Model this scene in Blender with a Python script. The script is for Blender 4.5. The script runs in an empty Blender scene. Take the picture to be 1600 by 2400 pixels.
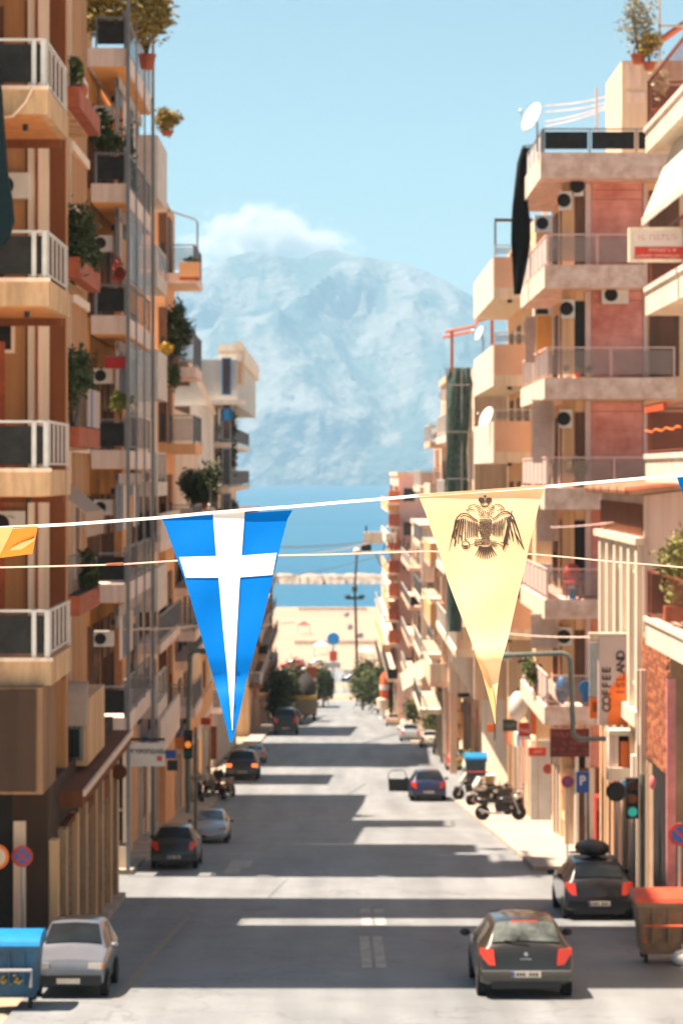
import bpy, math, random
from mathutils import Vector
R = math.radians
rnd = random.Random(7)
scene = bpy.context.scene
# ------------------------------------------------------------------ camera, world, sun, exposure
CZ = 44.0                      # camera height above the sea (m)
FPX, CX, CY = 5667.0, 787.0, 1108.0
cam_d = bpy.data.cameras.new('camera'); cam = bpy.data.objects.new('camera', cam_d)
scene.collection.objects.link(cam)
cam.location = (0, 0, CZ); cam.rotation_euler = (R(90), 0, 0)
cam_d.sensor_fit = 'VERTICAL'; cam_d.sensor_height = 36.0; cam_d.sensor_width = 24.0
cam_d.lens = FPX / 2400 * 36
cam_d.shift_x = (800 - CX) / 2400; cam_d.shift_y = -(1200 - CY) / 2400
cam_d.clip_start = 0.1; cam_d.clip_end = 60000
cam_d.dof.use_dof = True; cam_d.dof.focus_distance = 6.45; cam_d.dof.aperture_fstop = 9.0
scene.camera = cam
SUN_EL = 66.0
SUN_DIR = Vector((math.cos(R(SUN_EL)), -0.012, -math.sin(R(SUN_EL)))).normalized()   # travel direction
world = bpy.data.worlds.new('World'); scene.world = world; world.use_nodes = True
wn, wl = world.node_tree.nodes, world.node_tree.links
wn.clear()
sky = wn.new('ShaderNodeTexSky'); sky.sky_type = 'NISHITA'; sky.sun_disc = False
sky.sun_elevation = R(SUN_EL); sky.sun_rotation = R(-90)
sky.altitude = 0; sky.air_density = 1.0; sky.dust_density = 0.35; sky.ozone_density = 1.0
tint = wn.new('ShaderNodeMix'); tint.data_type = 'RGBA'; tint.blend_type = 'MULTIPLY'
tint.inputs[0].default_value = 1.0
wl.new(sky.outputs[0], tint.inputs[6]); tint.inputs[7].default_value = (0.88, 0.93, 0.80, 1)
bg = wn.new('ShaderNodeBackground'); bg.inputs[1].default_value = 0.05
wo = wn.new('ShaderNodeOutputWorld')
wl.new(tint.outputs[2], bg.inputs[0]); wl.new(bg.outputs[0], wo.inputs[0])
sun_d = bpy.data.lights.new('sun', 'SUN'); sun_d.energy = 5.0; sun_d.angle = R(0.5); sun_d.color = (1.0, 0.80, 0.635)
sun = bpy.data.objects.new('sun', sun_d); scene.collection.objects.link(sun)
sun.rotation_euler = SUN_DIR.to_track_quat('-Z', 'Y').to_euler(); sun.location = (-40, 40, 120)
vs = scene.view_settings
vs.view_transform = 'Standard'; vs.look = 'None'; vs.gamma = 1.0; vs.use_curve_mapping = False
vs.exposure = 1.75
scene.render.engine = 'CYCLES'
cy = scene.cycles
cy.use_denoising = True
try: cy.denoiser = 'OPENIMAGEDENOISE'
except Exception: pass
cy.max_bounces = 7; cy.diffuse_bounces = 4; cy.glossy_bounces = 3; cy.transmission_bounces = 4; cy.volume_bounces = 2
cy.transparent_max_bounces = 12; cy.caustics_reflective = False; cy.caustics_refractive = False
cy.sample_clamp_indirect = 6.0

# ------------------------------------------------------------------ helpers
def px(p, Y): return (p - CX) * Y / FPX                # picture measure to metres at distance Y
def pz(p, Y): return CZ + (CY - p) * Y / FPX
HP = [(-40, 4.2), (0, 6.4), (20, 7.6), (38, 8.66), (41, 8.86), (47.5, 9.35), (54.5, 9.95), (57.8, 10.12), (62, 10.33), (66, 10.68), (72, 11.25), (80, 12.0),
      (88, 12.78), (105.5, 14.4), (130, 16.1), (150, 17.5), (170, 18.9), (219, 22.6), (300, 29.2), (375, 35.2), (420, 37.0), (500, 39.0), (700, 42.0), (780, 42.6)]
def hdrop(Y):
    if Y <= HP[0][0]: return HP[0][1]
    for (a, ha), (b, hb) in zip(HP, HP[1:]):
        if Y <= b: return ha + (hb - ha) * (Y - a) / (b - a)
    return HP[-1][1]
def gz(Y): return CZ - hdrop(Y)                         # road level
def Yg(py):                                             # distance of the road point seen at a picture height
    a, b = 20.0, 780.0
    for _ in range(60):
        m = (a + b) / 2
        if CY + hdrop(m) * FPX / m > py: a = m
        else: b = m
    return (a + b) / 2
def sr(r, g, b):
    f = lambda c: ((c / 255 + .055) / 1.055) ** 2.4 if c > 10 else c / 255 / 12.92
    return (f(r), f(g), f(b))

MATS = {}
def mat(name, col, rough=0.7, metal=0.0, var=0.12, scale=3.0, bump=0.0, spec=0.4, emit=0, alpha=1, trans=0, streak=0.0, coat=0, col2=None, hi=18.0):
    if name in MATS: return MATS[name]
    m = bpy.data.materials.new(name); m.use_nodes = True
    n, l = m.node_tree.nodes, m.node_tree.links
    b = n['Principled BSDF']
    b.inputs['Roughness'].default_value = rough; b.inputs['Metallic'].default_value = metal
    b.inputs['Specular IOR Level'].default_value = spec
    if coat: b.inputs['Coat Weight'].default_value = coat; b.inputs['Coat Roughness'].default_value = 0.06
    tc = n.new('ShaderNodeTexCoord'); mp = n.new('ShaderNodeMapping')
    l.new(tc.outputs['Object'], mp.inputs[0])
    mp.inputs['Scale'].default_value = (1, 1, 0.25 if streak else 1)
    t = n.new('ShaderNodeTexNoise'); t.inputs['Scale'].default_value = scale; t.inputs['Detail'].default_value = 6; t.inputs['Roughness'].default_value = .65
    l.new(mp.outputs[0], t.inputs['Vector'])
    r = n.new('ShaderNodeValToRGB')
    c2 = col2 or tuple(c * (1 - var * 2.2) for c in col); c1 = tuple(min(1, c * (1 + var * .8)) for c in col)
    r.color_ramp.elements[0].position = 0.30; r.color_ramp.elements[0].color = (*c2, 1)
    r.color_ramp.elements[1].position = 0.68; r.color_ramp.elements[1].color = (*c1, 1)
    l.new(t.outputs['Fac'], r.inputs[0]); l.new(r.outputs[0], b.inputs['Base Color'])
    if streak:   # rain streaks and grime patches of their own shape
        mp2 = n.new('ShaderNodeMapping'); mp2.inputs['Scale'].default_value = (5.0, 5.0, .22); l.new(tc.outputs['Object'], mp2.inputs[0])
        t3 = n.new('ShaderNodeTexNoise'); t3.inputs['Scale'].default_value = 1.0; t3.inputs['Detail'].default_value = 5; l.new(mp2.outputs[0], t3.inputs['Vector'])
        mr3 = n.new('ShaderNodeMapRange'); mr3.inputs[1].default_value = .44; mr3.inputs[2].default_value = .70; mr3.inputs[3].default_value = 0; mr3.inputs[4].default_value = .42
        l.new(t3.outputs['Fac'], mr3.inputs[0])
        mx3 = n.new('ShaderNodeMix'); mx3.data_type = 'RGBA'; mx3.inputs[7].default_value = (col[0] * .42, col[1] * .36, col[2] * .32, 1)
        l.new(mr3.outputs[0], mx3.inputs[0]); l.new(r.outputs[0], mx3.inputs[6]); l.new(mx3.outputs[2], b.inputs['Base Color'])
    if bump:
        t2 = n.new('ShaderNodeTexNoise'); t2.inputs['Scale'].default_value = hi; t2.inputs['Detail'].default_value = 4
        l.new(tc.outputs['Object'], t2.inputs['Vector'])
        bp = n.new('ShaderNodeBump'); bp.inputs['Strength'].default_value = bump; bp.inputs['Distance'].default_value = .02
        l.new(t2.outputs['Fac'], bp.inputs['Height']); l.new(bp.outputs[0], b.inputs['Normal'])
    if trans: b.inputs['Transmission Weight'].default_value = trans
    if alpha < 1: b.inputs['Alpha'].default_value = alpha
    if emit:
        b.inputs['Emission Color'].default_value = (*col, 1); b.inputs['Emission Strength'].default_value = emit
    MATS[name] = m; return m
def cloth(name, col, trans=0.45, rough=.7, var=.05, scale=6):
    """thin fabric: diffuse plus light coming through"""
    if name in MATS: return MATS[name]
    m = mat(name, col, rough, var=var, scale=scale)
    n, l = m.node_tree.nodes, m.node_tree.links
    b = n['Principled BSDF']; out = n['Material Output']
    tr = n.new('ShaderNodeBsdfTranslucent'); mx = n.new('ShaderNodeMixShader'); mx.inputs[0].default_value = trans
    b.inputs['Specular IOR Level'].default_value = .08
    ramp = [k for k in n if k.type == 'VALTORGB'][0]
    l.new(ramp.outputs[0], tr.inputs[0]); l.new(b.outputs[0], mx.inputs[1]); l.new(tr.outputs[0], mx.inputs[2]); l.new(mx.outputs[0], out.inputs[0])
    return m

ORG = {}
class MB:
    def __init__(s): s.v = []; s.f = []
    def add(s, vs_, fs): 
        o = len(s.v); s.v += [tuple(p) for p in vs_]; s.f += [tuple(i + o for i in f) for f in fs]; return s
    def box(s, x0, x1, y0, y1, z0, z1):
        x0, x1 = min(x0, x1), max(x0, x1); y0, y1 = min(y0, y1), max(y0, y1); z0, z1 = min(z0, z1), max(z0, z1)
        return s.add([(x0, y0, z0), (x1, y0, z0), (x1, y1, z0), (x0, y1, z0), (x0, y0, z1), (x1, y0, z1), (x1, y1, z1), (x0, y1, z1)],
                     [(0, 3, 2, 1), (4, 5, 6, 7), (0, 1, 5, 4), (1, 2, 6, 5), (2, 3, 7, 6), (3, 0, 4, 7)])
    def hexa(s, p): # 4 bottom, 4 top corners
        return s.add(p, [(0, 3, 2, 1), (4, 5, 6, 7), (0, 1, 5, 4), (1, 2, 6, 5), (2, 3, 7, 6), (3, 0, 4, 7)])
    def prism_y(s, pts, y0, y1):   # polygon in x,z extruded along y
        n = len(pts)
        return s.add([(x, y0, z) for x, z in pts] + [(x, y1, z) for x, z in pts],
                     [tuple(range(n)), tuple(range(2 * n - 1, n - 1, -1))] + [(i, i + n, (i + 1) % n + n, (i + 1) % n) for i in range(n)])
    def prism_x(s, pts, x0, x1):   # polygon in y,z extruded along x
        n = len(pts)
        return s.add([(x0, y, z) for y, z in pts] + [(x1, y, z) for y, z in pts],
                     [tuple(range(n)), tuple(range(2 * n - 1, n - 1, -1))] + [(i, i + n, (i + 1) % n + n, (i + 1) % n) for i in range(n)])
    def tube(s, pts, r, n=6, cap=True, r1=None):
        pts = [Vector(p) for p in pts]; rings = []
        k = len(pts)
        for i, p in enumerate(pts):
            d = (pts[min(i + 1, k - 1)] - pts[max(i - 1, 0)]).normalized()
            a = Vector((0, 0, 1)) if abs(d.z) < .9 else Vector((1, 0, 0))
            u = d.cross(a).normalized(); w = d.cross(u)
            rr = r if r1 is None else r + (r1 - r) * i / (k - 1)
            rings.append([p + u * rr * math.cos(2 * math.pi * j / n) + w * rr * math.sin(2 * math.pi * j / n) for j in range(n)])
        vs_ = [q for ring in rings for q in ring]; fs = []
        for i in range(k - 1):
            for j in range(n): fs.append((i * n + j, i * n + (j + 1) % n, (i + 1) * n + (j + 1) % n, (i + 1) * n + j))
        if cap: fs += [tuple(range(n - 1, -1, -1)), tuple(range((k - 1) * n, k * n))]
        return s.add(vs_, fs)
    def lathe(s, prof, c, axis='z', n=14, cap=True):   # prof = [(r, h)]
        vs_ = []; fs = []
        for r_, h in prof:
            for j in range(n):
                a = 2 * math.pi * j / n; u, w = r_ * math.cos(a), r_ * math.sin(a)
                p = {'z': (u, w, h), 'x': (h, u, w), 'y': (u, h, w)}[axis]
                vs_.append((c[0] + p[0], c[1] + p[1], c[2] + p[2]))
        for i in range(len(prof) - 1):
            for j in range(n): fs.append((i * n + j, i * n + (j + 1) % n, (i + 1) * n + (j + 1) % n, (i + 1) * n + j))
        if cap: fs += [tuple(range(n - 1, -1, -1)), tuple(range((len(prof) - 1) * n, len(prof) * n))]
        return s.add(vs_, fs)
    def ball(s, c, rx, ry, rz, n=10, m=6, rough=0, rg=None):
        vs_ = []; fs = []
        for i in range(m + 1):
            th = math.pi * i / m
            for j in range(n):
                a = 2 * math.pi * j / n; k = 1 + (rg.uniform(-rough, rough) if rg else 0)
                vs_.append((c[0] + rx * k * math.sin(th) * math.cos(a), c[1] + ry * k * math.sin(th) * math.sin(a), c[2] + rz * k * math.cos(th)))
        for i in range(m):
            for j in range(n): fs.append((i * n + j, (i + 1) * n + j, (i + 1) * n + (j + 1) % n, i * n + (j + 1) % n))
        return s.add(vs_, fs)
    def build(s, name, m, parent=None, smooth=False, auto=None):
        me = bpy.data.meshes.new(name)
        if parent is not None:
            o0 = ORG[parent.name]; me.from_pydata([(x - o0[0], y - o0[1], z - o0[2]) for x, y, z in s.v], [], s.f)
        else: me.from_pydata(s.v, [], s.f)
        me.materials.append(m)
        ob = bpy.data.objects.new(name, me); scene.collection.objects.link(ob)
        if parent is not None: ob.parent = parent; ORG[ob.name] = ORG[parent.name]
        else: ORG[ob.name] = (0, 0, 0)
        if smooth or auto:
            for p in me.polygons: p.use_smooth = True
            if auto: me.set_sharp_from_angle(angle=R(auto))
        return ob
def tag(o, label=None, cat=None, group=None, kind=None):
    if label: o['label'] = label
    if cat: o['category'] = cat
    if group: o['group'] = group
    if kind: o['kind'] = kind
    return o
def thing(name, label, cat, loc, group=None):
    o = bpy.data.objects.new(name, None); scene.collection.objects.link(o)
    o.location = loc; o.empty_display_size = .3; ORG[o.name] = tuple(loc)
    return tag(o, label, cat, group)
def box(name, parent, m, x0, x1, y0, y1, z0, z1): return MB().box(x0, x1, y0, y1, z0, z1).build(name, m, parent)
def fb(name, parent, m, a, b, c, d, Y, depth): # box measured on its camera-facing side: picture x a..c, y b..d at distance Y
    return box(name, parent, m, px(a, Y), px(c, Y), Y, Y + depth, pz(d, Y), pz(b, Y))
def copy_tree(o, parent=None):
    c = o.copy(); scene.collection.objects.link(c)
    if parent is not None: c.parent = parent
    ORG[c.name] = ORG.get(o.name, (0, 0, 0))
    for ch in list(o.children): copy_tree(ch, c)
    return c
def text(name, body, m, parent, loc, rot, size, align='CENTER', extrude=.002):
    cu = bpy.data.curves.new(name, 'FONT'); cu.body = body; cu.size = size; cu.align_x = align; cu.align_y = 'CENTER'; cu.extrude = extrude; cu.offset = size * .028
    co = bpy.data.objects.new('tmp', cu); scene.collection.objects.link(co); bpy.context.view_layer.update()
    me = bpy.data.meshes.new_from_object(co.evaluated_get(bpy.context.evaluated_depsgraph_get())); me.name = name
    bpy.data.objects.remove(co); me.materials.clear(); me.materials.append(m); o = bpy.data.objects.new(name, me); scene.collection.objects.link(o)
    if parent is not None:
        o.parent = parent; q = ORG[parent.name]; loc = (loc[0] - q[0], loc[1] - q[1], loc[2] - q[2])
    o.location = loc; o.rotation_euler = rot; return o

# ------------------------------------------------------------------ materials
def asphalt():
    m = mat('asphalt', (.205, .228, .243), .6, var=.08, scale=.55, bump=.22, spec=.5)
    n, l = m.node_tree.nodes, m.node_tree.links
    b = n['Principled BSDF']; ramp = [k for k in n if k.type == 'VALTORGB'][0]
    tc = [k for k in n if k.type == 'TEX_COORD'][0]
    # wheel-track wear running along the street and grain
    mp = n.new('ShaderNodeMapping'); mp.inputs['Scale'].default_value = (1.1, .035, 1)
    l.new(tc.outputs['Object'], mp.inputs[0])
    t = n.new('ShaderNodeTexNoise'); t.inputs['Scale'].default_value = 1.0; t.inputs['Detail'].default_value = 5
    l.new(mp.outputs[0], t.inputs['Vector'])
    g = n.new('ShaderNodeTexNoise'); g.inputs['Scale'].default_value = 38; g.inputs['Detail'].default_value = 3
    l.new(tc.outputs['Object'], g.inputs['Vector'])
    m1 = n.new('ShaderNodeMapRange'); m1.inputs[1].default_value = .3; m1.inputs[2].default_value = .7; m1.inputs[3].default_value = .74; m1.inputs[4].default_value = 1.14
    l.new(t.outputs['Fac'], m1.inputs[0])
    m2 = n.new('ShaderNodeMapRange'); m2.inputs[1].default_value = .3; m2.inputs[2].default_value = .7; m2.inputs[3].default_value = .92; m2.inputs[4].default_value = 1.08
    l.new(g.outputs['Fac'], m2.inputs[0])
    # cracks
    vo = n.new('ShaderNodeTexVoronoi'); vo.feature = 'DISTANCE_TO_EDGE'; vo.inputs['Scale'].default_value = .16
    wz = n.new('ShaderNodeTexNoise'); wz.inputs['Scale'].default_value = .8; wz.inputs['Detail'].default_value = 6
    mixv = n.new('ShaderNodeMix'); mixv.data_type = 'VECTOR'; mixv.inputs[0].default_value = .5
    l.new(tc.outputs['Object'], wz.inputs['Vector']); l.new(tc.outputs['Object'], mixv.inputs[4]); 
    sc_ = n.new('ShaderNodeVectorMath'); sc_.operation = 'SCALE'; sc_.inputs['Scale'].default_value = 4.0
    l.new(wz.outputs['Color'], sc_.inputs[0])
    ad = n.new('ShaderNodeVectorMath'); ad.operation = 'ADD'; l.new(tc.outputs['Object'], ad.inputs[0]); l.new(sc_.outputs[0], ad.inputs[1])
    l.new(ad.outputs[0], vo.inputs['Vector'])
    m3 = n.new('ShaderNodeMapRange'); m3.inputs[1].default_value = .0; m3.inputs[2].default_value = .012; m3.inputs[3].default_value = .72; m3.inputs[4].default_value = 1.0
    l.new(vo.outputs['Distance'], m3.inputs[0])
    a = n.new('ShaderNodeMath'); a.operation = 'MULTIPLY'; l.new(m1.outputs[0], a.inputs[0]); l.new(m2.outputs[0], a.inputs[1])
    a2 = n.new('ShaderNodeMath'); a2.operation = 'MULTIPLY'; l.new(a.outputs[0], a2.inputs[0]); l.new(m3.outputs[0], a2.inputs[1])
    mx = n.new('ShaderNodeVectorMath'); mx.operation = 'SCALE'
    l.new(ramp.outputs[0], mx.inputs[0]); l.new(a2.outputs[0], mx.inputs['Scale'])
    l.new(mx.outputs[0], b.inputs['Base Color'])
    return m
M_ASPH = asphalt()
M_PAVE = mat('pavement_concrete', (.42, .37, .31), .85, var=.15, scale=1.2, bump=.2)
M_QUAY = mat('quay_concrete', (.38, .265, .19), .9, var=.1, scale=.02)
M_SQUARE = mat('marble_bounce_paving', (.66, .60, .52), .7, var=.08, scale=.4)
M_EARTH = mat('bare_earth', (.36, .29, .21), .95, var=.2, scale=.1)
M_DARK = mat('dark_interior', (.018, .016, .015), .8, var=.2)
M_GLASS = mat('window_glass', (.03, .04, .05), .08, spec=.6, var=.3, scale=.8)
M_RAILW = mat('white_rail_metal', (.62, .62, .60), .45, var=.08, metal=.0)
M_RAILG = mat('grey_rail_metal', (.22, .24, .26), .45, var=.1, metal=.3)
M_TARP = mat('dark_balcony_tarp', (.022, .022, .022), .85, var=.25, scale=4)
M_TYRE = mat('tyre_rubber', (.018, .018, .018), .85)
M_RIM = mat('wheel_alloy', (.38, .38, .38), .35, metal=.8)
M_WHITE = mat('white_paint', (.74, .72, .68), .55, var=.06)
M_CREAM = mat('cream_paint', (.80, .69, .54), .7, var=.08, streak=1, scale=1.5)
M_BLACK = mat('black_plastic', (.015, .015, .016), .5)
M_WOOD = mat('brown_shutter', (.16, .07, .035), .6, var=.2, scale=5, streak=1)
M_GREENPIPE = mat('green_grey_pipe', (.17, .21, .19), .45, var=.15, metal=.2)
M_RED = mat('red_paint', (.52, .045, .025), .5, var=.1)
M_ORANGE = mat('orange_paint', (.85, .19, .025), .5, var=.06)
M_PIER = mat('dark_tan_render', (.27, .155, .085), .9, var=.15, scale=1.5, bump=.2, streak=1)
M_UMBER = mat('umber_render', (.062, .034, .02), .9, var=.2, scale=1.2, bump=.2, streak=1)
M_BLUE = mat('blue_plastic', (.012, .19, .48), .45, var=.12)
M_TERRA = mat('terracotta', (.40, .10, .045), .75, var=.18)
M_STEEL = mat('galvanised_steel', (.42, .43, .44), .4, metal=.6, var=.1)
# ------------------------------------------------------------------ ground, road, sea, mountain, haze
def strip(name, x0, x1, ya, yb, dz, m, step=4.0, skirt=0, nx=1):
    mb = MB(); ys = []
    y = ya
    while y < yb - 1e-6: ys.append(y); y += step if y < 250 else step * 6
    ys.append(yb)
    fx0 = x0 if callable(x0) else (lambda _y: x0); fx1 = x1 if callable(x1) else (lambda _y: x1)
    V = []
    for y in ys:
        for k in range(nx + 1): V.append((fx0(y) + (fx1(y) - fx0(y)) * k / nx, y, gz(y) + dz))
    F = []
    for i in range(len(ys) - 1):
        for k in range(nx):
            a = i * (nx + 1) + k; F.append((a, a + 1, a + nx + 2, a + nx + 1))
    mb.add(V, F)
    if skirt:
        for fx, s in ((fx0, 1), (fx1, -1)):
            V2 = []
            for y in ys: V2 += [(fx(y), y, gz(y) + dz), (fx(y), y, gz(y) + dz - skirt)]
            mb.add(V2, [(2 * i, 2 * i + 1, 2 * i + 3, 2 * i + 2)[::s] for i in range(len(ys) - 1)])
        for y in (ya, yb): mb.add([(fx0(y), y, gz(y) + dz), (fx1(y), y, gz(y) + dz), (fx1(y), y, gz(y) + dz - skirt), (fx0(y), y, gz(y) + dz - skirt)], [(0, 1, 2, 3)])
    return mb.build(name, m)
tag(strip('ground', -400, 400, -40, 620, -.06, M_EARTH, 6), kind='structure')
tag(strip('square', -60, 60, -40, 37.2, .01, M_SQUARE, 4), kind='structure')  # unseen paving near the camera, added to bounce sun onto the shaded facades
RX = lambda y: 6.9 if y < 63.4 else 5.2 if y < 108 else 7.5 if y < 166 else 5.2
tag(strip('road', -5.25, RX, 37.2, 470, 0, M_ASPH, 1.5, nx=6), kind='structure')
tag(strip('side_street', -60, -5.25, 57.8, 62.3, 0, M_ASPH, 1.5, nx=8), kind='structure')
tag(strip('side_street', 6.9, 60, 57.9, 62.2, 0, M_ASPH, 1.5, nx=8), kind='structure')
YX = [(Yg(1863), Yg(1843)), (Yg(1727), Yg(1739))]
tag(strip('pavement', -6.4, -5.25, 62.4, 360, .12, M_PAVE, 3, .14), kind='structure')
tag(strip('pavement', -6.2, -5.0, 47.6, 57.6, .12, M_PAVE, 3, .14), kind='structure')
tag(strip('pavement', lambda y: RX(y) if y > 63.7 else 5.2, 8.4, 63.6, 360, .12, M_PAVE, 3, .14), kind='structure')
tag(strip('pavement', 6.9, 9.5, 37.3, 57.6, .12, M_PAVE, 3, .14), kind='structure')
tag(strip('quay', -300, 300, 471, 765, .02, M_QUAY, 20, 6), kind='structure')
# faded road paint: double centre dashes and a yellow edge line
M_PAINT = mat('worn_road_paint', (.42, .42, .40), .7, var=.2, scale=4, col2=(.235, .24, .24))
M_PAINTY = mat('worn_yellow_paint', (.27, .22, .15), .7, var=.2, scale=3, col2=(.215, .215, .205))
def paint(x0, x1, ya, yb, m, skew=0.0):
    return tag(strip('road_marking', lambda y: x0 + skew * (y - ya), lambda y: x1 + skew * (y - ya), ya, yb, .004, m, 1.0), kind='structure')
for xa in (860, 893):
    for ya, yb in ((2268, 2195), (2168, 2130)):
        Y0, Y1 = Yg(ya), Yg(yb)
        paint(px(xa - 12, Y0), px(xa + 12, Y0), Y0, Y1, M_PAINT, (px(xa - 6, Y1) - px(xa, Y0)) / (Y1 - Y0) * .3)
Y0, Y1 = Yg(2345), Yg(2130)
paint(px(270, Y0) - .06, px(270, Y0) + .07, Y0, Y1, M_PAINTY, (px(455, Y1) - px(270, Y0)) / (Y1 - Y0))
for (xc, yc, w) in ((560, 2025, 26), (540, 2042, 18)):
    Y0, Y1 = Yg(yc + 8), Yg(yc - 8); paint(px(xc - w, Y0), px(xc + w, Y0), Y0, Y1, M_PAINT)

# sea
def sea_mat():
    m = mat('sea_water', (.008, .105, .20), .35, var=.12, scale=.002, spec=.3)
    n, l = m.node_tree.nodes, m.node_tree.links; b = n['Principled BSDF']
    tc = [k for k in n if k.type == 'TEX_COORD'][0]
    t = n.new('ShaderNodeTexNoise'); t.inputs['Scale'].default_value = .12; t.inputs['Detail'].default_value = 8
    l.new(tc.outputs['Object'], t.inputs['Vector'])
    bp = n.new('ShaderNodeBump'); bp.inputs['Strength'].default_value = .9; bp.inputs['Distance'].default_value = 1.2
    l.new(t.outputs['Fac'], bp.inputs['Height']); l.new(bp.outputs[0], b.inputs['Normal'])
    return m
tag(MB().add([(-4200, 760, 0), (4200, 760, 0), (4200, 14000, 0), (-4200, 14000, 0)], [(0, 1, 2, 3)]).build('sea', sea_mat()), kind='structure')
# breakwater
bw = MB(); rr = random.Random(3)
for i in range(48):
    x = -70 + i * 3.0; Yb = 965 + rr.uniform(-3, 3)
    bw.hexa([(x - 1.9, Yb - 9, -2), (x + 1.9, Yb - 9, -2), (x + 1.9, Yb + 9, -2), (x - 1.9, Yb + 9, -2),
             (x - 1.7, Yb - 4 + rr.uniform(-1, 1), 2.2 + rr.uniform(0, 1.2)), (x + 1.5, Yb - 4, 2.2 + rr.uniform(0, 1.2)), (x + 1.6, Yb + 5, 3 + rr.uniform(0, 1)), (x - 1.5, Yb + 5, 3 + rr.uniform(0, 1))])
tag(bw.build('breakwater', mat('breakwater_rock', (.36, .30, .24), .9, var=.25, scale=.3)), kind='structure')

# mountain across the gulf
MTN = [(-1200, 760), (-600, 720), (-200, 690), (200, 690), (330, 700), (400, 690), (450, 655), (500, 628), (545, 612), (590, 598), (625, 602), (670, 612), (705, 618), (735, 600), (775, 594), (815, 604),
       (860, 613), (905, 621), (950, 630), (990, 643), (1040, 668), (1090, 695), (1150, 735), (1250, 790), (1400, 850), (1600, 900), (2200, 1000), (2800, 1080)]
YM = 10500.0
def mtop(X_):
    p = CX + X_ * FPX / YM
    if p <= MTN[0][0]: return MTN[0][1]
    for (a, ya), (b, yb) in zip(MTN, MTN[1:]):
        if p <= b: return ya + (yb - ya) * (p - a) / (b - a)
    return MTN[-1][1]
from mathutils import noise as mn
def fbm(x, y, z, o=5): return mn.fractal(Vector((x, y, z)), 1.0, 2.0, o)
mm = MB(); NX, NY = 330, 96; V = []; F = []
def ridged(x, y, z): return mn.ridged_multi_fractal(Vector((x, y, z)), 1.0, 2.1, 6, 1.0, 2.0)
for j in range(NY + 1):
    t = j / NY
    for i in range(NX + 1):
        Xw = -3600 + 7400 * i / NX
        Yw = 8250 + (YM - 8250) * t + (1500 * max(0, t - .9))
        H = pz(mtop(Xw) + 3.5 * mn.noise(Vector((Xw / 120, 0, 5))) + 2 * mn.noise(Vector((Xw / 45, 0, 9))), YM)
        prof = (t / .9) ** .78 if t < .9 else 1.0 - 1.6 * (t - .9)
        w_ = min(1, t / .10) * max(0.0, min(1.0, (.9 - t) / .25))
        rg_ = ridged(Xw / 620 + .25 * mn.noise(Vector((Xw / 900, t * 3, 2))), t * 1.15, 3.3)       # spurs and gullies running down to the shore
        fine = ridged(Xw / 210, t * 4.2, 7.7)
        z = H * prof + w_ * (120 * (rg_ - 1.0) + 34 * (fine - 1.0))
        if t < .22: z = max(z, (H * prof) * .35 + 110 * max(0, ridged(Xw / 380, t * 2, 1.1) - 1.05) * min(1, t / .1))
        V.append((Xw, Yw - w_ * 230 * (rg_ - 1.0), max(z, -5) if j else -20))
for j in range(NY):
    for i in range(NX):
        a = j * (NX + 1) + i; F.append((a, a + 1, a + NX + 2, a + NX + 1))
mm.add(V, F)
def mtn_mat():
    m = mat('mountain_rock', (.17, .17, .15), .95, var=.2, scale=.011, col2=(.05, .085, .075))
    n, l = m.node_tree.nodes, m.node_tree.links; b = n['Principled BSDF']
    tc = [k for k in n if k.type == 'TEX_COORD'][0]; ramp = [k for k in n if k.type == 'VALTORGB'][0]
    mp = [k for k in n if k.type == 'MAPPING'][0]; mp.inputs['Scale'].default_value = (1, .35, .45)
    no = [k for k in n if k.type == 'TEX_NOISE'][0]; no.inputs['Scale'].default_value = .0042; no.inputs['Detail'].default_value = 10; no.inputs['Roughness'].default_value = .72
    ramp.color_ramp.elements[0].position = .44; ramp.color_ramp.elements[1].position = .53
    e = ramp.color_ramp.elements.new(.62); e.color = (.215, .22, .215, 1)
    t2 = n.new('ShaderNodeTexNoise'); t2.inputs['Scale'].default_value = .02; t2.inputs['Detail'].default_value = 8
    l.new(tc.outputs['Object'], t2.inputs['Vector'])
    bp = n.new('ShaderNodeBump'); bp.inputs['Strength'].default_value = 1; bp.inputs['Distance'].default_value = 40
    l.new(t2.outputs['Fac'], bp.inputs['Height']); l.new(bp.outputs[0], b.inputs['Normal'])
    return m
tag(mm.build('mountain', mtn_mat(), auto=50), kind='structure')

# haze: one closed box of even pale air round everything but sky and cloud
hz = bpy.data.materials.new('haze_air'); hz.use_nodes = True
hn, hl = hz.node_tree.nodes, hz.node_tree.links; hn.clear()
ho = hn.new('ShaderNodeOutputMaterial'); hv = hn.new('ShaderNodeVolumePrincipled')
hv.inputs['Color'].default_value = (.34, .56, .72, 1); hv.inputs['Density'].default_value = 1.2e-4; hv.inputs['Anisotropy'].default_value = 0.0
hl.new(hv.outputs[0], ho.inputs['Volume'])
tag(MB().box(-4300, 4300, -300, 14200, -31, 1080).build('haze', hz), kind='stuff')
# cloud resting on the summit, beyond the haze box
YC = 15800.0
cmat = bpy.data.materials.new('cloud_vapour'); cmat.use_nodes = True
cn, cl_ = cmat.node_tree.nodes, cmat.node_tree.links; cn.clear()
co_ = cn.new('ShaderNodeOutputMaterial'); cv = cn.new('ShaderNodeVolumePrincipled'); ctc = cn.new('ShaderNodeTexCoord')
cno = cn.new('ShaderNodeTexNoise'); cno.inputs['Scale'].default_value = 3.1; cno.inputs['Detail'].default_value = 7; cno.inputs['Roughness'].default_value = .62; cno.inputs['Distortion'].default_value = .35
cl_.new(ctc.outputs['Object'], cno.inputs['Vector'])
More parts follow.
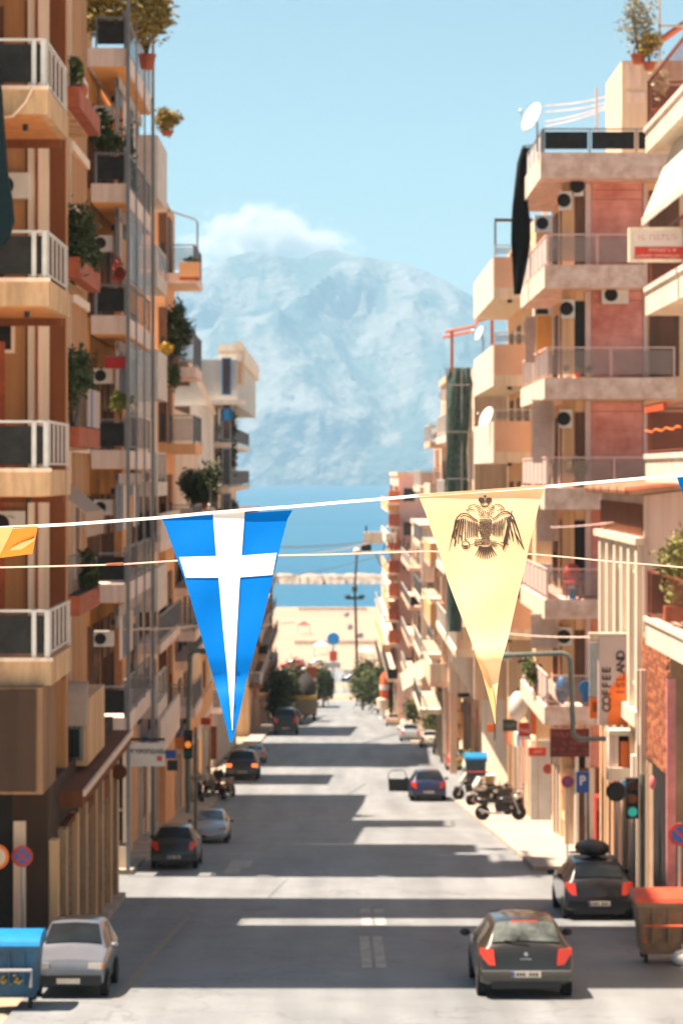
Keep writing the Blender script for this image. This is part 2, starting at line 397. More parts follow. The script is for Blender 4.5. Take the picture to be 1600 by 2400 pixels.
# billow: distance from a set of lobe centres (object space), broken up by the noise
LOBES = [(-.62, -.30, .34), (-.42, .02, .42), (-.22, .22, .46), (-.02, .30, .42), (.10, .05, .46), (.30, .00, .40), (.48, -.12, .34), (.66, -.34, .26), (.86, -.46, .18), (-.80, -.55, .26), (-.1, -.25, .55), (.3, -.35, .45), (-.5, -.5, .4)]
acc = None
for (lx, lz, lr) in LOBES:
    d = cn.new('ShaderNodeVectorMath'); d.operation = 'DISTANCE'; d.inputs[1].default_value = (lx, 0, lz)
    fl = cn.new('ShaderNodeVectorMath'); fl.operation = 'MULTIPLY'; fl.inputs[1].default_value = (1, .55, 1)
    cl_.new(ctc.outputs['Object'], fl.inputs[0]); cl_.new(fl.outputs[0], d.inputs[0])
    mr = cn.new('ShaderNodeMapRange'); mr.clamp = False; mr.inputs[1].default_value = 0; mr.inputs[2].default_value = lr; mr.inputs[3].default_value = 1; mr.inputs[4].default_value = 0
    cl_.new(d.outputs['Value'], mr.inputs[0])
    if acc is None: acc = mr.outputs[0]
    else:
        mxm = cn.new('ShaderNodeMath'); mxm.operation = 'SMOOTH_MAX'; mxm.inputs[2].default_value = .25; cl_.new(acc, mxm.inputs[0]); cl_.new(mr.outputs[0], mxm.inputs[1]); acc = mxm.outputs[0]
no2 = cn.new('ShaderNodeMapRange'); no2.clamp = False; no2.inputs[1].default_value = .5; no2.inputs[2].default_value = 1; no2.inputs[3].default_value = -.05; no2.inputs[4].default_value = 1.9
cl_.new(cno.outputs['Fac'], no2.inputs[0])
sm = cn.new('ShaderNodeMath'); sm.operation = 'ADD'; cl_.new(acc, sm.inputs[0]); cl_.new(no2.outputs[0], sm.inputs[1])
dn = cn.new('ShaderNodeMapRange'); dn.inputs[1].default_value = .12; dn.inputs[2].default_value = .75; dn.inputs[3].default_value = 0; dn.inputs[4].default_value = .015
cl_.new(sm.outputs[0], dn.inputs[0]); cl_.new(dn.outputs[0], cv.inputs['Density']); cv.inputs['Color'].default_value = (1, 1, 1, 1)
cl_.new(cv.outputs[0], co_.inputs['Volume'])
cb = MB().ball((0, 0, 0), 1.15, 1.15, 1.02, 20, 12).build('cloud', cmat)
cb.location = (px(640, YC), YC, pz(585, YC)); cb.scale = (245 * YC / FPX, 360, 150 * YC / FPX)
tag(cb, 'white cumulus cloud resting on the hazy mountain summit', 'cloud')
# ------------------------------------------------------------------ building kit
def obox(mb, face, u0, u1, z0, z1, pos, d0, d1):
    """box lying on a wall: face F looks to -y, R to +x, L to -x; d0..d1 = how far it stands out"""
    if face == 'F': return mb.box(u0, u1, pos - d1, pos - d0, z0, z1)
    if face == 'R': return mb.box(pos + d0, pos + d1, u0, u1, z0, z1)
    return mb.box(pos - d1, pos - d0, u0, u1, z0, z1)
def opart(name, parent, m, face, u0, u1, z0, z1, pos, d0, d1):
    return obox(MB(), face, u0, u1, z0, z1, pos, d0, d1).build(name, m, parent)
def window(parent, face, u0, u1, z0, z1, pos, mf, shutter=None, drop=.5, mg=None):
    u0, u1 = min(u0, u1), max(u0, u1); t = .07; mb = MB()
    for a in ((u0, u1, z1 - t, z1), (u0, u1, z0, z0 + t), (u0, u0 + t, z0 + t, z1 - t), (u1 - t, u1, z0 + t, z1 - t)):
        obox(mb, face, *a, pos, .002, .06)
    if u1 - u0 > 1.3: obox(mb, face, (u0 + u1) / 2 - .03, (u0 + u1) / 2 + .03, z0 + t, z1 - t, pos, .002, .05)
    f = mb.build('window', mf, parent)
    opart('pane', f, mg or M_GLASS, face, u0 + t, u1 - t, z0 + t, z1 - t, pos, .004, .022)
    if shutter: opart('shutter', f, shutter, face, u0 + t, u1 - t, z1 - t - (z1 - z0 - 2 * t) * drop, z1 - t - .002, pos, .023, .045)
    return f
MESH = {}
def shared(key, fn):
    if key not in MESH: MESH[key] = fn()
    return MESH[key]
def inst(name, me, parent, loc):
    o = bpy.data.objects.new(name, me); scene.collection.objects.link(o)
    q = ORG[parent.name]; o.parent = parent; o.location = (loc[0] - q[0], loc[1] - q[1], loc[2] - q[2]); ORG[o.name] = q; return o
def bar_mesh(h, m, t=.022):
    def f():
        me = bpy.data.meshes.new('baluster'); mb = MB().box(-t / 2, t / 2, -t / 2, t / 2, 0, h)
        me.from_pydata(mb.v, [], mb.f); me.materials.append(m); return me
    return shared(('bar', round(h, 2), m.name, t), f)
def railing(par, p0, p1, z, h, kind, mr, mp=None, gap=.13, t=.022, single=True):
    """kind: bars / panel / solid. p0,p1 in plan."""
    (xa, ya), (xb, yb) = p0, p1
    L = math.hypot(xb - xa, yb - ya); ux, uy = (xb - xa) / L, (yb - ya) / L
    def bx(mb, a, b, z0, z1, w):
        x0, y0, x1, y1 = xa + ux * a, ya + uy * a, xa + ux * b, ya + uy * b
        nx, ny = abs(uy) * w / 2, abs(ux) * w / 2
        mb.box(min(x0, x1) - nx, max(x0, x1) + nx, min(y0, y1) - ny, max(y0, y1) + ny, z0, z1); return mb
    if kind == 'solid':
        return bx(MB(), 0, L, z, z + h, .1).build('parapet', mp or mr, par)
    bx(MB(), 0, L, z + h - .045, z + h, .055).build('top_rail', mr, par)
    if kind == 'bars':
        bx(MB(), .02, L - .02, z + .09, z + .12, .03).build('bottom_rail', mr, par)
        n = max(2, int(L / gap))
        if single:
            me = bar_mesh(h - .165, mr, t)
            for i in range(n): 
                a = (i + .5) * L / n; inst('baluster', me, par, (xa + ux * a, ya + uy * a, z + .12))
        else:
            mb = MB()
            for i in range(n): 
                a = (i + .5) * L / n; bx(mb, a - t / 2, a + t / 2, z + .12, z + h - .045, t)
            tag(mb.build('baluster_row', mr, par), kind='stuff')
        for a in (.02, L - .02): bx(MB(), a - .02, a + .02, z, z + h - .045, .045).build('railing_post', mr, par)
    else:
        n = max(1, round(L / 1.6))
        for i in range(n + 1):
            a = min(max(i * L / n, .025), L - .025); bx(MB(), a - .025, a + .025, z, z + h - .045, .05).build('railing_post', mr, par)
        for i in range(n): bx(MB(), i * L / n + .06, (i + 1) * L / n - .06, z + .1, z + h - .1, .02).build('railing_panel', mp, par)
def balcony(b, x0, x1, y0, y1, zt, th, ms, sides, h=.92, mr=None, mp=None, gap=.13, single=True, t=.022, lip=None):
    """slab as a part of building b; sides = [(side, kind[, panel material])]"""
    mb = MB().box(x0, x1, y0, y1, zt - th, zt)
    s = mb.build('balcony_slab', ms, b)
    i_ = .05
    P = {'F': ((x0 + i_, y0 + i_), (x1 - i_, y0 + i_)), 'B': ((x0 + i_, y1 - i_), (x1 - i_, y1 - i_)), 'R': ((x1 - i_, y0 + i_), (x1 - i_, y1 - i_)), 'L': ((x0 + i_, y0 + i_), (x0 + i_, y1 - i_))}
    for sd in sides:
        railing(s, *P[sd[0]], zt, h, sd[1], mr, sd[2] if len(sd) > 2 else mp, gap, t, single)
    return s
def aircon(b, face, u, z, pos, w=.85, hh=.6):
    o = opart('air_conditioner', b, M_WHITE, face, u - w / 2, u + w / 2, z, z + hh, pos, .05, .38)
    mb = MB(); r = hh * .38; cu = u - w * .16
    ax = 'y' if face == 'F' else 'x'
    sgn = -1 if face in 'FL' else 1
    c = (cu, pos - .385, z + hh / 2) if face == 'F' else (pos + sgn * .385, cu, z + hh / 2)
    mb.lathe([(r, -.012), (r, .0), (r * .92, .012)], c, ax, 16).build('fan_grille', M_DARK, o)
    return o
LEAF = {}
def leafmat(key, c1, c2):
    return mat('leaf_' + key, c1, .6, var=.2, scale=3.5, col2=c2, spec=.3)
L_DARK = leafmat('dark', (.055, .075, .022), (.018, .028, .010))
L_MID = leafmat('mid', (.11, .13, .035), (.045, .065, .018))
L_YEL = leafmat('yellow', (.34, .24, .055), (.16, .13, .03))
L_LIME = leafmat('lime', (.22, .24, .05), (.09, .11, .025))
M_STEM = mat('plant_stem', (.10, .065, .035), .9)
M_SOIL = mat('soil', (.05, .035, .025), 1)
def leaves(mb, c, r, n, size, rg, clumps=9, gapy=.55):
    cs = []
    for _ in range(clumps):
        while True:
            p = Vector((rg.uniform(-1, 1), rg.uniform(-1, 1), rg.uniform(-1, 1)))
            if .15 < p.length < 1: break
        cs.append((Vector((p.x * r[0], p.y * r[1], p.z * r[2])) * .72, rg.uniform(.28, .5)))
    for _ in range(n):
        cc, k = rg.choice(cs)
        p = Vector((rg.gauss(0, 1) * r[0], rg.gauss(0, 1) * r[1], rg.gauss(0, 1) * r[2])) * k * .62 + cc + Vector(c)
        d = Vector((rg.uniform(-1, 1), rg.uniform(-1, 1), rg.uniform(-.8, .6))).normalized()
        e = d.cross(Vector((rg.uniform(-1, 1), rg.uniform(-1, 1), rg.uniform(-1, 1)))).normalized()
        s = size * rg.uniform(.6, 1.3)
        mb.add([p - d * s, p + e * s * .42, p + d * s, p - e * s * .42], [(0, 1, 2, 3)])
    return cs
def plant(name, label, cat, base, r, n, size, m, pot=None, group=None, seed=1, stem=True, clumps=9, lift=None):
    """base = where it stands; r = crown radii. foliage, branches and pot are its parts"""
    rg = random.Random(seed); t = thing(name, label, cat, base, group)
    x, y, z = base; ph = 0
    if pot:
        pw, ph, pm, kind = pot
        if kind == 'round': MB().lathe([(pw * .7, 0), (pw, ph), (pw * 1.05, ph), (pw * 1.05, ph - .03)], base, 'z', 12).build('pot', pm, t)
        else: MB().box(x - pw, x + pw, y - .16, y + .16, z, z + ph).build('planter_box', pm, t)
    zc = z + ph + (lift if lift is not None else r[2] * .95)
    mb = MB(); cs = leaves(mb, (x, y, zc), r, n, size, rg, clumps)
    mb.build('foliage', m, t)
    if stem:
        sb = MB()
        for c_, k in cs[:7]:
            e = Vector((x, y, zc)) + c_
            sb.tube([(x, y, z + ph), ((x + e.x) / 2 + rg.uniform(-.05, .05), (y + e.y) / 2, (z + ph) * .45 + e.z * .55), e], max(.012, r[2] * .03), 5, r1=max(.006, r[2] * .012))
        sb.build('branches', M_STEM, t)
    return t

# ------------------------------------------------------------------ left row, building nearest the camera
M_A = mat('brown_render', (.50, .25, .105), .9, var=.10, scale=1.2, bump=.25, streak=1)
M_A2 = mat('dark_brown_render', (.20, .062, .02), .9, var=.12, scale=1.2, bump=.2, streak=1)
M_A3 = mat('tan_render', (.74, .48, .26), .9, var=.10, scale=1.2, bump=.2, streak=1)
M_PIL = mat('pale_peach_trim', (.90, .72, .56), .8, var=.07, scale=2, bump=.1, streak=1)
M_ASLAB = mat('weathered_tan_concrete', (.64, .43, .25), .9, var=.22, scale=2.2, bump=.25, streak=1)
bA = thing('apartment_building', 'brown apartment block nearest the camera with white railed balconies, beside the parked white car', 'building', (-8, 42.2, gz(42.2)))
ZA = [px_ for px_ in (pz(205, 43), pz(655, 43), pz(1101, 43), pz(1545, 43))]
TOPA = 64.6
w = MB()
w.box(-15, -6.75, 42.2, 47.5, 33, TOPA)
w.box(-15, -5.3, 47.5, 47.9, 38.2, TOPA)
w.box(-15, -6.15, 47.9, 52.2, 38.2, TOPA)
w.box(-15, -5.92, 53.9, 57.55, 38.2, TOPA)
w.box(-15, -6.15, 52.2, 53.9, 38.2, 43.3)  # slot left open above, shaped to let a sun strip reach the road
w.build('wall', M_A, bA)
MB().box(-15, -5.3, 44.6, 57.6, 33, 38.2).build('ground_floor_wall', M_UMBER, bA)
MB().box(-6.9, -5.90, 53.86, 53.9, 38.3, TOPA).build('side_wall', mat('pale_tan_render', (.66, .47, .28), .9, var=.1, scale=1.2, streak=1), bA)
MB().box(-5.96, -5.88, 53.8, 53.855, 38.3, TOPA).build('corner_trim', M_PIL, bA)
# camera-facing wall at Y 47.5: peach pilasters, darker bay
for (a, c) in ((66, 83), (90, 116)):
    fb('pilaster', bA, M_PIL, a, -60, c, 1600, 47.44, .06)
fb('recess_panel', bA, M_A2, 117, -60, 154, 1560, 47.46, .04)
fb('downpipe', bA, M_TERRA, 84.5, -60, 88.5, 1600, 47.4, .09)
fb('brick_pier', bA, M_TERRA, -20, 800, 11, 1560, 47.38, .12)
window(bA, 'F', px(-25, 47.5), px(36, 47.5), pz(828, 47.5), pz(748, 47.5), 47.5, M_PIL)
for z0 in ZA:   # doors onto the near balconies
    window(bA, 'F', px(-70, 47.5), px(10, 47.5), z0 + .05, z0 + 2.3, 47.5, M_WOOD, M_WOOD, .6)
for i, z0 in enumerate(ZA + [pz(-240, 43)]):
    s = balcony(bA, -9.0, px(112 + 3 * i, 43), 43.0, 46.35, z0, .47, M_ASLAB, [('R', 'bars')], h=.88, mr=M_RAILW, gap=.56, t=.034)
    box('slab_edge_trim', s, M_PIL, -9.0, px(112 + 3 * i, 43) + .03, 42.95, 43.0, z0 - .04, z0 + .03)
    xr = px(108 + 3 * i, 43)
    railing(s, (-9.0, 43.05), (xr, 43.05), z0, .88, 'panel', M_RAILW, M_TARP)
    for xx in (px(80, 43), xr - .05): box('railing_post', s, M_RAILW, xx - .04, xx + .04, 43.0, 43.08, z0, z0 + .86)
    MB().lathe([(.05, 0), (.05, .12)], (px(40 + 4 * i, 43), 44.2, z0 - .6), 'z', 8).build('downlight', M_BLACK, s)
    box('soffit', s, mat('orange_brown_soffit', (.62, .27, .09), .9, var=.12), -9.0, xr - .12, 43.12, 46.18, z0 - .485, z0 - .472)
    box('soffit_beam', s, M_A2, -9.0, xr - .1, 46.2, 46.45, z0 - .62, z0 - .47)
M_BFX = mat('pale_rose_panel', (.74, .60, .54), .7, var=.06)
# balconies beyond the fin with terracotta planter fronts
ZB_ = [pz(q, 47.9) for q in (232, 632, 1030, 1428)]
for i, z0 in enumerate(ZB_):
    s = balcony(bA, -6.2, -5.34, 47.95, 52.15, z0, .18, M_ASLAB, [('R', 'bars')] if i != 2 else [('R', 'bars')], h=1.02, mr=M_RAILG if i else M_RAILW, gap=.22, t=.014)
    if i in (0,): box('railing_panel', s, M_BFX, -5.335, -5.32, 48.3, 52.0, z0 + .28, z0 + .95)
    box('planter_trough', s, M_TERRA, -5.33, -5.08, 47.95, 52.15, z0 - .14, z0 + .26)
    box('trough_soil', s, M_SOIL, -5.31, -5.10, 48.0, 52.1, z0 + .262, z0 + .275)
    opart('shutter', bA, M_WOOD, 'R', 48.4, 49.8, z0 + .02, z0 + 2.2, -6.15, .002, .06)
    window(bA, 'R', 50.2, 51.7, z0 + .4, z0 + 2.2, -6.15, M_PIL, M_WOOD, .5)
for i, z0 in enumerate(ZB_):
    window(bA, 'R', 54.4, 55.6, z0 + .3, z0 + 2.0, -5.92, M_PIL, M_WOOD, .8)
    opart('string_course', bA, M_PIL, 'R', 53.9, 57.5, z0 - .2, z0, -5.92, .002, .08)
    opart('dark_door', bA, M_A2, 'F', -6.5, -6.2, z0 + .0, z0 + 2.3, 53.86, .002, .03)
aircon(bA, 'F', px(20, 47.5), ZA[2] - 1.3, 47.5, .7, .5); aircon(bA, 'F', px(30, 47.5), ZA[0] - 1.5, 47.5, .7, .5)
MB().tube([(px(60, 47.3), 47.4, ZA[0] + 2.4), (px(62, 47.3), 47.38, ZA[1]), (px(60, 47.3), 47.4, ZA[2]), (px(63, 47.3), 47.38, ZA[3])], .012, 5).build('wall_cable', M_BLACK, bA)
MB().tube([(px(76, 42.9), 42.94, ZA[0] - .02), (px(60, 42.9), 42.9, ZA[0] - .28), (px(30, 42.9), 42.92, ZA[0] - .52), (px(0, 42.9), 42.94, ZA[0] - .55)], .022, 5).build('drain_hose', M_PIL, bA)
# sloping cream awnings under two of them
M_AWN = cloth('cream_awning', (.62, .46, .36), .3)
def awning(b, face, u0, u1, z, pos, out, drop, m, val=.18):
    """sloping fabric sheet with thickness and a valance"""
    t = .025
    if face == 'F':
        mb = MB().hexa([(u0, pos - out, z - drop - t), (u1, pos - out, z - drop - t), (u1, pos, z - t), (u0, pos, z - t), (u0, pos - out, z - drop), (u1, pos - out, z - drop), (u1, pos, z), (u0, pos, z)])
        mb.box(u0, u1, pos - out - t, pos - out - .001, z - drop - val, z - drop)
    else:
        s = 1 if face == 'R' else -1
        mb = MB().hexa([(pos + s * out, u0, z - drop - t), (pos + s * out, u1, z - drop - t), (pos, u1, z - t), (pos, u0, z - t), (pos + s * out, u0, z - drop), (pos + s * out, u1, z - drop), (pos, u1, z), (pos, u0, z)])
        mb.box(pos + s * (out + .001), pos + s * (out + t), u0, u1, z - drop - val, z - drop)
    a = mb.build('awning', m, b)
    return a
for i in (2,): awning(bA, 'R', 48.3, 51.9, ZB_[i] - .5, -6.15, 1.15, .95, M_AWN, .5)
M_BARREL = cloth('beige_barrel_awning', (.60, .48, .40), .25)
# mezzanine: boxed pier, enclosed window with barrel awning, ground-floor canopy
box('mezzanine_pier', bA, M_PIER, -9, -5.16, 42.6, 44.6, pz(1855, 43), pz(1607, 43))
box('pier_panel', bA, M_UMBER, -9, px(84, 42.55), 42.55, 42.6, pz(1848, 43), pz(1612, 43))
Yw = 49.4
box('bay_box', bA, M_A3, -8, px(206, Yw), Yw, 53, pz(1795, Yw), pz(1640, Yw))
window(bA, 'F', px(126, Yw), px(196, Yw), pz(1782, Yw), pz(1700, Yw), Yw, M_RAILG)
for k in range(6):
    xx = px(132 + 11 * k, Yw); box('window_bar', bA, M_BLACK, xx - .012, xx + .012, Yw - .09, Yw - .07, pz(1780, Yw), pz(1702, Yw))
aw = MB(); N_ = 9
prof = [(Yw - .55 * math.sin(math.pi / 2 * k / N_), pz(1695, Yw) + (pz(1596, Yw) - pz(1695, Yw)) * math.cos(math.pi / 2 * k / N_)) for k in range(N_ + 1)]
aw.prism_x(prof + [(Yw, pz(1695, Yw))], px(118, Yw), px(208, Yw)); aw.build('barrel_awning', M_BARREL, bA, auto=30)
box('canopy_slab', bA, M_A2, -9, -4.85, 46.4, 57.4, pz(1836, 50), pz(1800, 50))
box('canopy_edge', bA, M_PIL, -4.85, -4.80, 46.4, 57.4, pz(1812, 50), pz(1798, 50))
# ground floor front in shade: dark shop mouth and pale pier
box('shop_front', bA, M_DARK, -9, px(28, 44.5), 44.56, 44.6, 33, pz(1700, 44.5))
fb('corner_pier', bA, M_PIL, 32, 1925, 60, 2330, 44.5, .12)
# street face of the ground floor: piers, shutters, doors in turn
rg = random.Random(21)
y = 44.7; kinds = ['pier', 'door', 'pier', 'roller', 'pier', 'glass', 'pier', 'roller', 'pier', 'door', 'pier', 'roller', 'pier', 'glass', 'pier']
M_ROLL = mat('rusty_roller_shutter', (.22, .14, .09), .6, var=.25, scale=4, streak=1)
for k, kd in enumerate(kinds):
    wdt = {'pier': .36, 'door': 1.05, 'roller': 1.7, 'glass': 1.3}[kd]
    if y + wdt > 57.5: break
    zb = gz(y + wdt / 2)
    if kd == 'pier': opart('pilaster', bA, M_A3 if k % 4 == 0 else M_ASLAB if k % 4 == 2 else M_A, 'R', y, y + wdt, zb - .3, 37.2, -5.3, .002, .16)
    elif kd == 'door':
        d = opart('door', bA, M_WOOD, 'R', y + .03, y + wdt - .03, zb + .02, zb + 2.2, -5.3, .002, .05); opart('door_handle', d, M_STEEL, 'R', y + .12, y + .18, zb + 1.0, zb + 1.15, -5.3, .051, .09)
        opart('fanlight', bA, M_GLASS, 'R', y + .03, y + wdt - .03, zb + 2.25, 37.1, -5.3, .002, .03)
    elif kd == 'roller':
        sh = opart('roller_shutter', bA, M_ROLL, 'R', y + .03, y + wdt - .03, zb + .02, zb + 2.5, -5.3, .002, .04)
        for j in range(12): opart('shutter_slat', sh, M_ROLL, 'R', y + .05, y + wdt - .05, zb + .05 + j * .2, zb + .21 + j * .2, -5.3, .041, .055)
        opart('shop_sign_board', bA, M_A2, 'R', y + .03, y + wdt - .03, zb + 2.55, 37.1, -5.3, .002, .12)
    else: opart('shop_window', bA, M_GLASS, 'R', y + .03, y + wdt - .03, zb + .5, 37.0, -5.3, .002, .03)
    y += wdt
MB().lathe([(.18, -.05), (.18, .05)], (-5.05, 56.4, gz(56) + 3.05), 'y', 18).build('round_shop_sign', M_A2, bA)

# drape hanging at the picture's edge, off the near roof terrace
dr = thing('drape', 'dark teal furled drape hanging at the edge of the nearest balconies', 'drape', (-5.6, 42.3, pz(570, 42.3)))
dp = MB(); Yd = 42.32
pts = [(-60, 150), (-6, 160), (2, 215), (8, 300), (16, 400), (27, 470), (31, 515), (20, 552), (4, 575), (-60, 590)]
fr = []
for (a, b) in pts: fr.append((px(a, Yd), pz(b, Yd)))
dp.prism_y(fr, Yd, Yd + .25); dp.build('fabric', cloth('dark_teal_fabric', (.010, .022, .028), .1), dr)
box('hanging_rod', dr, M_BLACK, px(-60, Yd), px(-2, Yd), Yd + .1, Yd + .15, pz(158, Yd), pz(150, Yd))

# plants on its balconies
P_A = 'plants on the balconies of the brown block'
plant('balcony_plant', 'large dark bushy plant over the railing of the second planter balcony from the top', 'plant', (px(165, 48.3), 48.3, ZB_[1] + .02), (.42, .5, .75), 1500, .09, L_DARK, None, seed=3)
plant('balcony_plant', 'dark shrub with red flowers in the second terracotta trough from the top', 'plant', (-5.2, 50.6, ZB_[1] + .28), (.30, 1.2, .50), 1500, .09, L_DARK, None, seed=4)
plant('balcony_plant', 'small upright plant on the end of the top terracotta trough', 'plant', (-5.22, 48.5, ZB_[0] + .28), (.15, .4, .35), 400, .08, L_MID, None, seed=5)
plant('balcony_plant', 'dark spreading plant beneath the middle balcony beside the cloth', 'plant', (px(170, 48.6), 48.6, ZB_[2] + .05), (.42, .7, .55), 1500, .09, L_DARK, None, seed=6, lift=1.25)
plant('balcony_plant', 'trailing dark plant in the lowest terracotta trough', 'plant', (-5.2, 51.0, ZB_[3] + .28), (.22, .9, .40), 900, .08, L_DARK, None, seed=8)
M_TOWEL = cloth('pale_towel', (.66, .56, .52), .3); M_TOWELB = cloth('blue_stripe_cloth', (.16, .28, .55), .3)
tw = thing('towel', 'pale towel with a blue stripe hung over a balcony railing', 'towel', (-5.0, 50.0, ZB_[2] + .28))
MB().box(-5.06, -5.03, 49.3, 51.6, ZB_[2] + .28, ZB_[2] + 1.06).build('cloth', M_TOWEL, tw)
MB().box(-5.028, -5.02, 49.7, 50.0, ZB_[2] + .29, ZB_[2] + 1.05).build('stripe', M_TOWELB, tw)
ck = thing('cushion', 'red cushion lying on the topmost terracotta trough', 'cushion', (-5.2, 49.6, ZB_[0] + .28))
MB().ball((-5.2, 49.6, ZB_[0] + .44), .12, .3, .16, 10, 6).build('cover', M_TERRA, ck, smooth=True)

# ------------------------------------------------------------------ left row, block with the railed grid
M_BF = mat('pale_pink_concrete', (.86, .69, .60), .85, var=.10, scale=1.5, bump=.15, streak=1)
M_BO = mat('ochre_render', (.82, .42, .13), .9, var=.12, scale=1, bump=.15, streak=1)
M_BO2 = mat('ochre_soffit', (.85, .44, .15), .9, var=.10, scale=1)
M_CURT = cloth('grey_blue_blind', (.30, .33, .36), .25, var=.15)
M_SCAL = cloth('white_scalloped_valance', (.72, .62, .56), .35)
bB = thing('apartment_building', 'tall block with vertical grey posts, dark balcony screens and a rooftop garden', 'building', (-8, 62, gz(62)))
XB, YB0, YB1 = px(296, 62), 62.0, 70.4
ZBB = [pz(q, 62) for q in (112, 430, 739, 1055, 1369, 1682)]
wb = MB(); wb.box(-16, -6.45, 63.4, 70.2, 32, ZBB[0] - .25); wb.build('wall', M_BO, bB)
MB().box(-12, -6.7, 62.5, 66.6, ZBB[0], 61.5).build('roof_room', M_A3, bB)  # added room mostly out of view, sized to shade the full road width
XBW = px(214, 62)
for i, z0 in enumerate(ZBB):
    s = balcony(bB, XBW if i else px(205, 62), XB, YB0, YB1, z0, .47, M_BF, [], h=.9)
    box('soffit', s, M_BO2, XBW + .02, XB - .04, YB0 + .05, YB1 - .05, z0 - .49, z0 - .472)
    railing(s, (XBW + .1, YB0 + .05), (XB, YB0 + .05), z0, .80, 'panel', M_RAILG, M_TARP)
    railing(s, (XB - .05, YB0 + .1), (XB - .05, YB1), z0, .95, 'bars', M_RAILG, gap=.32, t=.016)
    # blinds and scalloped valance behind the posts on the street side
    nb = 7
    for k in range(nb):
        ya = YB0 + .5 + k * (YB1 - YB0 - .8) / nb; yb = ya + (YB1 - YB0 - .8) / nb - .22
        zt = z0 + 3.4 - .56
        if i == 0: continue
        dp_ = (1.5 if (k * 7 + i * 3) % 5 else .6)
        box('blind', s, M_CURT if (k + i) % 3 else M_BF, XB - .32, XB - .30, ya, yb, zt - dp_, zt)
        vb = MB(); n_ = 5; pts = [(ya, zt)]
        for q in range(n_): 
            a0 = ya + (yb - ya) * q / n_; a1 = ya + (yb - ya) * (q + 1) / n_
            pts += [(a0, zt - .22), ((a0 + a1) / 2, zt - .32), (a1, zt - .22)]
        pts += [(yb, zt)]
        vb.prism_x(pts, XB - .24, XB - .22); vb.build('valance', M_SCAL, s)
    if i:   # ochre balcony wall with lamp, doorway, aircon
        window(bB, 'F', px(206, 63.4), px(222, 63.4), z0 + .05, z0 + 2.25, 63.4, M_WOOD, M_WOOD, .7); aircon(bB, 'F', px(246, 63.4), z0 + 1.75, 63.4, .5, .4)
        opart('conduit', bB, M_A2, 'F', px(230, 63.4), px(231.5, 63.4), z0 + .9, z0 + 2.7, 63.4, .002, .04)
        opart('wall_lamp', bB, M_BLACK, 'F', px(262, 63.4), px(270, 63.4), z0 + 2.3, z0 + 2.45, 63.4, .002, .15)
        for (ya, yb) in ((64, 65.6), (66.4, 67.8), (68.4, 69.8)): window(bB, 'R', ya, yb, z0 + .05, z0 + 2.25, -6.45, M_WOOD, M_WOOD, .5)
for (yy, m_, r_) in ((YB0 - .05, M_RAILG, .045), (YB1 - .05, M_RAILG, .045), (YB0 + 2.8, M_RAILG, .022), (YB0 + 5.6, M_RAILG, .022)):
    box('facade_post', bB, m_, XB + .01, XB + .01 + 2 * r_, yy - r_, yy + r_, gz(yy) + .12 if r_ > .04 else ZBB[-1], ZBB[0] + 2.6)
for z0 in (ZBB[0] + 2.3,):
    box('pergola_beam', bB, M_RAILG, XB - 1.6, XB + .1, YB0 - .05, YB0 + .05, z0, z0 + .1); box('pergola_beam', bB, M_RAILG, XB - .02, XB + .1, YB0, YB1, z0, z0 + .1)
# open glass screens on two storeys
M_SCREEN = mat('wired_glass_screen', (.26, .27, .27), .3, alpha=.32, var=.1, spec=.5)
for i in (2, 3):
    for k in range(5):
        ya = YB0 + .2 + k * 1.65; box('glass_screen', bB, M_SCREEN, XB + .012, XB + .03, ya, ya + 1.5, ZBB[i] + .98, ZBB[i] + 2.85)
# ground floor of the grid block
MB().box(-16, -5.9, 63.2, 70.3, 31.5, pz(1725, 62)).build('ground_floor_wall', M_A3, bB)
for k, (a, b) in enumerate(((1742, 1800), (1815, 1895), (1900, 1972))):
    fb('shop_window', bB, M_DARK if k else M_GLASS, 272, b - 70, 288, b, 63.17, .03)
fb('pale_panel', bB, M_CREAM, 268, 1985, 297, 2048, 63.1, .1)
fb('corner_pier', bB, M_PIL, 289, 1740, 297, 1975, 63.12, .08)
fb('shop_opening', bB, M_DARK, 225, 1800, 262, 2040, 63.17, .03)
y = 63.6; rg = random.Random(5)
for k in range(8):
    wd = rg.uniform(.5, 1.0); zb = gz(y)
    if k % 2: opart('pilaster', bB, M_PIL, 'R', y, y + .3, zb, 37.5, -5.9, .002, .12); y += .32
    else: opart('shop_window', bB, M_DARK if k % 4 else M_WOOD, 'R', y, y + wd, zb + .15, zb + 2.6, -5.9, .002, .03); y += wd + .02
    if y > 69: break
# rooftop garden and balcony plants
GR = 'rooftop garden plants'
plant('roof_plant', 'wide sunlit yellow green shrub over the roof terrace of the gridded block', 'plant', (px(232, 62.6), 62.6, ZBB[0] + .75), (1.0, .6, .55), 3200, .10, L_YEL, None, seed=11, lift=.25, clumps=14)
plant('roof_plant', 'tall feathery yellow shrub at the outer corner of the roof garden, against the sky', 'plant', (px(345, 66.5), 66.5, ZBB[0] + .2), (.78, 1.5, 1.0), 4600, .10, L_YEL, (.25, .4, M_TERRA, 'round'), seed=12, lift=1.15, clumps=16)
plant('roof_plant', 'dark evergreen standing at the back of the roof garden', 'plant', (px(175, 63), 63, ZBB[0]), (.35, .4, .8), 1200, .09, L_DARK, (.2, .35, M_TERRA, 'round'), seed=13)
plant('balcony_plant', 'dark leafy plants behind the topmost dark screen, under the roof slab', 'plant', (px(250, 62.6), 62.6, ZBB[1] + .3), (.42, .4, .50), 1500, .09, L_DARK, (.2, .3, M_TERRA, 'round'), seed=14, lift=.75)
plant('balcony_plant', 'dark creeper hanging behind the street railing one floor below the roof', 'plant', (XB - .3, 66, ZBB[1] + .2), (.2, 2.2, .9), 1800, .09, L_DARK, None, seed=15)
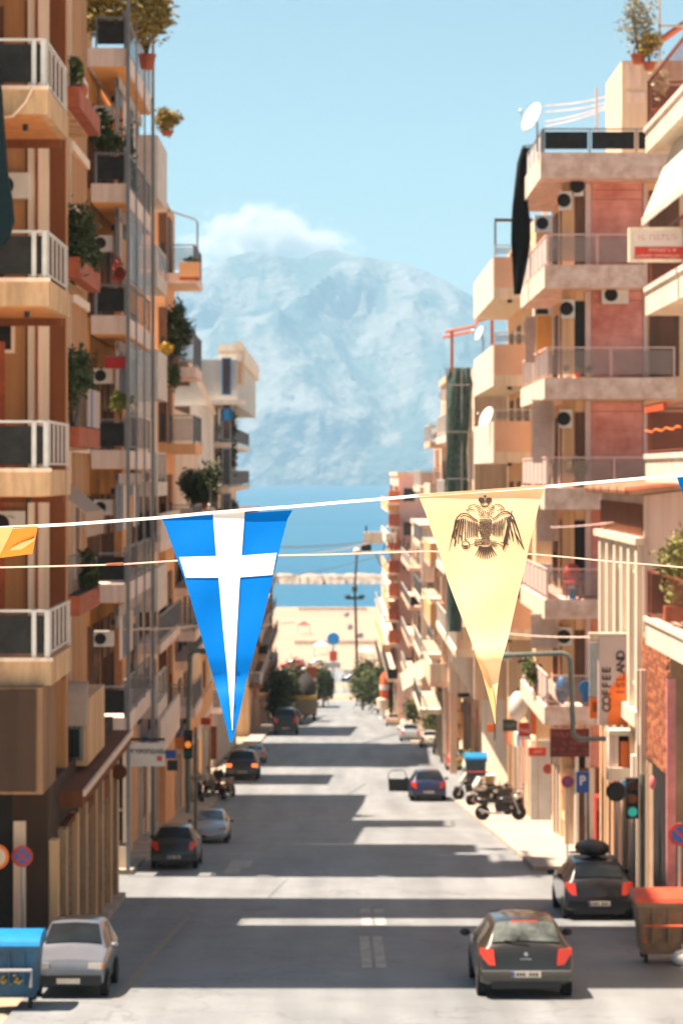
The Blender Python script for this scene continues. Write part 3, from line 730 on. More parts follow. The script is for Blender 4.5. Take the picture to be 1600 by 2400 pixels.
plant('balcony_plant', 'small red flowering plant on the third balcony of the gridded block', 'plant', (px(280, 62.4), 62.4, ZBB[2] + .2), (.2, .2, .3), 350, .07, mat('red_petals', (.45, .06, .04), .6, col2=(.1, .05, .02), var=.2), (.12, .2, M_TERRA, 'round'), seed=16, lift=.8)
plant('balcony_plant', 'yellow green leafy plant on the fourth balcony rail', 'plant', (px(285, 62.3), 62.3, ZBB[3] + .1), (.35, .3, .28), 500, .08, L_LIME, (.15, .2, M_TERRA, 'round'), seed=17, lift=.95)
tw = thing('towel', 'red cloth drying on the fourth balcony of the gridded block', 'towel', (px(258, 62.2), 62.2, ZBB[3] + .8))
MB().box(px(246, 62.2), px(294, 62.2), 62.2, 62.23, ZBB[3] + 2.1, ZBB[3] + 2.4).build('cloth', cloth('red_cloth', (.60, .06, .06), .3), tw)
MB().box(px(244, 62.2), px(297, 62.2), 62.21, 62.22, ZBB[3] + 2.4, ZBB[3] + 2.43).build('line', M_RAILG, tw)

# ------------------------------------------------------------------ left row further down
M_CW = mat('cream_render', (.80, .62, .47), .85, var=.10, scale=.8, bump=.1, streak=1)
M_CO = mat('orange_tan_render', (.78, .42, .20), .85, var=.10, scale=.8, bump=.1)
M_CG = mat('pale_grey_render', (.50, .50, .48), .85, var=.08, scale=.8)
M_CWW = mat('white_render', (.76, .68, .58), .85, var=.07, scale=.8, streak=1)
M_BARW = mat('weathered_white_balcony', (.70, .62, .55), .8, var=.08, scale=2)
bC = thing('apartment_building', 'narrow cream block with stacked solid balconies just past the gridded block', 'building', (-8, 71, gz(71)))
MB().box(-16, -6.2, 70.25, 75.4, 31, pz(300, 75)).build('wall', M_CO, bC)
for (yt, yb, kind) in ((318, 430, 'solid'), (575, 640, 'panel'), (820, 900, 'solid'), (1060, 1130, 'panel'), (1330, 1400, 'solid'), (1585, 1650, 'panel')):
    z0 = pz(yb, 71.5)
    s = balcony(bC, -6.2, -5.25, 71.3, 75.3, z0, .42, M_BARW, [('F', kind, M_BARW if kind == 'solid' else M_SCREEN), ('R', kind, M_BARW if kind == 'solid' else M_SCREEN)], h=pz(yt, 71.5) - z0, mr=M_RAILW)
    window(bC, 'R', 72, 73.2, z0 + .05, z0 + 2.2, -6.2, M_WOOD, M_WOOD, .5); window(bC, 'R', 73.8, 75, z0 + .05, z0 + 2.2, -6.2, M_WOOD, M_GLASS, .3)
bC2 = thing('row_house', 'low cream terrace of shops in the shaded kerb below the blue pennant', 'building', (-8, 75.5, gz(75)))
ZLOW = 43.5
yA, yB = 75.5, Yg(1862)
MB().box(-16, -6.3, yA, 85.99, 29, ZLOW + 4.4).build('wall', M_CW, bC2)
MB().box(-16, -6.3, 90.91, yB, 27, ZLOW + 3.0).build('wall', M_CW, bC2)
def shops(b, X_, ya, yb, ztop, seed, side='R', cols=None):
    rg = random.Random(seed); y = ya + .1; cols = cols or (M_DARK, M_WOOD, M_GLASS, M_CREAM, M_TERRA, M_ROLL)
    s = 1 if side == 'R' else -1
    while y < yb - 1:
        w_ = rg.uniform(.9, 2.4); w_ = min(w_, yb - y - .1); zb = gz(y + w_ / 2) + .1
        opart('pilaster', b, rg.choice((M_PIL, M_A3, M_CWW)), side, y, y + .28, zb - .3, ztop, X_, .002, .1)
        if rg.random() < .7: opart('shop_window', b, rg.choice(cols), side, y + .3, y + w_, zb + rg.choice((.05, .5)), zb + 2.5, X_, .002, .04)
        else:
            d = opart('door', b, M_WOOD, side, y + .3, min(y + 1.3, y + w_), zb + .02, zb + 2.2, X_, .002, .05); opart('door_handle', d, M_STEEL, side, y + .4, y + .46, zb + 1, zb + 1.15, X_, .051, .09)
        if rg.random() < .75 and w_ > 1.2: opart('fascia_sign', b, rg.choice((M_RED, M_BLUE, M_CREAM, M_ORANGE, M_WHITE, M_A2)), side, y + .35, y + w_ - .05, zb + 2.55, zb + 3.1, X_, .002, .12)
        y += w_
shops(bC2, -6.3, 75.6, 85.8, 36, 31); shops(bC2, -6.3, 91.0, yB, 33, 32)
for zf in (35.3, 38.6, 41.8):
    s = balcony(bC2, -6.3, -5.5, 76, 85.5, zf, .3, M_BF, [('R', 'solid', M_BARW)] if zf != 38.6 else [('R', 'bars')], h=.9, mr=M_RAILG, single=False, gap=.25)
    for q in range(3): window(bC2, 'R', 76.8 + q * 3, 78.2 + q * 3, zf + .05, zf + 2.2, -6.3, M_WOOD, M_WOOD, .6)
for zf in (33.6, 36.8, 39.6):
    s = balcony(bC2, -6.3, -5.6, 92, yB - 1, zf, .3, M_BF, [('R', 'solid', M_CO)] if zf != 36.8 else [('R', 'panel', M_TARP)], h=.9, mr=M_RAILG)
    n = int((yB - 94) / 3.5)
    for q in range(n): window(bC2, 'R', 93 + q * 3.5, 94.6 + q * 3.5, zf + .05, zf + 2.1, -6.3, M_WOOD, M_WOOD, .6)
balcony(bC2, -6.3, -4.75, 92.5, 95.8, pz(1195, 94), .3, M_BF, [('R', 'bars')], h=.9, mr=M_RAILG, single=False, gap=.3)
bC3 = thing('apartment_building', 'slender orange tan block with a metal bracket and hanging flower box high over the street', 'building', (-8, 86, gz(86)))
MB().box(-16, -6.05, 86.0, 90.9, 27, pz(470, 86)).build('wall', M_CO, bC3)
for (yt, yb) in ((560, 640), (770, 860), (960, 1040), (1170, 1250), (1400, 1480), (1590, 1660)):
    z0 = pz(yb, 86.4)
    s = balcony(bC3, -6.05, -5.0, 86.3, 90.7, z0, .35, M_CO if yb == 1040 else M_BF, [('F', 'panel', M_SCREEN), ('R', 'bars')], h=pz(yt, 86.4) - z0 - .2, mr=M_RAILG, single=False, gap=.2)
    window(bC3, 'F', px(372, 86), px(392, 86), z0 + .05, z0 + 2.1, 86.0, M_WOOD, M_WOOD, .5)
    window(bC3, 'R', 87.2, 88.8, z0 + .05, z0 + 2.1, -6.05, M_WOOD, M_WOOD, .5)
Yp = 86.2
MB().tube([(px(384, Yp), Yp, pz(490, Yp)), (px(456, Yp), Yp, pz(513, Yp)), (px(463, Yp), Yp, pz(522, Yp)), (px(463, Yp), Yp, pz(622, Yp))], .035, 6).build('bracket', M_RAILG, bC3)
fp = thing('flower_box', 'orange flower box hanging from the metal bracket high on the slender block', 'flower box', (px(445, Yp), Yp, pz(650, Yp)))
MB().box(px(421, Yp), px(468, Yp), Yp - .2, Yp + .5, pz(650, Yp), pz(615, Yp)).build('box', M_CO, fp)
mb = MB(); leaves(mb, (px(448, Yp), Yp, pz(607, Yp)), (.28, .3, .12), 250, .07, random.Random(3), 5); mb.build('foliage', L_DARK, fp)
MB().box(px(421, Yp), px(467, Yp), Yp - .15, Yp + .4, pz(656, Yp), pz(650.2, Yp)).build('drip_tray', M_TERRA, fp)
plant('balcony_plant', 'yellow orange bush against the sky above the topmost white balcony', 'plant', (px(392, 73), 73, pz(318, 73)), (.42, .5, .36), 900, .09, L_YEL, (.2, .15, M_TERRA, 'round'), seed=21, lift=.35)
plant('balcony_plant', 'large dark bush with a few yellow flowers spilling from a balcony below the flower box', 'plant', (px(408, 86.6), 86.6, pz(850, 86.6)), (.62, .7, .95), 2600, .11, L_DARK, (.25, .3, M_TERRA, 'round'), seed=22, lift=.95)
plant('balcony_plant', 'trailing mid green plant hanging under the large dark bush', 'plant', (px(405, 86.2), 86.2, pz(905, 86.2)), (.3, .4, .55), 800, .09, L_MID, None, seed=23, lift=.45)
plant('balcony_plant', 'patch of yellow blossom beside the large dark bush', 'plant', (px(388, 85.9), 85.9, pz(825, 86)), (.25, .2, .2), 300, .08, mat('yellow_petals', (.62, .42, .04), .6, col2=(.2, .15, .02), var=.2), None, seed=24, lift=.1)
plant('balcony_plant', 'big round dark shrub on the flat roof of the shop terrace', 'plant', (px(470, 94), 94, pz(1195, 94)), (.85, .9, .80), 2600, .12, L_DARK, (.3, .3, M_TERRA, 'round'), seed=25, lift=.75)

# white and grey block closing the view on that side
bD = thing('apartment_building', 'white and pale grey block with plant filled corner balconies next to the sea view', 'building', (-10, 148, gz(148)))
yD0, yD1 = Yg(1797), Yg(1741)
MB().box(px(360, yD0), -6.9, yD0, yD1, 25, pz(950, yD0)).build('wall', M_CWW, bD)
MB().box(px(340, yD0), px(556, yD0), yD0 + .4, yD1 - 1, pz(950, yD0), pz(842, yD0)).build('penthouse_wall', M_CG, bD)
MB().box(px(505, yD0), px(565, yD0), yD0 + 3, yD1, pz(842, yD0), pz(800, yD0)).build('roof_room', M_CWW, bD)
MB().hexa([(px(440, yD0), yD0 - .3, pz(850, yD0)), (px(452, yD0), yD0 - .3, pz(846, yD0)), (px(452, yD0), yD0, pz(846, yD0)), (px(440, yD0), yD0, pz(850, yD0)),
           (px(498, yD0), yD0 - .3, pz(975, yD0)), (px(508, yD0), yD0 - .3, pz(970, yD0)), (px(508, yD0), yD0, pz(970, yD0)), (px(498, yD0), yD0, pz(975, yD0))]).build('stay_beam', M_CW, bD)
for k, yb in enumerate((940, 1040, 1140, 1240, 1340, 1440)):
    z0 = pz(yb, yD0 + 8)
    s = balcony(bD, -6.9, -5.95, yD0 + 1, yD1 - 1, z0, .3, M_CWW if k % 2 else M_CW, [('F', 'panel', M_SCREEN), ('R', 'bars')], h=.95, mr=M_RAILG, single=False, gap=.4, t=.04)
    window(bD, 'F', px(520, yD0), px(542, yD0), z0 + .1, z0 + 2.2, yD0, M_BLUE if k == 0 else M_RAILG)
    window(bD, 'F', px(410, yD0), px(445, yD0), z0 + .6, z0 + 2.0, yD0, M_WOOD, M_WOOD, .5)
    for q in range(3): window(bD, 'R', yD0 + 3 + q * 6, yD0 + 5 + q * 6, z0 + .1, z0 + 2.2, -6.9, M_WOOD, M_WOOD, .5)
    if k < 4: plant('balcony_plant', ['dark shrub on the highest corner balcony of the white block', 'dark shrub on the second corner balcony of the white block', 'tall dark climber on the third corner balcony of the white block', 'dark shrub on the lowest visible corner balcony of the white block'][k],
                    'plant', (-6.2, yD0 + 2.5, z0 + .1), (.55, .8, .8 if k != 2 else 1.4), 700, .16, L_DARK, (.25, .3, M_TERRA, 'round'), seed=40 + k)
MB().box(px(495, yD0), px(575, yD0), yD0 - .5, yD0 + .5, pz(938, yD0) - .25, pz(938, yD0)).build('balcony_slab', M_CWW, bD)
fb('rooftop_frame', bD, M_CW, 512, 822, 572, 830, yD0 + 1, .3); fb('rooftop_frame', bD, M_CW, 566, 830, 572, 905, yD0 + 1, .3); fb('rooftop_screen', bD, M_CO, 530, 848, 565, 900, yD0 + 2, .3)
fb('water_tank', bD, M_CREAM, 553, 800, 566, 822, yD0 + 1.5, 1.0)
fb('roller_shutter', bD, M_BLUE, 518, 958, 545, 985, yD0 - .06, .05)

# generic further blocks, each its own building
def block(label, side, Xf, ya, yb, zt, floors, mw, seed, ms=None, kinds=('bars', 'solid', 'panel'), depth=12, out=1.0, ph=3.2, front=True, plants=0, name='apartment_building', arcade=0):
    """street block: wall, floor slabs with railings, windows on the street and camera sides. Xf = street face"""
    rg = random.Random(seed); s = -1 if side == 'left' else 1; fc = 'R' if side == 'left' else 'L'
    xb = Xf + s * depth
    b = thing(name, label, 'building', (Xf + s * 2, ya, gz(ya)))
    if arcade:
        MB().box(Xf, xb, ya, yb, gz(ya) + 4.3, zt).build('wall', mw, b); MB().box(Xf + s * arcade, xb, ya, yb, gz(yb) - 1, gz(ya) + 4.299).build('ground_floor_wall', mw, b)
        for q in range(int((yb - ya) / 5) + 1): MB().box(Xf + s * .05, Xf + s * .45, ya + .1 + q * 5, ya + .5 + q * 5, gz(yb) - .5, gz(ya) + 4.298).build('arcade_column', ms or M_BF, b)
    else: MB().box(Xf, xb, ya, yb, gz(yb) - 1, zt).build('wall', mw, b)
    ms = ms or M_BF
    MB().box(Xf - s * .12, xb, ya - .12, yb + .1, zt + .002, zt + .35).build('roof_parapet', ms, b)
    for k in range(floors):
        z0 = zt - ph * (k + 1)
        if z0 < gz(ya) + 2.5: break
        kd = rg.choice(kinds); x_o = Xf - s * out
        pm = rg.choice((M_BARW, M_CW, M_TARP, M_CO)) if kd != 'panel' else rg.choice((M_TARP, M_SCREEN))
        y0_ = ya + rg.uniform(.2, .8)
        balcony(b, min(Xf, x_o), max(Xf, x_o), y0_, yb - .5, z0, .3, ms, [('F', kd if kd != 'bars' else 'panel', pm if kd != 'bars' else M_SCREEN), ('R' if side == 'left' else 'L', kd, pm)], h=.95, mr=M_RAILW if rg.random() < .5 else M_RAILG, single=False, gap=.3, t=.035)
        n = max(1, int((yb - ya) / 3.5))
        for q in range(n):
            u = ya + 1 + q * (yb - ya - 1) / n
            window(b, fc, u, u + rg.uniform(1.1, 1.8), z0 + .05, z0 + 2.2, Xf, M_CREAM if rg.random() < .5 else M_WOOD, rg.choice((M_WOOD, M_CREAM, None)), rg.uniform(.3, .8))
        if front:
            for q in range(2):
                u = Xf + s * (1.0 + q * 2.6); window(b, 'F', u - .6, u + .6, z0 + .7, z0 + 2.1, ya, M_CREAM, rg.choice((M_WOOD, None)), .5)
        if rg.random() < .6: aircon(b, fc, ya + rg.uniform(1, yb - ya - 1), z0 + 2.2, Xf)
    shops(b, Xf + s * arcade, ya, yb, min(zt - .5, gz(ya) + 3.6), seed + 100, 'R' if side == 'left' else 'L')
    return b
yE0 = Yg(1725)
block('brown building with dark shutters behind the blue pennant', 'left', -6.6, Yg(1838), Yg(1815), 42.0, 4, M_A3, 51)
block('brown six storey block in shade beyond the white and grey block', 'left', -6.6, yE0, yE0 + 24, 40.8, 6, M_A3, 52, ms=M_A2)
block('reddish brown block with dark shutters near the seafront', 'left', -6.8, yE0 + 26, yE0 + 62, 31.5, 5, M_TERRA, 53, ms=M_A3)
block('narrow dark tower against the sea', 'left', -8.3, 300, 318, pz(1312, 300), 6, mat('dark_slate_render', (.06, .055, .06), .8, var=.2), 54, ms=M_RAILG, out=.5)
block('tan house set low before the quay', 'left', -9.5, 322, 350, 19.5, 3, M_CO, 55)
block('cream house at the quay corner', 'left', -11.5, 356, 400, 15.0, 2, M_CWW, 56)
# ------------------------------------------------------------------ right row, building nearest the camera
M_PO = mat('warm_tan_render', (.82, .55, .33), .9, var=.08, scale=1)
M_N = mat('pale_cream_render', (.70, .58, .44), .85, var=.07, scale=1, bump=.12, streak=1)
M_NW = mat('bright_cream_slab', (.78, .68, .54), .8, var=.05, scale=1.5, streak=1)
M_RBAR = mat('red_brown_rail', (.20, .055, .03), .5, var=.15)
M_BRICK = [mat('brick_' + k, c, .9, var=.08, scale=6, bump=.3) for k, c in (('rust', (.36, .12, .055)), ('dark', (.26, .08, .04)), ('orange', (.46, .17, .075)))]
M_MORTAR = mat('mortar', (.40, .27, .18), .95, var=.1)
M_LILAC = mat('lilac_grey_render', (.74, .60, .54), .9, var=.08, scale=1, bump=.15, streak=1)
bN = thing('apartment_building', 'cream block nearest the camera with red brown railings and a white awning', 'building', (8, 41, gz(41)))
MB().box(7.35, 16, 38.0, 49.1, 33, 56).build('wall', M_N, bN)
ZN = [pz(q, 49.2) for q in (306, 680, 1070, 1449)]
for i, z0 in enumerate(ZN):
    s = balcony(bN, 6.29, 7.35, 40.5, 49.2, z0, .52 if i else .47, M_NW, [('L', 'bars')], h=1.0, mr=M_RBAR, gap=.20, t=.013)
    railing(s, (6.34, 49.15), (7.35, 49.15), z0, 1.0, 'panel', M_RBAR, M_TARP)
    box('slab_coping', s, M_BF, 6.25, 6.29, 40.5, 49.2, z0 - .05, z0 + .05)
    for u in (42.2, 45.4, 47.6): window(bN, 'L', u, u + 1.3, z0 + .05, z0 + 2.25, 7.35, M_WOOD, M_WOOD, .6)
awning(bN, 'L', 40.6, 48.0, pz(332, 48), 6.70, .62, 1.52, cloth('white_canvas_awning', (.80, .76, .70), .35), .16)
for u in (42.4, 48.9): MB().tube([(7.33, u, pz(420, 49)), (6.12, u - .4, pz(332, 48) - 1.50)], .02, 5).build('awning_arm', M_STEEL, bN)
opart('grey_panel', bN, M_CG, 'L', 47.8, 49.0, pz(560, 49), pz(440, 49), 7.35, .002, .04)
rc2 = thing('towel', 'orange red cloth laid over the red brown railing above the pennant cord', 'towel', (6.3, 47, ZN[2]))
MB().box(6.255, 6.275, 46.3, 49.1, ZN[2] + .88, ZN[2] + 1.03).box(6.255, 6.42, 46.3, 49.1, ZN[2] + 1.005, ZN[2] + 1.03).build('cloth', cloth('orange_red_cloth', (.72, .14, .06), .3), rc2)
op = thing('rope', 'orange rope strung along the red brown railing below the cloth', 'rope', (6.28, 46, ZN[2] + .5))
MB().tube([(6.26, 44 + k * .5, ZN[2] + .50 + .03 * math.sin(k * 2.1)) for k in range(11)], .02, 5).build('cord', M_ORANGE, op)
plant('balcony_plant', 'big sunlit olive green bush on the lowest cream balcony beside the gable', 'plant', (px(1592, 46.5), 46.5, ZN[3] + .1), (.5, 1.3, .70), 2800, .08, leafmat('olive', (.24, .22, .07), (.06, .07, .02)), (.3, .3, M_TERRA, 'box'), seed=61, lift=.75, clumps=14)
plant('balcony_plant', 'small white flowering plant on the uppermost red brown railing', 'plant', (6.5, 48.6, ZN[0] + .1), (.2, .4, .3), 350, .07, mat('white_petals', (.7, .62, .5), .6, col2=(.15, .2, .06), var=.1), (.15, .25, M_TERRA, 'round'), seed=62, lift=.5)
# one-storey brick wing
MB().box(6.79, 15, 49.25, 53.4, 34, pz(1508, 50)).build('wing_wall', M_MORTAR, bN)
bz0, bz1 = pz(1795, 51), pz(1512, 50.5)
nc, nr = 13, 23; bl, bh = 4.1 / nc, (bz1 - bz0) / nr
def brick_me(m, k):
    me = bpy.data.meshes.new('brick'); mb = MB().box(-.03, .02, -bl / 2 + .008, bl / 2 - .008, -bh / 2 + .007, bh / 2 - .007)
    me.from_pydata(mb.v, [], mb.f); me.materials.append(m); return me
BM = [brick_me(m, k) for k, m in enumerate(M_BRICK)]; rg = random.Random(9)
for r_ in range(nr):
    for c_ in range(nc):
        y = 49.28 + bl * (c_ + .5 + (.5 if r_ % 2 else 0))
        if y + bl / 2 > 53.6: continue
        inst('brick', rg.choice(BM), bN, (6.78 + rg.uniform(-.008, .006), y, bz0 + bh * (r_ + .5)))
box('door_opening', bN, M_DARK, 6.76, 6.785, 49.4, 51.6, gz(50) + .15, pz(1800, 50))
box('pink_post', bN, mat('pink_paint', (.62, .25, .26), .6), 6.55, 6.72, 47.9, 48.05, gz(48), pz(1590, 48))
for (a, c, Y) in ((1497, 1507, 53.3), (1512, 1521, 52.6)): box('downpipe', bN, M_NW, 6.62, 6.74, Y, Y + .12, gz(Y), pz(1570, Y))
for k in range(9):
    y = 42.5 + k * .75
    box('pilaster', bN, M_A3 if k % 2 else M_PO, 7.1, 7.3, y, y + .3, gz(y), pz(1860, 49)) if k < 8 else None
shops(bN, 7.34, 42.0, 49.0, 37.4, 71, 'L')
# shop sign board reaching over the pavement
def board(name, label, x0, y0, x1, y1, Y, m, th=.12, group=None, frame=None):
    t = thing(name, label, 'sign', (px((x0 + x1) / 2, Y), Y, pz(y1, Y)), group)
    fb('panel', t, m, x0, y0, x1, y1, Y, th)
    if frame:
        X0, X1, Z0, Z1 = px(x0, Y), px(x1, Y), pz(y1, Y), pz(y0, Y); f = .05
        MB().box(X0 - f, X1 + f, Y - .03, Y + th + .02, Z1, Z1 + f).box(X0 - f, X1 + f, Y - .03, Y + th + .02, Z0 - f, Z0).box(X0 - f, X0, Y - .03, Y + th + .02, Z0, Z1).box(X1, X1 + f, Y - .03, Y + th + .02, Z0, Z1).build('frame', frame, t)
    return t
def scribble(t, m, x0, x1, yc, h, Y, seed, words=3, wt=2.0):
    """unreadable lettering far off: short upright strokes and bars standing 2 mm proud"""
    rg = random.Random(seed); mb = MB(); x = x0
    while x < x1:
        w_ = h * rg.uniform(.45, .7)
        if rg.random() < .16: x += w_; continue
        mb.box(px(x, Y), px(x + w_ * .3, Y), Y - .004, Y - .001, pz(yc + h / 2, Y), pz(yc - h / 2, Y))
        yy = yc + rg.choice((-.35, 0, .35)) * h
        mb.box(px(x + w_ * .31, Y), px(x + w_ * .85, Y), Y - .004, Y - .001, pz(yy + h * .12, Y), pz(yy - h * .12, Y))
        x += w_ * 1.15
    if mb.v: return tag(mb.build('lettering', m, t), kind='stuff')
Ys = 44.4
sg = board('shop_sign', 'white framed sign with a pale upper half and a red band, under the white awning', 1479, 539, 1640, 607, Ys, mat('pale_grey_sign', (.62, .56, .52), .5, var=.04), .16, None, M_NW)
fb('red_band', sg, M_RED, 1486, 578, 1622, 607, Ys - .006, .005)
scribble(sg, mat('faded_red_print', (.62, .36, .32), .6), 1495, 1580, 556, 14, Ys, 3)
scribble(sg, mat('pale_pink_print', (.8, .5, .46), .6), 1512, 1580, 586, 7, Ys - .007, 4); scribble(sg, MATS['pale_pink_print'], 1490, 1618, 600, 7, Ys - .007, 5)

# gabled house with white pilasters
bQ = thing('house', 'old white house with tiled roof and tall pilasters behind the coffee sign', 'house', (8, 53.5, gz(54)))
MB().box(6.8, 14, 53.5, 62, 33, 43.5).build('wall', M_LILAC, bQ)
MB().prism_y([(6.8, 43.502), (14, 43.502), (10.4, 43.9)], 53.5, 62).build('gable_wall', M_LILAC, bQ)
rf = MB().hexa([(6.45, 53.2, 43.5), (6.45, 62.3, 43.5), (10.45, 62.3, 43.92), (10.45, 53.2, 43.92), (6.4, 53.2, 43.6), (6.4, 62.3, 43.6), (10.4, 62.3, 44.02), (10.4, 53.2, 44.02)]).build('roof', mat('pale_terracotta', (.60, .32, .20), .8, var=.2), bQ)
for k in range(22):   # rounded tile courses running down the slope
    y = 53.35 + k * .41
    MB().tube([(6.36, y, 43.61), (10.4, y, 44.03)], .08, 6).build('roof_tile', M_TERRA if k % 4 == 0 else mat('pale_terracotta', (.60, .32, .20), .8, var=.2), rf)
for y in (53.6, 55.0, 56.4, 57.8, 59.4, 61.0):
    opart('pilaster', bQ, M_NW, 'L', y, y + .42, 38.72, 42.39, 6.8, .002, .14); opart('ground_pier', bQ, M_PO, 'L', y + .05, y + .3, gz(y) + .1, 38.3, 6.8, .002, .12)
for y in (54.1, 56.9, 59.9): window(bQ, 'L', y, y + .85, 39.2, 41.8, 6.8, M_NW, M_WOOD, .3)
opart('string_course', bQ, M_NW, 'L', 53.5, 62, 38.35, 38.7, 6.8, .002, .2)
opart('cornice', bQ, M_NW, 'L', 53.4, 62.1, 42.4, 42.56, 6.8, .002, .2); opart('eave_shade_panel', bQ, M_A2, 'L', 53.6, 62.0, 42.6, 43.3, 6.8, .002, .03)  # dark panel paints the shade in the recess under the eave
shops(bQ, 6.79, 53.6, 61.9, 37.6, 72, 'L', (M_DARK, M_WOOD, M_A2, M_DARK))
aircon(bQ, 'F', px(1540, 53.5), 38.0, 53.5)
# the big hanging coffee sign: grey-lilac field, orange flame, dark upright lettering
Yc = 56.0
cs = board('hanging_sign', 'tall grey and orange hanging sign with dark letters COFFEE ISLAND', 1402, 1490, 1478, 1700, Yc, mat('lilac_grey_sign', (.52, .43, .41), .5, var=.03), .22)
fp_ = [(1423, 1699), (1424, 1619), (1441, 1597), (1451, 1580), (1471, 1579), (1479, 1640), (1479, 1699)]
MB().prism_y([(px(a, Yc), pz(b, Yc)) for a, b in fp_][::-1], Yc - .006, Yc - .001).build('orange_field', M_ORANGE, cs)
M_INK = mat('dark_brown_ink', (.035, .02, .018), .6); M_INK2 = mat('burnt_orange_ink', (.36, .07, .012), .6)
def vtext(body, x, ya, yb, m):   # reads upward, one letter at a time, filling the measured run
    n = len(body)
    for k, ch in enumerate(body):
        yy = ya + (yb - ya) * (k + .5) / n
        text('letter', ch, m, cs, (px(x, Yc), Yc - .012, pz(yy, Yc)), (R(90), R(-90), 0), .27)
vtext('COFFEE', 1421, 1668, 1562, M_INK)
vtext('AND', 1454, 1578, 1526, M_INK)
vtext('ISL', 1454, 1630, 1581, M_INK2)
fb('frame', cs, M_NW, 1380, 1484, 1480, 1489, Yc - .02, .26)
fb('side_bracket', cs, M_NW, 1380, 1489, 1401, 1500, Yc, .2)
sb_ = board('hanging_sign', 'pale blue narrow sign tucked behind the coffee sign', 1380, 1505, 1402, 1632, 57.0, mat('pale_blue_sign', (.42, .47, .47), .5), .1)
sb2 = board('hanging_sign', 'small orange sign below the pale blue one, behind the coffee sign', 1381, 1636, 1402, 1684, 57.0, M_ORANGE, .1)
fb('dark_mark', sb2, M_INK2, 1388, 1645, 1399, 1668, 56.99, .008)
t = thing('shop_sign', 'small rounded blue sign beside the pale blue sign', 'sign', (px(1371, 57.2), 57.2, pz(1645, 57.2)))
MB().lathe([(.16, -.03), (.16, .03)], (px(1371, 57.2), 57.2, pz(1612, 57.2)), 'y', 16).box(px(1364, 57.2), px(1378, 57.2), 57.19, 57.22, pz(1645, 57.2), pz(1610, 57.2)).build('panel', M_BLUE, t)
# small oriel shop box below with orange display
bx = thing('display_box', 'pale projecting shop display case with an orange banner inside, below the coffee sign', 'display case', (px(1455, 55), 55, pz(1832, 55)))
fb('base', bx, M_NW, 1425, 1800, 1515, 1830, 55, .6); fb('side_post', bx, M_NW, 1484, 1700, 1514, 1799, 55, .5); fb('side_post', bx, M_BF, 1426, 1725, 1448, 1799, 55.1, .5)
fb('back', bx, M_DARK, 1449, 1725, 1483, 1799, 55.4, .05); fb('banner', bx, M_ORANGE, 1453, 1738, 1472, 1797, 55.2, .03); fb('top', bx, M_NW, 1426, 1712, 1483, 1724, 55, .5)

# ------------------------------------------------------------------ right row, block with rose shutters
M_P = mat('dusty_pink_concrete', (.86, .68, .60), .85, var=.10, scale=2.6, bump=.2, col2=(.56, .34, .23))
M_ROSE = mat('rose_shutter', (.80, .36, .30), .75, var=.18, scale=1.2, col2=(.52, .15, .11))
M_PGL = mat('tinted_balcony_glass', (.40, .33, .30), .3, alpha=.38, var=.1, spec=.5)
M_ROSEF = mat('pale_rose_frame', (.74, .54, .50), .6, var=.05)
bP = thing('apartment_building', 'pink and tan block with rose shutters, glass balconies and a dark roof terrace screen', 'building', (9, 72, gz(72)))
YP = 72.0; YPW = 73.3
ZP = [pz(q, YP) for q in (357, 620, 885, 1143, 1405, 1655)]
MB().box(7.25, 20, YPW, 81.4, 30, ZP[0] - .3).build('wall', M_PO, bP)
XPL = px(1268, YP)
FASC = [(50, 1600), (44, 1520), (40, 1585), (42, 1600), (37, 1600), (35, 1600)]
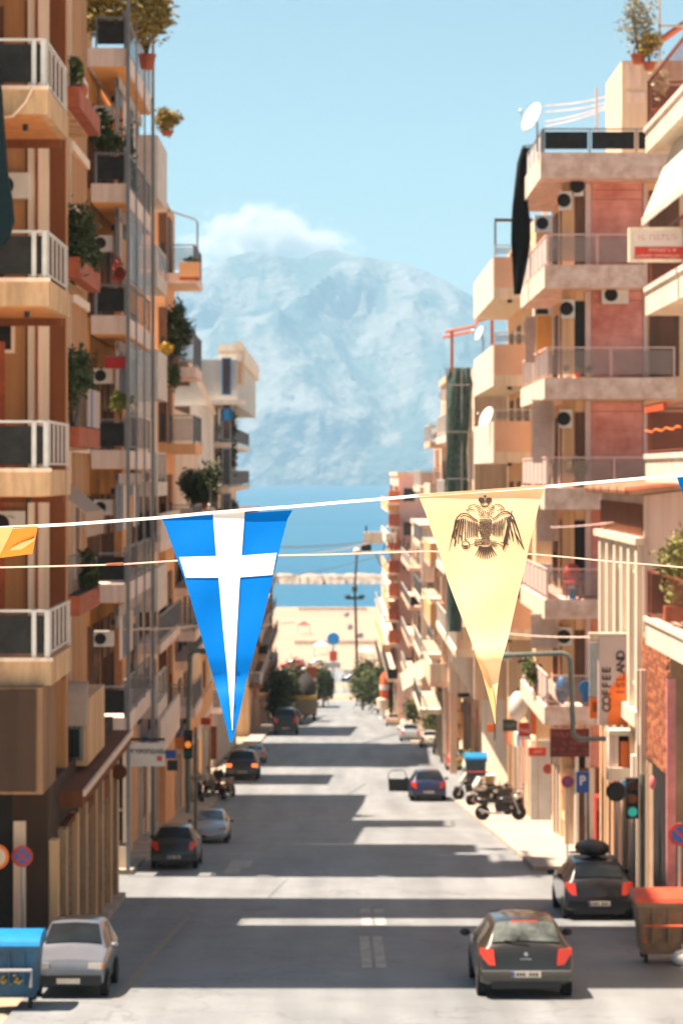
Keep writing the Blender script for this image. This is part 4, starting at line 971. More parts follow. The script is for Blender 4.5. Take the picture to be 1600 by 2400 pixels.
for i, z0 in enumerate(ZP):
    th = FASC[i][0] * YP / FPX + .12
    s = balcony(bP, XPL + .12 * min(i, 1), px(FASC[i][1], YP), YP, YPW, z0, th, M_P, [])
    xl = XPL + .12 * min(i, 1)
    s2 = balcony(bP, xl, 7.25, YPW + .002, 81.4, z0, th, M_P, [])
    box('slab_edge_trim', s2, M_NW, xl - .03, xl - .001, YP, 81.4, z0 - th, z0 - .02)  # brighter cream paints the sunlit street edge of the pink slab
    if i == 0:
        railing(s, (xl + .05, YP + .05), (px(1600, YP), YP + .05), z0, .72, 'panel', M_RAILG, M_TARP)
        railing(s2, (xl + .05, YP + .1), (xl + .05, 81.3), z0, .72, 'panel', M_RAILG, M_CG)
    else:
        railing(s, (xl + .05, YP + .05), (px(FASC[i][1], YP) - .05, YP + .05), z0, .92, 'panel', M_ROSEF, M_PGL)
        railing(s2, (xl + .05, YP + .1), (xl + .05, 81.3), z0, .92, 'panel', M_ROSEF, M_PGL if i == 2 else mat('grey_balcony_sheet', (.58, .50, .45), .6, var=.06))
    # camera-facing wall fittings of the storey below this slab
    zt = z0 - th; fl = z0 - 3.3
    X = lambda q: px(q, YPW)
    opart('roller_shutter', bP, M_ROSE, 'F', X(1384), X(1505), fl + .02, zt - (.55 if i < 2 else .35), YPW, .002, .05)
    for j in range(9): opart('shutter_slat', bP, M_ROSE, 'F', X(1386), X(1503), fl + .1 + j * .28, fl + .355 + j * .28, YPW, .051, .062)
    for (a, c) in ((1370, 1383), (1506, 1514)): opart('window_frame', bP, M_ROSEF, 'F', X(a), X(c), fl + .02, zt - .02, YPW, .002, .09)
    opart('doorway', bP, M_DARK if i % 2 else M_WOOD, 'F', X(1345), X(1369), fl + .02, fl + 2.3, YPW, .002, .03)
    opart('side_pier', bP, M_A3, 'F', X(1316), X(1344), fl + .02, zt - .02, YPW, .002, .04)
    if i != 3: aircon(bP, 'F', X(1328) if i % 2 else X(1322), zt - .85, YPW - .041, .38, .55)
    opart('brown_shutter', bP, M_WOOD, 'F', X(1520), X(1590), fl + .02, fl + 2.3, YPW, .002, .05)
    for (ya, yb) in ((74.2, 75.6), (76.6, 77.8), (79, 80.4)): window(bP, 'L', ya, yb, fl + .05, fl + 2.25, 7.25, M_WOOD, M_WOOD, .5)
aircon(bP, 'F', px(1437, YPW), pz(714, YPW), YPW - .07, .80, .53); aircon(bP, 'F', px(1352, YPW), pz(462, YPW), YPW - .041, .3, .6)
# drop curtains on the street edge
M_DROP = cloth('pale_rose_drop_blind', (.66, .54, .48), .25, var=.08); M_DROPY = cloth('yellow_drop_curtain', (.85, .52, .18), .4)
for (a, b, c, d, m_, Y) in ((1247, 940, 1293, 1085, M_DROP, 73.5), (1257, 1185, 1301, 1268, M_DROP, 73.5), (1243, 1442, 1302, 1520, M_DROP, 73.0), (1256, 740, 1292, 832, M_DROPY, 75.0), (1230, 745, 1254, 850, M_DROP, 76.5)):
    fb('drop_curtain', bP, m_, a, b, c, d, Y, .03); fb('curtain_rail', bP, M_NW, a - 2, b - 4, c + 2, b - .5, Y - .02, .08)
    fb('curtain_edge', bP, M_NW, c + .5, b, c + 5, d, Y - .02, .08)
# things on its balconies
t = thing('chair', 'red plastic chair on the fifth balcony of the rose shutter block', 'chair', (px(1342, 72.6), 72.6, ZP[4]))
mr_ = mat('red_plastic', (.62, .06, .035), .4)
MB().lathe([(.26, .0), (.30, .06), (.28, .10)], (px(1342, 72.6), 72.6, ZP[4] + .42), 'z', 12).build('seat', mr_, t)
MB().ball((px(1342, 72.6), 72.85, ZP[4] + .72), .27, .06, .33, 10, 6).build('backrest', mr_, t, smooth=True)
for (dx, dy) in ((-.2, -.2), (.2, -.2), (-.2, .2), (.2, .2)): MB().box(px(1342, 72.6) + dx - .02, px(1342, 72.6) + dx + .02, 72.6 + dy - .02, 72.6 + dy + .02, ZP[4], ZP[4] + .43).build('leg', mr_, t)
t = thing('bucket', 'blue bucket beside the red chair', 'bucket', (px(1340, 72.2), 72.2, ZP[4]))
MB().lathe([(.10, 0), (.14, .30), (.15, .30), (.15, .28)], (px(1340, 72.2), 72.2, ZP[4]), 'z', 12).build('body', M_BLUE, t); MB().tube([(px(1340, 72.2) - .14, 72.2, ZP[4] + .29), (px(1340, 72.2), 72.15, ZP[4] + .40), (px(1340, 72.2) + .14, 72.2, ZP[4] + .29)], .008, 4).build('handle', M_STEEL, t)
t = thing('bundle', 'blue wrapped bundle on the lowest visible balcony of the rose shutter block', 'bundle', (px(1318, 72.5), 72.5, ZP[5]))
MB().ball((px(1316, 72.5), 72.5, ZP[5] + .42), .22, .2, .40, 10, 7, .08, random.Random(4)).build('wrapping', M_BLUE, t, smooth=True); MB().lathe([(.23, -.02), (.23, .02)], (px(1316, 72.5), 72.5, ZP[5] + .45), 'z', 12).build('tie', M_STEEL, t)
for (q, lb, m_) in ((1325, 'small white pot on the third balcony edge', M_WHITE), (1353, 'small red pot on the third balcony edge', M_RED), (1380, 'cream pot on the third balcony edge', M_CREAM)):
    t = thing('flower_pot', lb, 'pot', (px(q, 72.3), 72.3, ZP[2])); 
    MB().lathe([(.07, 0), (.11, .18), (.12, .18), (.12, .15)], (px(q, 72.3), 72.3, ZP[2]), 'z', 10).build('pot', m_, t)
    mb = MB(); leaves(mb, (px(q, 72.3), 72.3, ZP[2] + .28), (.12, .12, .10), 90, .05, random.Random(q), 4); mb.build('foliage', L_MID, t)
plant('balcony_plant', 'pale dry plant on the fourth balcony behind the pennant cord', 'plant', (px(1350, 72.5), 72.5, ZP[3]), (.3, .3, .30), 450, .08, L_YEL, (.14, .22, M_TERRA, 'round'), seed=65, lift=.45)
plant('balcony_plant', 'olive plants trailing over the lowest balcony by the lamp bracket', 'plant', (px(1240, 76), 76, ZP[5] + .3), (.3, 1.2, .5), 900, .09, L_MID, None, seed=66, lift=.4)
# black netting hanging off the far roof corner
nt = thing('netting', 'black netting draped from the roof terrace corner down two storeys', 'netting', (px(1222, 78), 78, pz(690, 78)))
mb = MB(); Yn = 78.0; rows = [(1222, 1246, 345), (1212, 1241, 380), (1206, 1236, 430), (1200, 1236, 480), (1197, 1242, 520), (1196, 1243, 560), (1199, 1237, 610), (1202, 1229, 650), (1204, 1220, 690)]
V = []; 
for (a, c, y) in rows:
    for k in range(9):
        f = k / 8; V.append((px(a + (c - a) * f, Yn), Yn + .14 * math.sin(f * 14 + y * .02), pz(y, Yn)))
n_ = len(V); V2 = V + [(x, y + .05, z) for x, y, z in V]
F_ = []
for i in range(len(rows) - 1):
    for k in range(8):
        a = i * 9 + k; F_ += [(a, a + 1, a + 10, a + 9), (a + n_, a + 9 + n_, a + 10 + n_, a + 1 + n_)]
mb.add(V2, F_).build('net', cloth('black_netting', (.022, .025, .028), .15), nt, smooth=True)
MB().tube([(px(1222, Yn), Yn, pz(343, Yn)), (px(1248, Yn), Yn, pz(340, Yn))], .025, 5).build('rope', M_BLACK, nt)
# dishes
def dish(label, cx_, cy_, r_, Y, group, yaw=-62, name='satellite_dish'):
    c = Vector((px(cx_, Y), Y, pz(cy_, Y))); t = thing(name, label, 'dish', tuple(c - Vector((0, 0, r_ + .5))), group)
    d = Vector((math.sin(R(yaw)) , -math.cos(R(yaw)), .42)).normalized(); u = d.cross(Vector((0, 0, 1))).normalized(); w_ = u.cross(d)
    n_ = 20; V = []; 
    for q in range(5):
        rr_ = r_ * q / 4
        for j in range(n_):
            a = 2 * math.pi * j / n_; V.append(c + u * rr_ * math.cos(a) + w_ * rr_ * 1.06 * math.sin(a) + d * (.22 * r_ * (q / 4) ** 2))
    V2 = V + [p - d * .015 for p in V]; N2 = len(V); F_ = []
    for q in range(4):
        for j in range(n_):
            a, b = q * n_ + j, q * n_ + (j + 1) % n_; F_ += [(a, b, b + n_, a + n_), (a + N2, a + n_ + N2, b + n_ + N2, b + N2)]
    for j in range(n_): a, b = 4 * n_ + j, 4 * n_ + (j + 1) % n_; F_.append((a, b, b + N2, a + N2))
    MB().add(V2, F_).build('reflector', M_WHITE, t, smooth=True)
    MB().tube([c - d * .02, c - d * .15 - Vector((0, 0, .1)), c - d * .15 - Vector((0, 0, r_ + .5))], .03, 6).build('mast', M_STEEL, t)
    MB().tube([c - w_ * r_ + d * .2 * r_, c + d * r_ * 1.1], .014, 5).ball(tuple(c + d * r_ * 1.12), .05, .05, .05, 8, 5).build('feed_arm', M_STEEL, t)
    return t
DG = 'white satellite dishes'
dish('large white satellite dish on the corner of the roof terrace, tallest against the sky', 1249, 277, .44, 72.6, DG)
dish('white satellite dish on a balcony beside the green netting', 1142, 981, .42, 92, DG)
dish('small white satellite dish under the orange pergola', 1124, 783, .30, 97, DG, -70)
# roof clutter of the rose block: stair room, clothes lines, pergola pipes, plants
MB().box(px(1456, 75.5), px(1600, 75.5), 75.5, 80, ZP[0] - .3, pz(142, 75.5)).build('stair_room', M_N, bP)
for (a, b, c, d) in ((1466, 150, 1500, 205), (1470, 215, 1510, 240)): fb('repair_patch', bP, M_BF, a, b, c, d, 75.46, .03)
MB().hexa([(px(1500, 74.8), 74.8, pz(130, 75)), (px(1600, 74.8), 74.8, pz(60, 75)), (px(1600, 75.6), 75.6, pz(60, 75)), (px(1500, 75.6), 75.6, pz(130, 75)),
           (px(1500, 74.8), 74.8, pz(122, 75)), (px(1600, 74.8), 74.8, pz(50, 75)), (px(1600, 75.6), 75.6, pz(50, 75)), (px(1500, 75.6), 75.6, pz(122, 75))]).build('sloping_roof', M_TERRA, bP)
for (x0, y0, x1, y1, wd_) in ((1275, 248, 1458, 190, 'uppermost'), (1276, 262, 1456, 205, 'second from top'), (1276, 285, 1456, 212, 'second from bottom'), (1276, 296, 1450, 220, 'lowest')):
    t = tag(MB().tube([(px(x0 + (x1 - x0) * k / 6, 73), 73 + k * .45, pz(y0 + (y1 - y0) * k / 6 + 5 * math.sin(math.pi * k / 6), 73 + k * .45 * 0)) for k in range(7)], .016, 4).build('clothes_line', M_BF), wd_ + ' thin clothes line over the roof terrace behind the large dish', 'clothes line', 'clothes lines on the roof terrace')
for q in (1395, 1542): fb('line_post', bP, M_BF, q, 205 if q < 1500 else 0, q + 5, 345, 74.5, .06)
fb('pergola_pipe', bP, M_BF, 1540, 58, 1600, 63, 74.5, .06)
plant('roof_plant', 'tall bare twiggy shrub on the roof beside the stair room', 'plant', (px(1495, 74.4), 74.4, pz(150, 74.4)), (.75, .6, .95), 700, .08, leafmat('dry', (.30, .26, .12), (.14, .13, .06)), (.25, .3, M_TERRA, 'round'), seed=71, lift=1.15, clumps=16)
plant('roof_plant', 'rust coloured shrub at the roof edge below the pipes', 'plant', (px(1520, 74.2), 74.2, pz(165, 74.2)), (.45, .5, .4), 700, .08, L_YEL, (.2, .25, M_TERRA, 'round'), seed=72, lift=.5)
# street level: shutters, doors, signs
shops(bP, 7.24, 72.1, 81.2, 36.6, 73, 'L', (M_A2, M_WOOD, M_CREAM, M_PO))
for k, (a, c, m_) in enumerate(((1322, 1338, M_PO), (1340, 1352, M_NW), (1354, 1378, M_WOOD), (1380, 1392, M_PIL), (1396, 1440, M_A2), (1442, 1456, M_NW), (1458, 1480, M_WOOD), (1484, 1500, M_PIL))):
    fb('pilaster' if m_ in (M_NW, M_PIL, M_PO) else 'shop_window', bP, m_, a, 1800, c, 2010, YPW - .1 - .02 * (k % 2), .1)

# ------------------------------------------------------------------ right row further down
M_R1 = mat('salmon_render', (.74, .48, .34), .85, var=.07, scale=.8)
bR1 = thing('apartment_building', 'salmon block with stacked bright solid balconies left of the black netting', 'building', (8, 90, gz(90)))
MB().box(7.3, 20, 88.5, 103, 28, pz(520, 90)).build('wall', M_PO, bR1)
for k, yb in enumerate((690, 895, 1075, 1285, 1490)):
    z0 = pz(yb, 90) + .25
    s = balcony(bR1, 5.85, 7.3, 90, 102.8, z0, .4, M_NW, [('F', 'solid', M_R1), ('L', 'solid', M_NW)], h=1.15, mr=M_RAILW)  # cream street side against salmon front paints the sunlit side
    railing(s, (5.9, 90.05), (7.25, 90.05), z0 + 1.15, .45, 'panel', M_RAILW, M_SCREEN)
    for q in (91.5, 95.5, 99.5): window(bR1, 'L', q, q + 1.6, z0 + .05, z0 + 2.2, 7.3, M_WOOD, M_WOOD, .5)
    aircon(bR1, 'F', px(1180, 90) + 1.4, z0 + 1.9, 88.5); MB().lathe([(.09, 0), (.09, .12)], (6.5, 90.6, z0 - .52), 'z', 8).build('downlight', M_BLACK, s)
fb('pergola_post', bR1, M_WOOD, 1158, 520, 1162, 600, 90.4, .1); fb('pergola_beam', bR1, M_WOOD, 1158, 512, 1255, 519, 90.4, .1); fb('pergola_post', bR1, M_NW, 1270, 460, 1282, 600, 89, .1)
shops(bR1, 7.29, 88.6, 102.8, 34.2, 74, 'L')
fb('street_pillar', bR1, mat('pale_grey_metal', (.52, .53, .53), .5, var=.06), 1262, 1735, 1296, 1938, 88.4, .3); fb('street_pillar', bR1, MATS['pale_grey_metal'], 1243, 1760, 1258, 1935, 88.45, .3)
bR2 = thing('apartment_building', 'scaffolded cream block wrapped in green netting', 'building', (8, 105, gz(105)))
MB().box(7.6, 18, 105, 126, 26, gz(105) + 4.5).build('ground_floor_wall', M_CW, bR2)
MB().box(6.0, 18, 105, 126, gz(105) + 4.5, pz(862, 105)).build('wall', M_CW, bR2)
for k, yb in enumerate((1010, 1180, 1350, 1520)):
    z0 = pz(yb, 106)
    s = balcony(bR2, 5.2, 6.0, 105.4, 125.6, z0, .35, M_NW, [('F', 'solid', M_CW), ('L', 'bars')], h=1.0, mr=M_RAILW, single=False, gap=.3, t=.04)
    for q in range(5): window(bR2, 'L', 106.5 + q * 3.8, 108 + q * 3.8, z0 + .05, z0 + 2.2, 6.0, M_CREAM, M_WOOD, .5)
mb = MB(); V = []; rows = [(1052, 1100, 862), (1046, 1108, 900), (1044, 1100, 980), (1044, 1092, 1060), (1040, 1096, 1140), (1038, 1090, 1240), (1044, 1086, 1380), (1050, 1080, 1480)]
for (a, c, y) in rows:
    for k in range(9):
        f = k / 8; V.append((px(a + (c - a) * f, 104.6), 104.5 + .2 * math.sin(f * 12 + y * .015), pz(y, 104.6)))
n_ = len(V); F_ = []
for i in range(len(rows) - 1):
    for k in range(8): a = i * 9 + k; F_ += [(a, a + 1, a + 10, a + 9), (a + n_, a + 9 + n_, a + 10 + n_, a + 1 + n_)]
gn = thing('netting', 'dark green scaffold netting hanging down the cream block', 'netting', (px(1055, 104.5), 104.5, pz(1490, 104.5)))
mb.add(V + [(x, y + .05, z) for x, y, z in V], F_).build('net', cloth('green_scaffold_net', (.20, .31, .28), .35, var=.25), gn, smooth=True)
for q in (1044, 1079, 1100):
    fb('scaffold_pole', gn, M_STEEL, q, 862, q + 4, 1500, 104.4, .06)
for q in (900, 1010, 1120, 1230, 1340): fb('scaffold_ledger', gn, M_STEEL, 1044, q, 1103, q + 4, 104.33, .05)
pgm = mat('orange_red_steel', (.62, .16, .06), .5, var=.1)
pg = thing('pergola', 'orange red steel pergola on the roof above the green netting', 'pergola', (px(1060, 104), 104, pz(870, 104)))
MB().tube([(px(1043, 104), 104, pz(778, 104)), (px(1112, 104), 104, pz(764, 104)), (px(1118, 104), 104.2, pz(752, 104)), (px(1160, 104), 104.2, pz(742, 104))], .07, 6).build('beam', pgm, pg)
for (a, y0) in ((1058, 776), (1152, 745)): fb('post', pg, pgm, a - 3, y0, a + 4, 872, 104, .12)
MB().tube([(px(1043, 106), 108, pz(778, 104)), (px(1112, 106), 108, pz(764, 104))], .07, 6).build('beam', pgm, pg)
block('cream block with small balconies beyond the green netting', 'right', 6.0, 128.5, 138, pz(893, 128.5), 9, M_CW, 81, ms=M_R1, out=1.0, kinds=('solid', 'panel'), arcade=1.8)
block('narrow rose beige block with barred balconies behind the cream one', 'right', 6.1, 138.4, 151, pz(1010, 138), 8, M_R1, 181, ms=M_NW, out=1.3, kinds=('bars', 'panel'), arcade=1.8)
block('low cream building with shop awnings under the yellow pennant', 'right', 9.2, 156, 176, pz(1255, 156), 5, M_CWW, 82, ms=M_CW, kinds=('bars', 'solid'))
block('tan three storey house set back behind the striped awning', 'right', 8.4, 176.5, 198, pz(1330, 176), 3, M_CO, 182, ms=M_CW, kinds=('bars', 'solid'))
block('white narrow house with barred balconies before the salmon block', 'right', 7.0, 198.5, 224, pz(1240, 198), 5, M_CWW, 183, ms=M_R1, kinds=('bars', 'panel'))
bR4 = block('salmon pink block with orange red balcony stack near the sea', 'right', 5.9, 228, 262, pz(1115, 228), 7, mat('pink_render', (.78, .50, .42), .85, var=.06), 83, ms=M_CW, kinds=('solid',))
zt = pz(1150, 226)
for k in range(7): 
    z0 = zt - k * 2.2; box('corner_balcony', bR4, pgm if k % 2 == 0 else M_TERRA, 4.95, 5.95, 226.5, 229, z0 - 1.15, z0); box('balcony_rail', bR4, M_NW, 4.75, 5.95, 226.3, 229, z0 - 1.35, z0 - 1.16)
block('cream seafront block behind the salmon one', 'right', 6.2, 266, 322, pz(1395, 266), 4, M_CWW, 84, ms=M_CW)
block('low white seafront house by the quay', 'right', 8.0, 328, 372, 20.5, 3, M_CW, 85)
block('pale house on the seafront corner beyond the trees', 'right', 10.5, 378, 430, 14.5, 2, M_CWW, 86)
# striped shop awning low on that side
aw_ = thing('awning', 'large striped beige shop awning reaching over the pavement', 'awning', (px(1000, 190), 190, pz(1620, 190)))
Ya = 188; n_ = 9; M_AW1 = cloth('beige_stripe', (.62, .50, .36), .3); M_AW2 = cloth('grey_green_stripe', (.40, .42, .34), .3)
for k in range(n_):
    f0, f1 = k / n_, (k + 1) / n_; P_ = lambda f, e: (px(943 + (1050 - 943) * f, Ya), Ya + e * 9, pz(1602 + (1528 - 1602) * f + (18 * (1 - e)), Ya))
    a, b, c, d = P_(f0, 0), P_(f1, 0), P_(f1, 1), P_(f0, 1)
    MB().hexa([(x, y, z - .05) for x, y, z in (a, b, c, d)] + [a, b, c, d]).build('stripe', M_AW1 if k % 2 else M_AW2, aw_)
for q in (950, 1046): MB().tube([(px(q, Ya), Ya, pz(1615 if q < 1000 else 1550, Ya)), (px(q, Ya), Ya, gz(Ya))], .04, 5).build('pole', M_STEEL, aw_)
# ------------------------------------------------------------------ vehicles
def carpaint(name, col, metal=.0, rough=.28): return mat('car_paint_' + name, col, rough, metal=metal, var=.05, scale=2, spec=.5, coat=.7)
M_CGL = mat('car_glass', (.016, .020, .024), .12, spec=.25, var=.2, scale=2)
M_CGLB = mat('car_glass_pale', (.10, .20, .26), .05, spec=.7, var=.3, scale=2)
M_TAIL = mat('tail_lamp_red', (.75, .045, .015), .2, var=.05, coat=.5)
M_TAILON = mat('tail_lamp_lit', (1.0, .13, .03), .3, emit=1.0, var=.02)
M_HEAD = mat('headlamp_glass', (.62, .60, .52), .12, var=.1, coat=.6)
M_AMB = mat('amber_lamp', (.9, .25, .03), .3)
M_PLATE = mat('number_plate', (.66, .58, .48), .4, var=.04)
M_PLATEB = mat('plate_blue', (.03, .08, .35), .4)
HATCH = [  # y, z bottom, z belt, z top, half width belt, half width top
    (-1.90, .40, .56, .60, .76, .70), (-1.87, .30, .66, .72, .82, .74), (-1.83, .27, .88, .93, .845, .70), (-1.76, .26, .93, 1.00, .855, .68), (-1.60, .24, .95, 1.21, .86, .62), (-1.44, .22, .955, 1.37, .86, .57),
    (-1.28, .20, .955, 1.425, .86, .555), (-.80, .20, .95, 1.46, .86, .56), (-.20, .20, .94, 1.465, .86, .56), (.20, .20, .93, 1.44, .86, .555), (.55, .20, .92, 1.29, .86, .60), (.95, .20, .91, 1.02, .86, .68),
    (1.10, .20, .89, .95, .855, .70), (1.45, .22, .84, .89, .85, .69), (1.72, .25, .74, .79, .82, .66), (1.84, .30, .60, .64, .76, .60), (1.90, .38, .50, .53, .68, .56)]
BOXY = [
    (-1.85, .42, .58, .62, .74, .70), (-1.82, .30, .70, .74, .80, .74), (-1.78, .27, .86, .92, .815, .72), (-1.70, .26, .90, .97, .82, .70), (-1.50, .24, .91, 1.18, .82, .64), (-1.34, .22, .915, 1.34, .82, .58),
    (-1.22, .20, .915, 1.375, .82, .565), (-.70, .20, .91, 1.40, .82, .57), (-.10, .20, .90, 1.40, .82, .57), (.28, .20, .89, 1.375, .82, .565), (.55, .20, .885, 1.22, .82, .62), (.86, .20, .88, .95, .82, .71),
    (1.00, .20, .865, .90, .82, .73), (1.40, .22, .80, .83, .81, .72), (1.74, .25, .72, .745, .80, .71), (1.80, .30, .62, .65, .79, .72), (1.84, .36, .55, .57, .76, .70)]
def car(name, label, xl, xr, ybot, paint, prof=HATCH, front=False, lit=False, H=1.0, group=None, cat='car', Y=None, parts=True, tailcol=None, glass=None, opened=False, L=1.0, bumper=None, yaw=0):
    Y = Y or Yg(ybot); W = abs(px(xr, Y) - px(xl, Y)); sc = W / 1.72
    xc = (px(xl, Y) + px(xr, Y)) / 2
    half = 1.9 * sc * L
    t = thing(name, label, cat, (xc, Y + half, gz(Y + half)), group)
    # everything is laid out in the car's own frame then set on the slope; nose points to +y
    ORG[t.name] = (0, 0, 0)
    slope = math.atan2(gz(Y + half + 1.3) - gz(Y + half - 1.3), 2.6)
    t.rotation_euler = (slope, 0, R(yaw)) if not front else (-slope, 0, math.pi + R(yaw))
    gl = glass or M_CGL
    S = [(y * sc * L, zb * sc * H, zt_ * sc * H, zr * sc * H, wb_ * sc, wt * sc) for y, zb, zt_, zr, wb_, wt in prof]
    V, F_ = [], []
    def ring(s):
        y, zb, zt_, zr, wb_, wt = s; zm = zb + (zt_ - zb) * .55
        crown = .035 * sc
        half_ = [(wb_ * .80, zb), (wb_ * .96, zb + .05 * sc), (wb_ * 1.0, zm), (wb_ * .985, zt_ - .03 * sc), (wb_ * .955, zt_), (wt + (wb_ * .955 - wt) * .06, zr - .045 * sc if zr - zt_ > .1 * sc else zr - (zr - zt_) * .3), (wt * .93, zr - .008 * sc), (wt * .5, zr + crown * .6)]
        return [(-a, y, b) for a, b in half_] + [(0, y, zr + crown)] + [(a, y, b) for a, b in half_[::-1]]
    rings = [ring(s) for s in S]; n_ = len(rings[0])
    for r_ in rings: V += r_
    for i in range(len(rings) - 1):
        for j in range(n_ - 1): a = i * n_ + j; F_.append((a, a + 1, a + n_ + 1, a + n_))
        F_.append((i * n_ + n_ - 1, i * n_, (i + 1) * n_, (i + 1) * n_ + n_ - 1))
    F_ += [tuple(range(n_))[::-1], tuple(range((len(rings) - 1) * n_, len(rings) * n_))]
    body = MB().add(V, F_).build('body', paint, t, auto=38)
    me_ = body.data
    import bmesh as _b
    bm_ = _b.new(); bm_.from_mesh(me_); _b.ops.recalc_face_normals(bm_, faces=bm_.faces); bm_.to_mesh(me_); bm_.free()
    def at(y):   # interpolated section
        for a, b in zip(S, S[1:]):
            if y <= b[0]: f = (y - a[0]) / (b[0] - a[0]); return [a[k] + (b[k] - a[k]) * f for k in range(6)]
        return list(S[-1])
    e = .012 * sc
    def strip_glass(nm, ys, m_, kx):
        mb = MB(); V = []
        for y in ys:
            s = at(y); wt = s[5] * kx; z = s[3]
            V += [(-wt, y, z + .012 * sc), (-wt * .5, y, z + .030 * sc), (0, y, z + .042 * sc), (wt * .5, y, z + .030 * sc), (wt, y, z + .012 * sc)]
        d = -1 if 'rear' in nm else 1
        V = [(x, y + d * e, z + e) for x, y, z in V]
        F2 = [(i * 5 + j, i * 5 + j + 1, i * 5 + j + 6, i * 5 + j + 5) for i in range(len(ys) - 1) for j in range(4)]
        return mb.add(V, F2).build(nm, m_, t, smooth=True)
    def ky(i): return S[i][0]
    strip_glass('rear_window', [ky(3) + .03 * sc, ky(4), ky(5) - .0 * sc, (ky(5) + ky(6)) / 2 - .03 * sc], gl, .93)
    strip_glass('windscreen', [ky(9) + .06 * sc, ky(10), ky(11) - .04 * sc], gl, .93)
    for sx in (-1, 1):
        for (ya, yb) in (((ky(5) + .12 * sc), (ky(7) + .12 * sc)), ((ky(7) + .19 * sc), (ky(10) - .0 * sc))):
            a, b = at(ya), at(yb)
            q = [(a[4] * .955 + e, ya, a[2] + .015 * sc), (b[4] * .955 + e, yb + (.16 * sc if yb > .3 * sc else 0), b[2] + .015 * sc), (b[5] + (b[4] * .955 - b[5]) * .16 + e, yb, b[3] - .085 * sc), (a[5] + (a[4] * .955 - a[5]) * .16 + e, ya + .04 * sc, a[3] - .085 * sc)]
            MB().add([(sx * x, y, z) for x, y, z in q], [(0, 1, 2, 3)] if sx > 0 else [(3, 2, 1, 0)]).build('side_window', gl, t)
    # wheels
    for sx in (-1, 1):
        for wy in (ky(2) + .60 * sc, ky(14) - .46 * sc):
            r_ = .285 * sc; c = (sx * .765 * sc, wy, r_); w2 = .095 * sc
            wh = MB().lathe([(r_ * .62, -w2), (r_ * .95, -w2), (r_, -w2 * .6), (r_, w2 * .6), (r_ * .95, w2), (r_ * .62, w2)], c, 'x', 20).build('wheel', M_TYRE, t, auto=40)
            MB().lathe([(r_ * .60, -w2 * .9), (r_ * .60, w2 * 1.02), (r_ * .18, w2 * .8), (r_ * .1, w2 * 1.0)] if sx > 0 else [(r_ * .1, -w2 * 1.0), (r_ * .18, -w2 * .8), (r_ * .60, -w2 * 1.02), (r_ * .60, w2 * .9)], c, 'x', 14).build('rim', M_RIM, wh)
        # arches are suggested by a dark liner ring
            MB().lathe([(r_ * 1.16, -.01 * sc), (r_ * 1.16, .012 * sc)], (sx * (.845 * sc), wy, r_ * 1.02), 'x', 20).build('wheel_arch', M_BLACK, t)
    yr, yf = S[0][0], S[-1][0]
    tl = M_TAILON if lit else (tailcol or M_TAIL)
    for sx in (-1, 1):
        if prof is HATCH: # tall leaf-shaped corner lamps
            z0, z1 = .64 * sc * H, .96 * sc * H
            wb_ = .84 * sc
            q = [(wb_ * .66, ky(0) - .015 * sc, z0), (wb_ * .985, ky(0) + .05 * sc, z0 + .02 * sc), (wb_ * .99, ky(2) + .01 * sc, z1), (wb_ * .70, ky(2) - .045 * sc, z1 - .02 * sc)]
            MB().add([(sx * x, y, z) for x, y, z in q] + [(sx * x * .985, y + .10 * sc, z) for x, y, z in q], [(0, 1, 2, 3), (7, 6, 5, 4), (0, 4, 5, 1), (1, 5, 6, 2), (2, 6, 7, 3), (3, 7, 4, 0)]).build('tail_light', tl, t)
        else:
            MB().box(sx * .52 * sc, sx * .79 * sc, yr - .005, yr + .12 * sc, .64 * sc * H, .78 * sc * H).build('tail_light', tl, t)
        z1 = S[14][3] - .03 * sc
        MB().box(sx * .44 * sc, sx * .74 * sc, S[15][0] - .10 * sc, S[15][0] + .028 * sc, z1 - .16 * sc, z1 - .015 * sc).build('headlight', M_HEAD, t)
        MB().box(sx * .74 * sc, sx * .785 * sc, S[15][0] - .14 * sc, S[15][0] + .012 * sc, z1 - .15 * sc, z1 - .03 * sc).build('indicator', M_AMB, t)
        s = at(ky(10))
        m_ = MB().ball((sx * (s[4] + .11 * sc), ky(10) + .05 * sc, s[2] + .06 * sc), .10 * sc, .06 * sc, .07 * sc, 10, 6).build('mirror', M_BLACK if paint.name != 'car_paint_white' else paint, t, smooth=True)
    bp = bumper or paint
    MB().box(-.78 * sc, .78 * sc, yr - .045 * sc, yr + .16 * sc, .33 * sc, .52 * sc * H).build('rear_bumper', bp, t)
    MB().box(-.74 * sc, .74 * sc, yf - .12 * sc, yf + .035 * sc, .30 * sc, .46 * sc * H).build('front_bumper', bp, t)
    MB().box(-.50 * sc, .50 * sc, S[15][0] - .05 * sc, S[15][0] + .034 * sc, .50 * sc, .60 * sc).build('grille', M_BLACK, t)
    MB().box(-.62 * sc, .62 * sc, yr - .02 * sc, yr + .3 * sc, .19 * sc, .325 * sc).build('rear_valance', M_BLACK, t)
    pz_ = .42 if prof is BOXY else .45
    pl = MB().box(-.26 * sc, .26 * sc, yr - .062 * sc, yr - .046 * sc, (pz_ - .055) * sc, (pz_ + .055) * sc).build('number_plate', M_PLATE, t)
    MB().box(-.26 * sc, -.215 * sc, yr - .066 * sc, yr - .063 * sc, (pz_ - .05) * sc, (pz_ + .05) * sc).build('plate_band', M_PLATEB, pl)
    mb = MB()
    for k in range(7):
        if k != 3: mb.box((-.18 + k * .058) * sc, (-.145 + k * .058) * sc, yr - .066 * sc, yr - .063 * sc, (pz_ - .03) * sc, (pz_ + .03) * sc)
    mb.build('plate_mark', M_BLACK, pl)
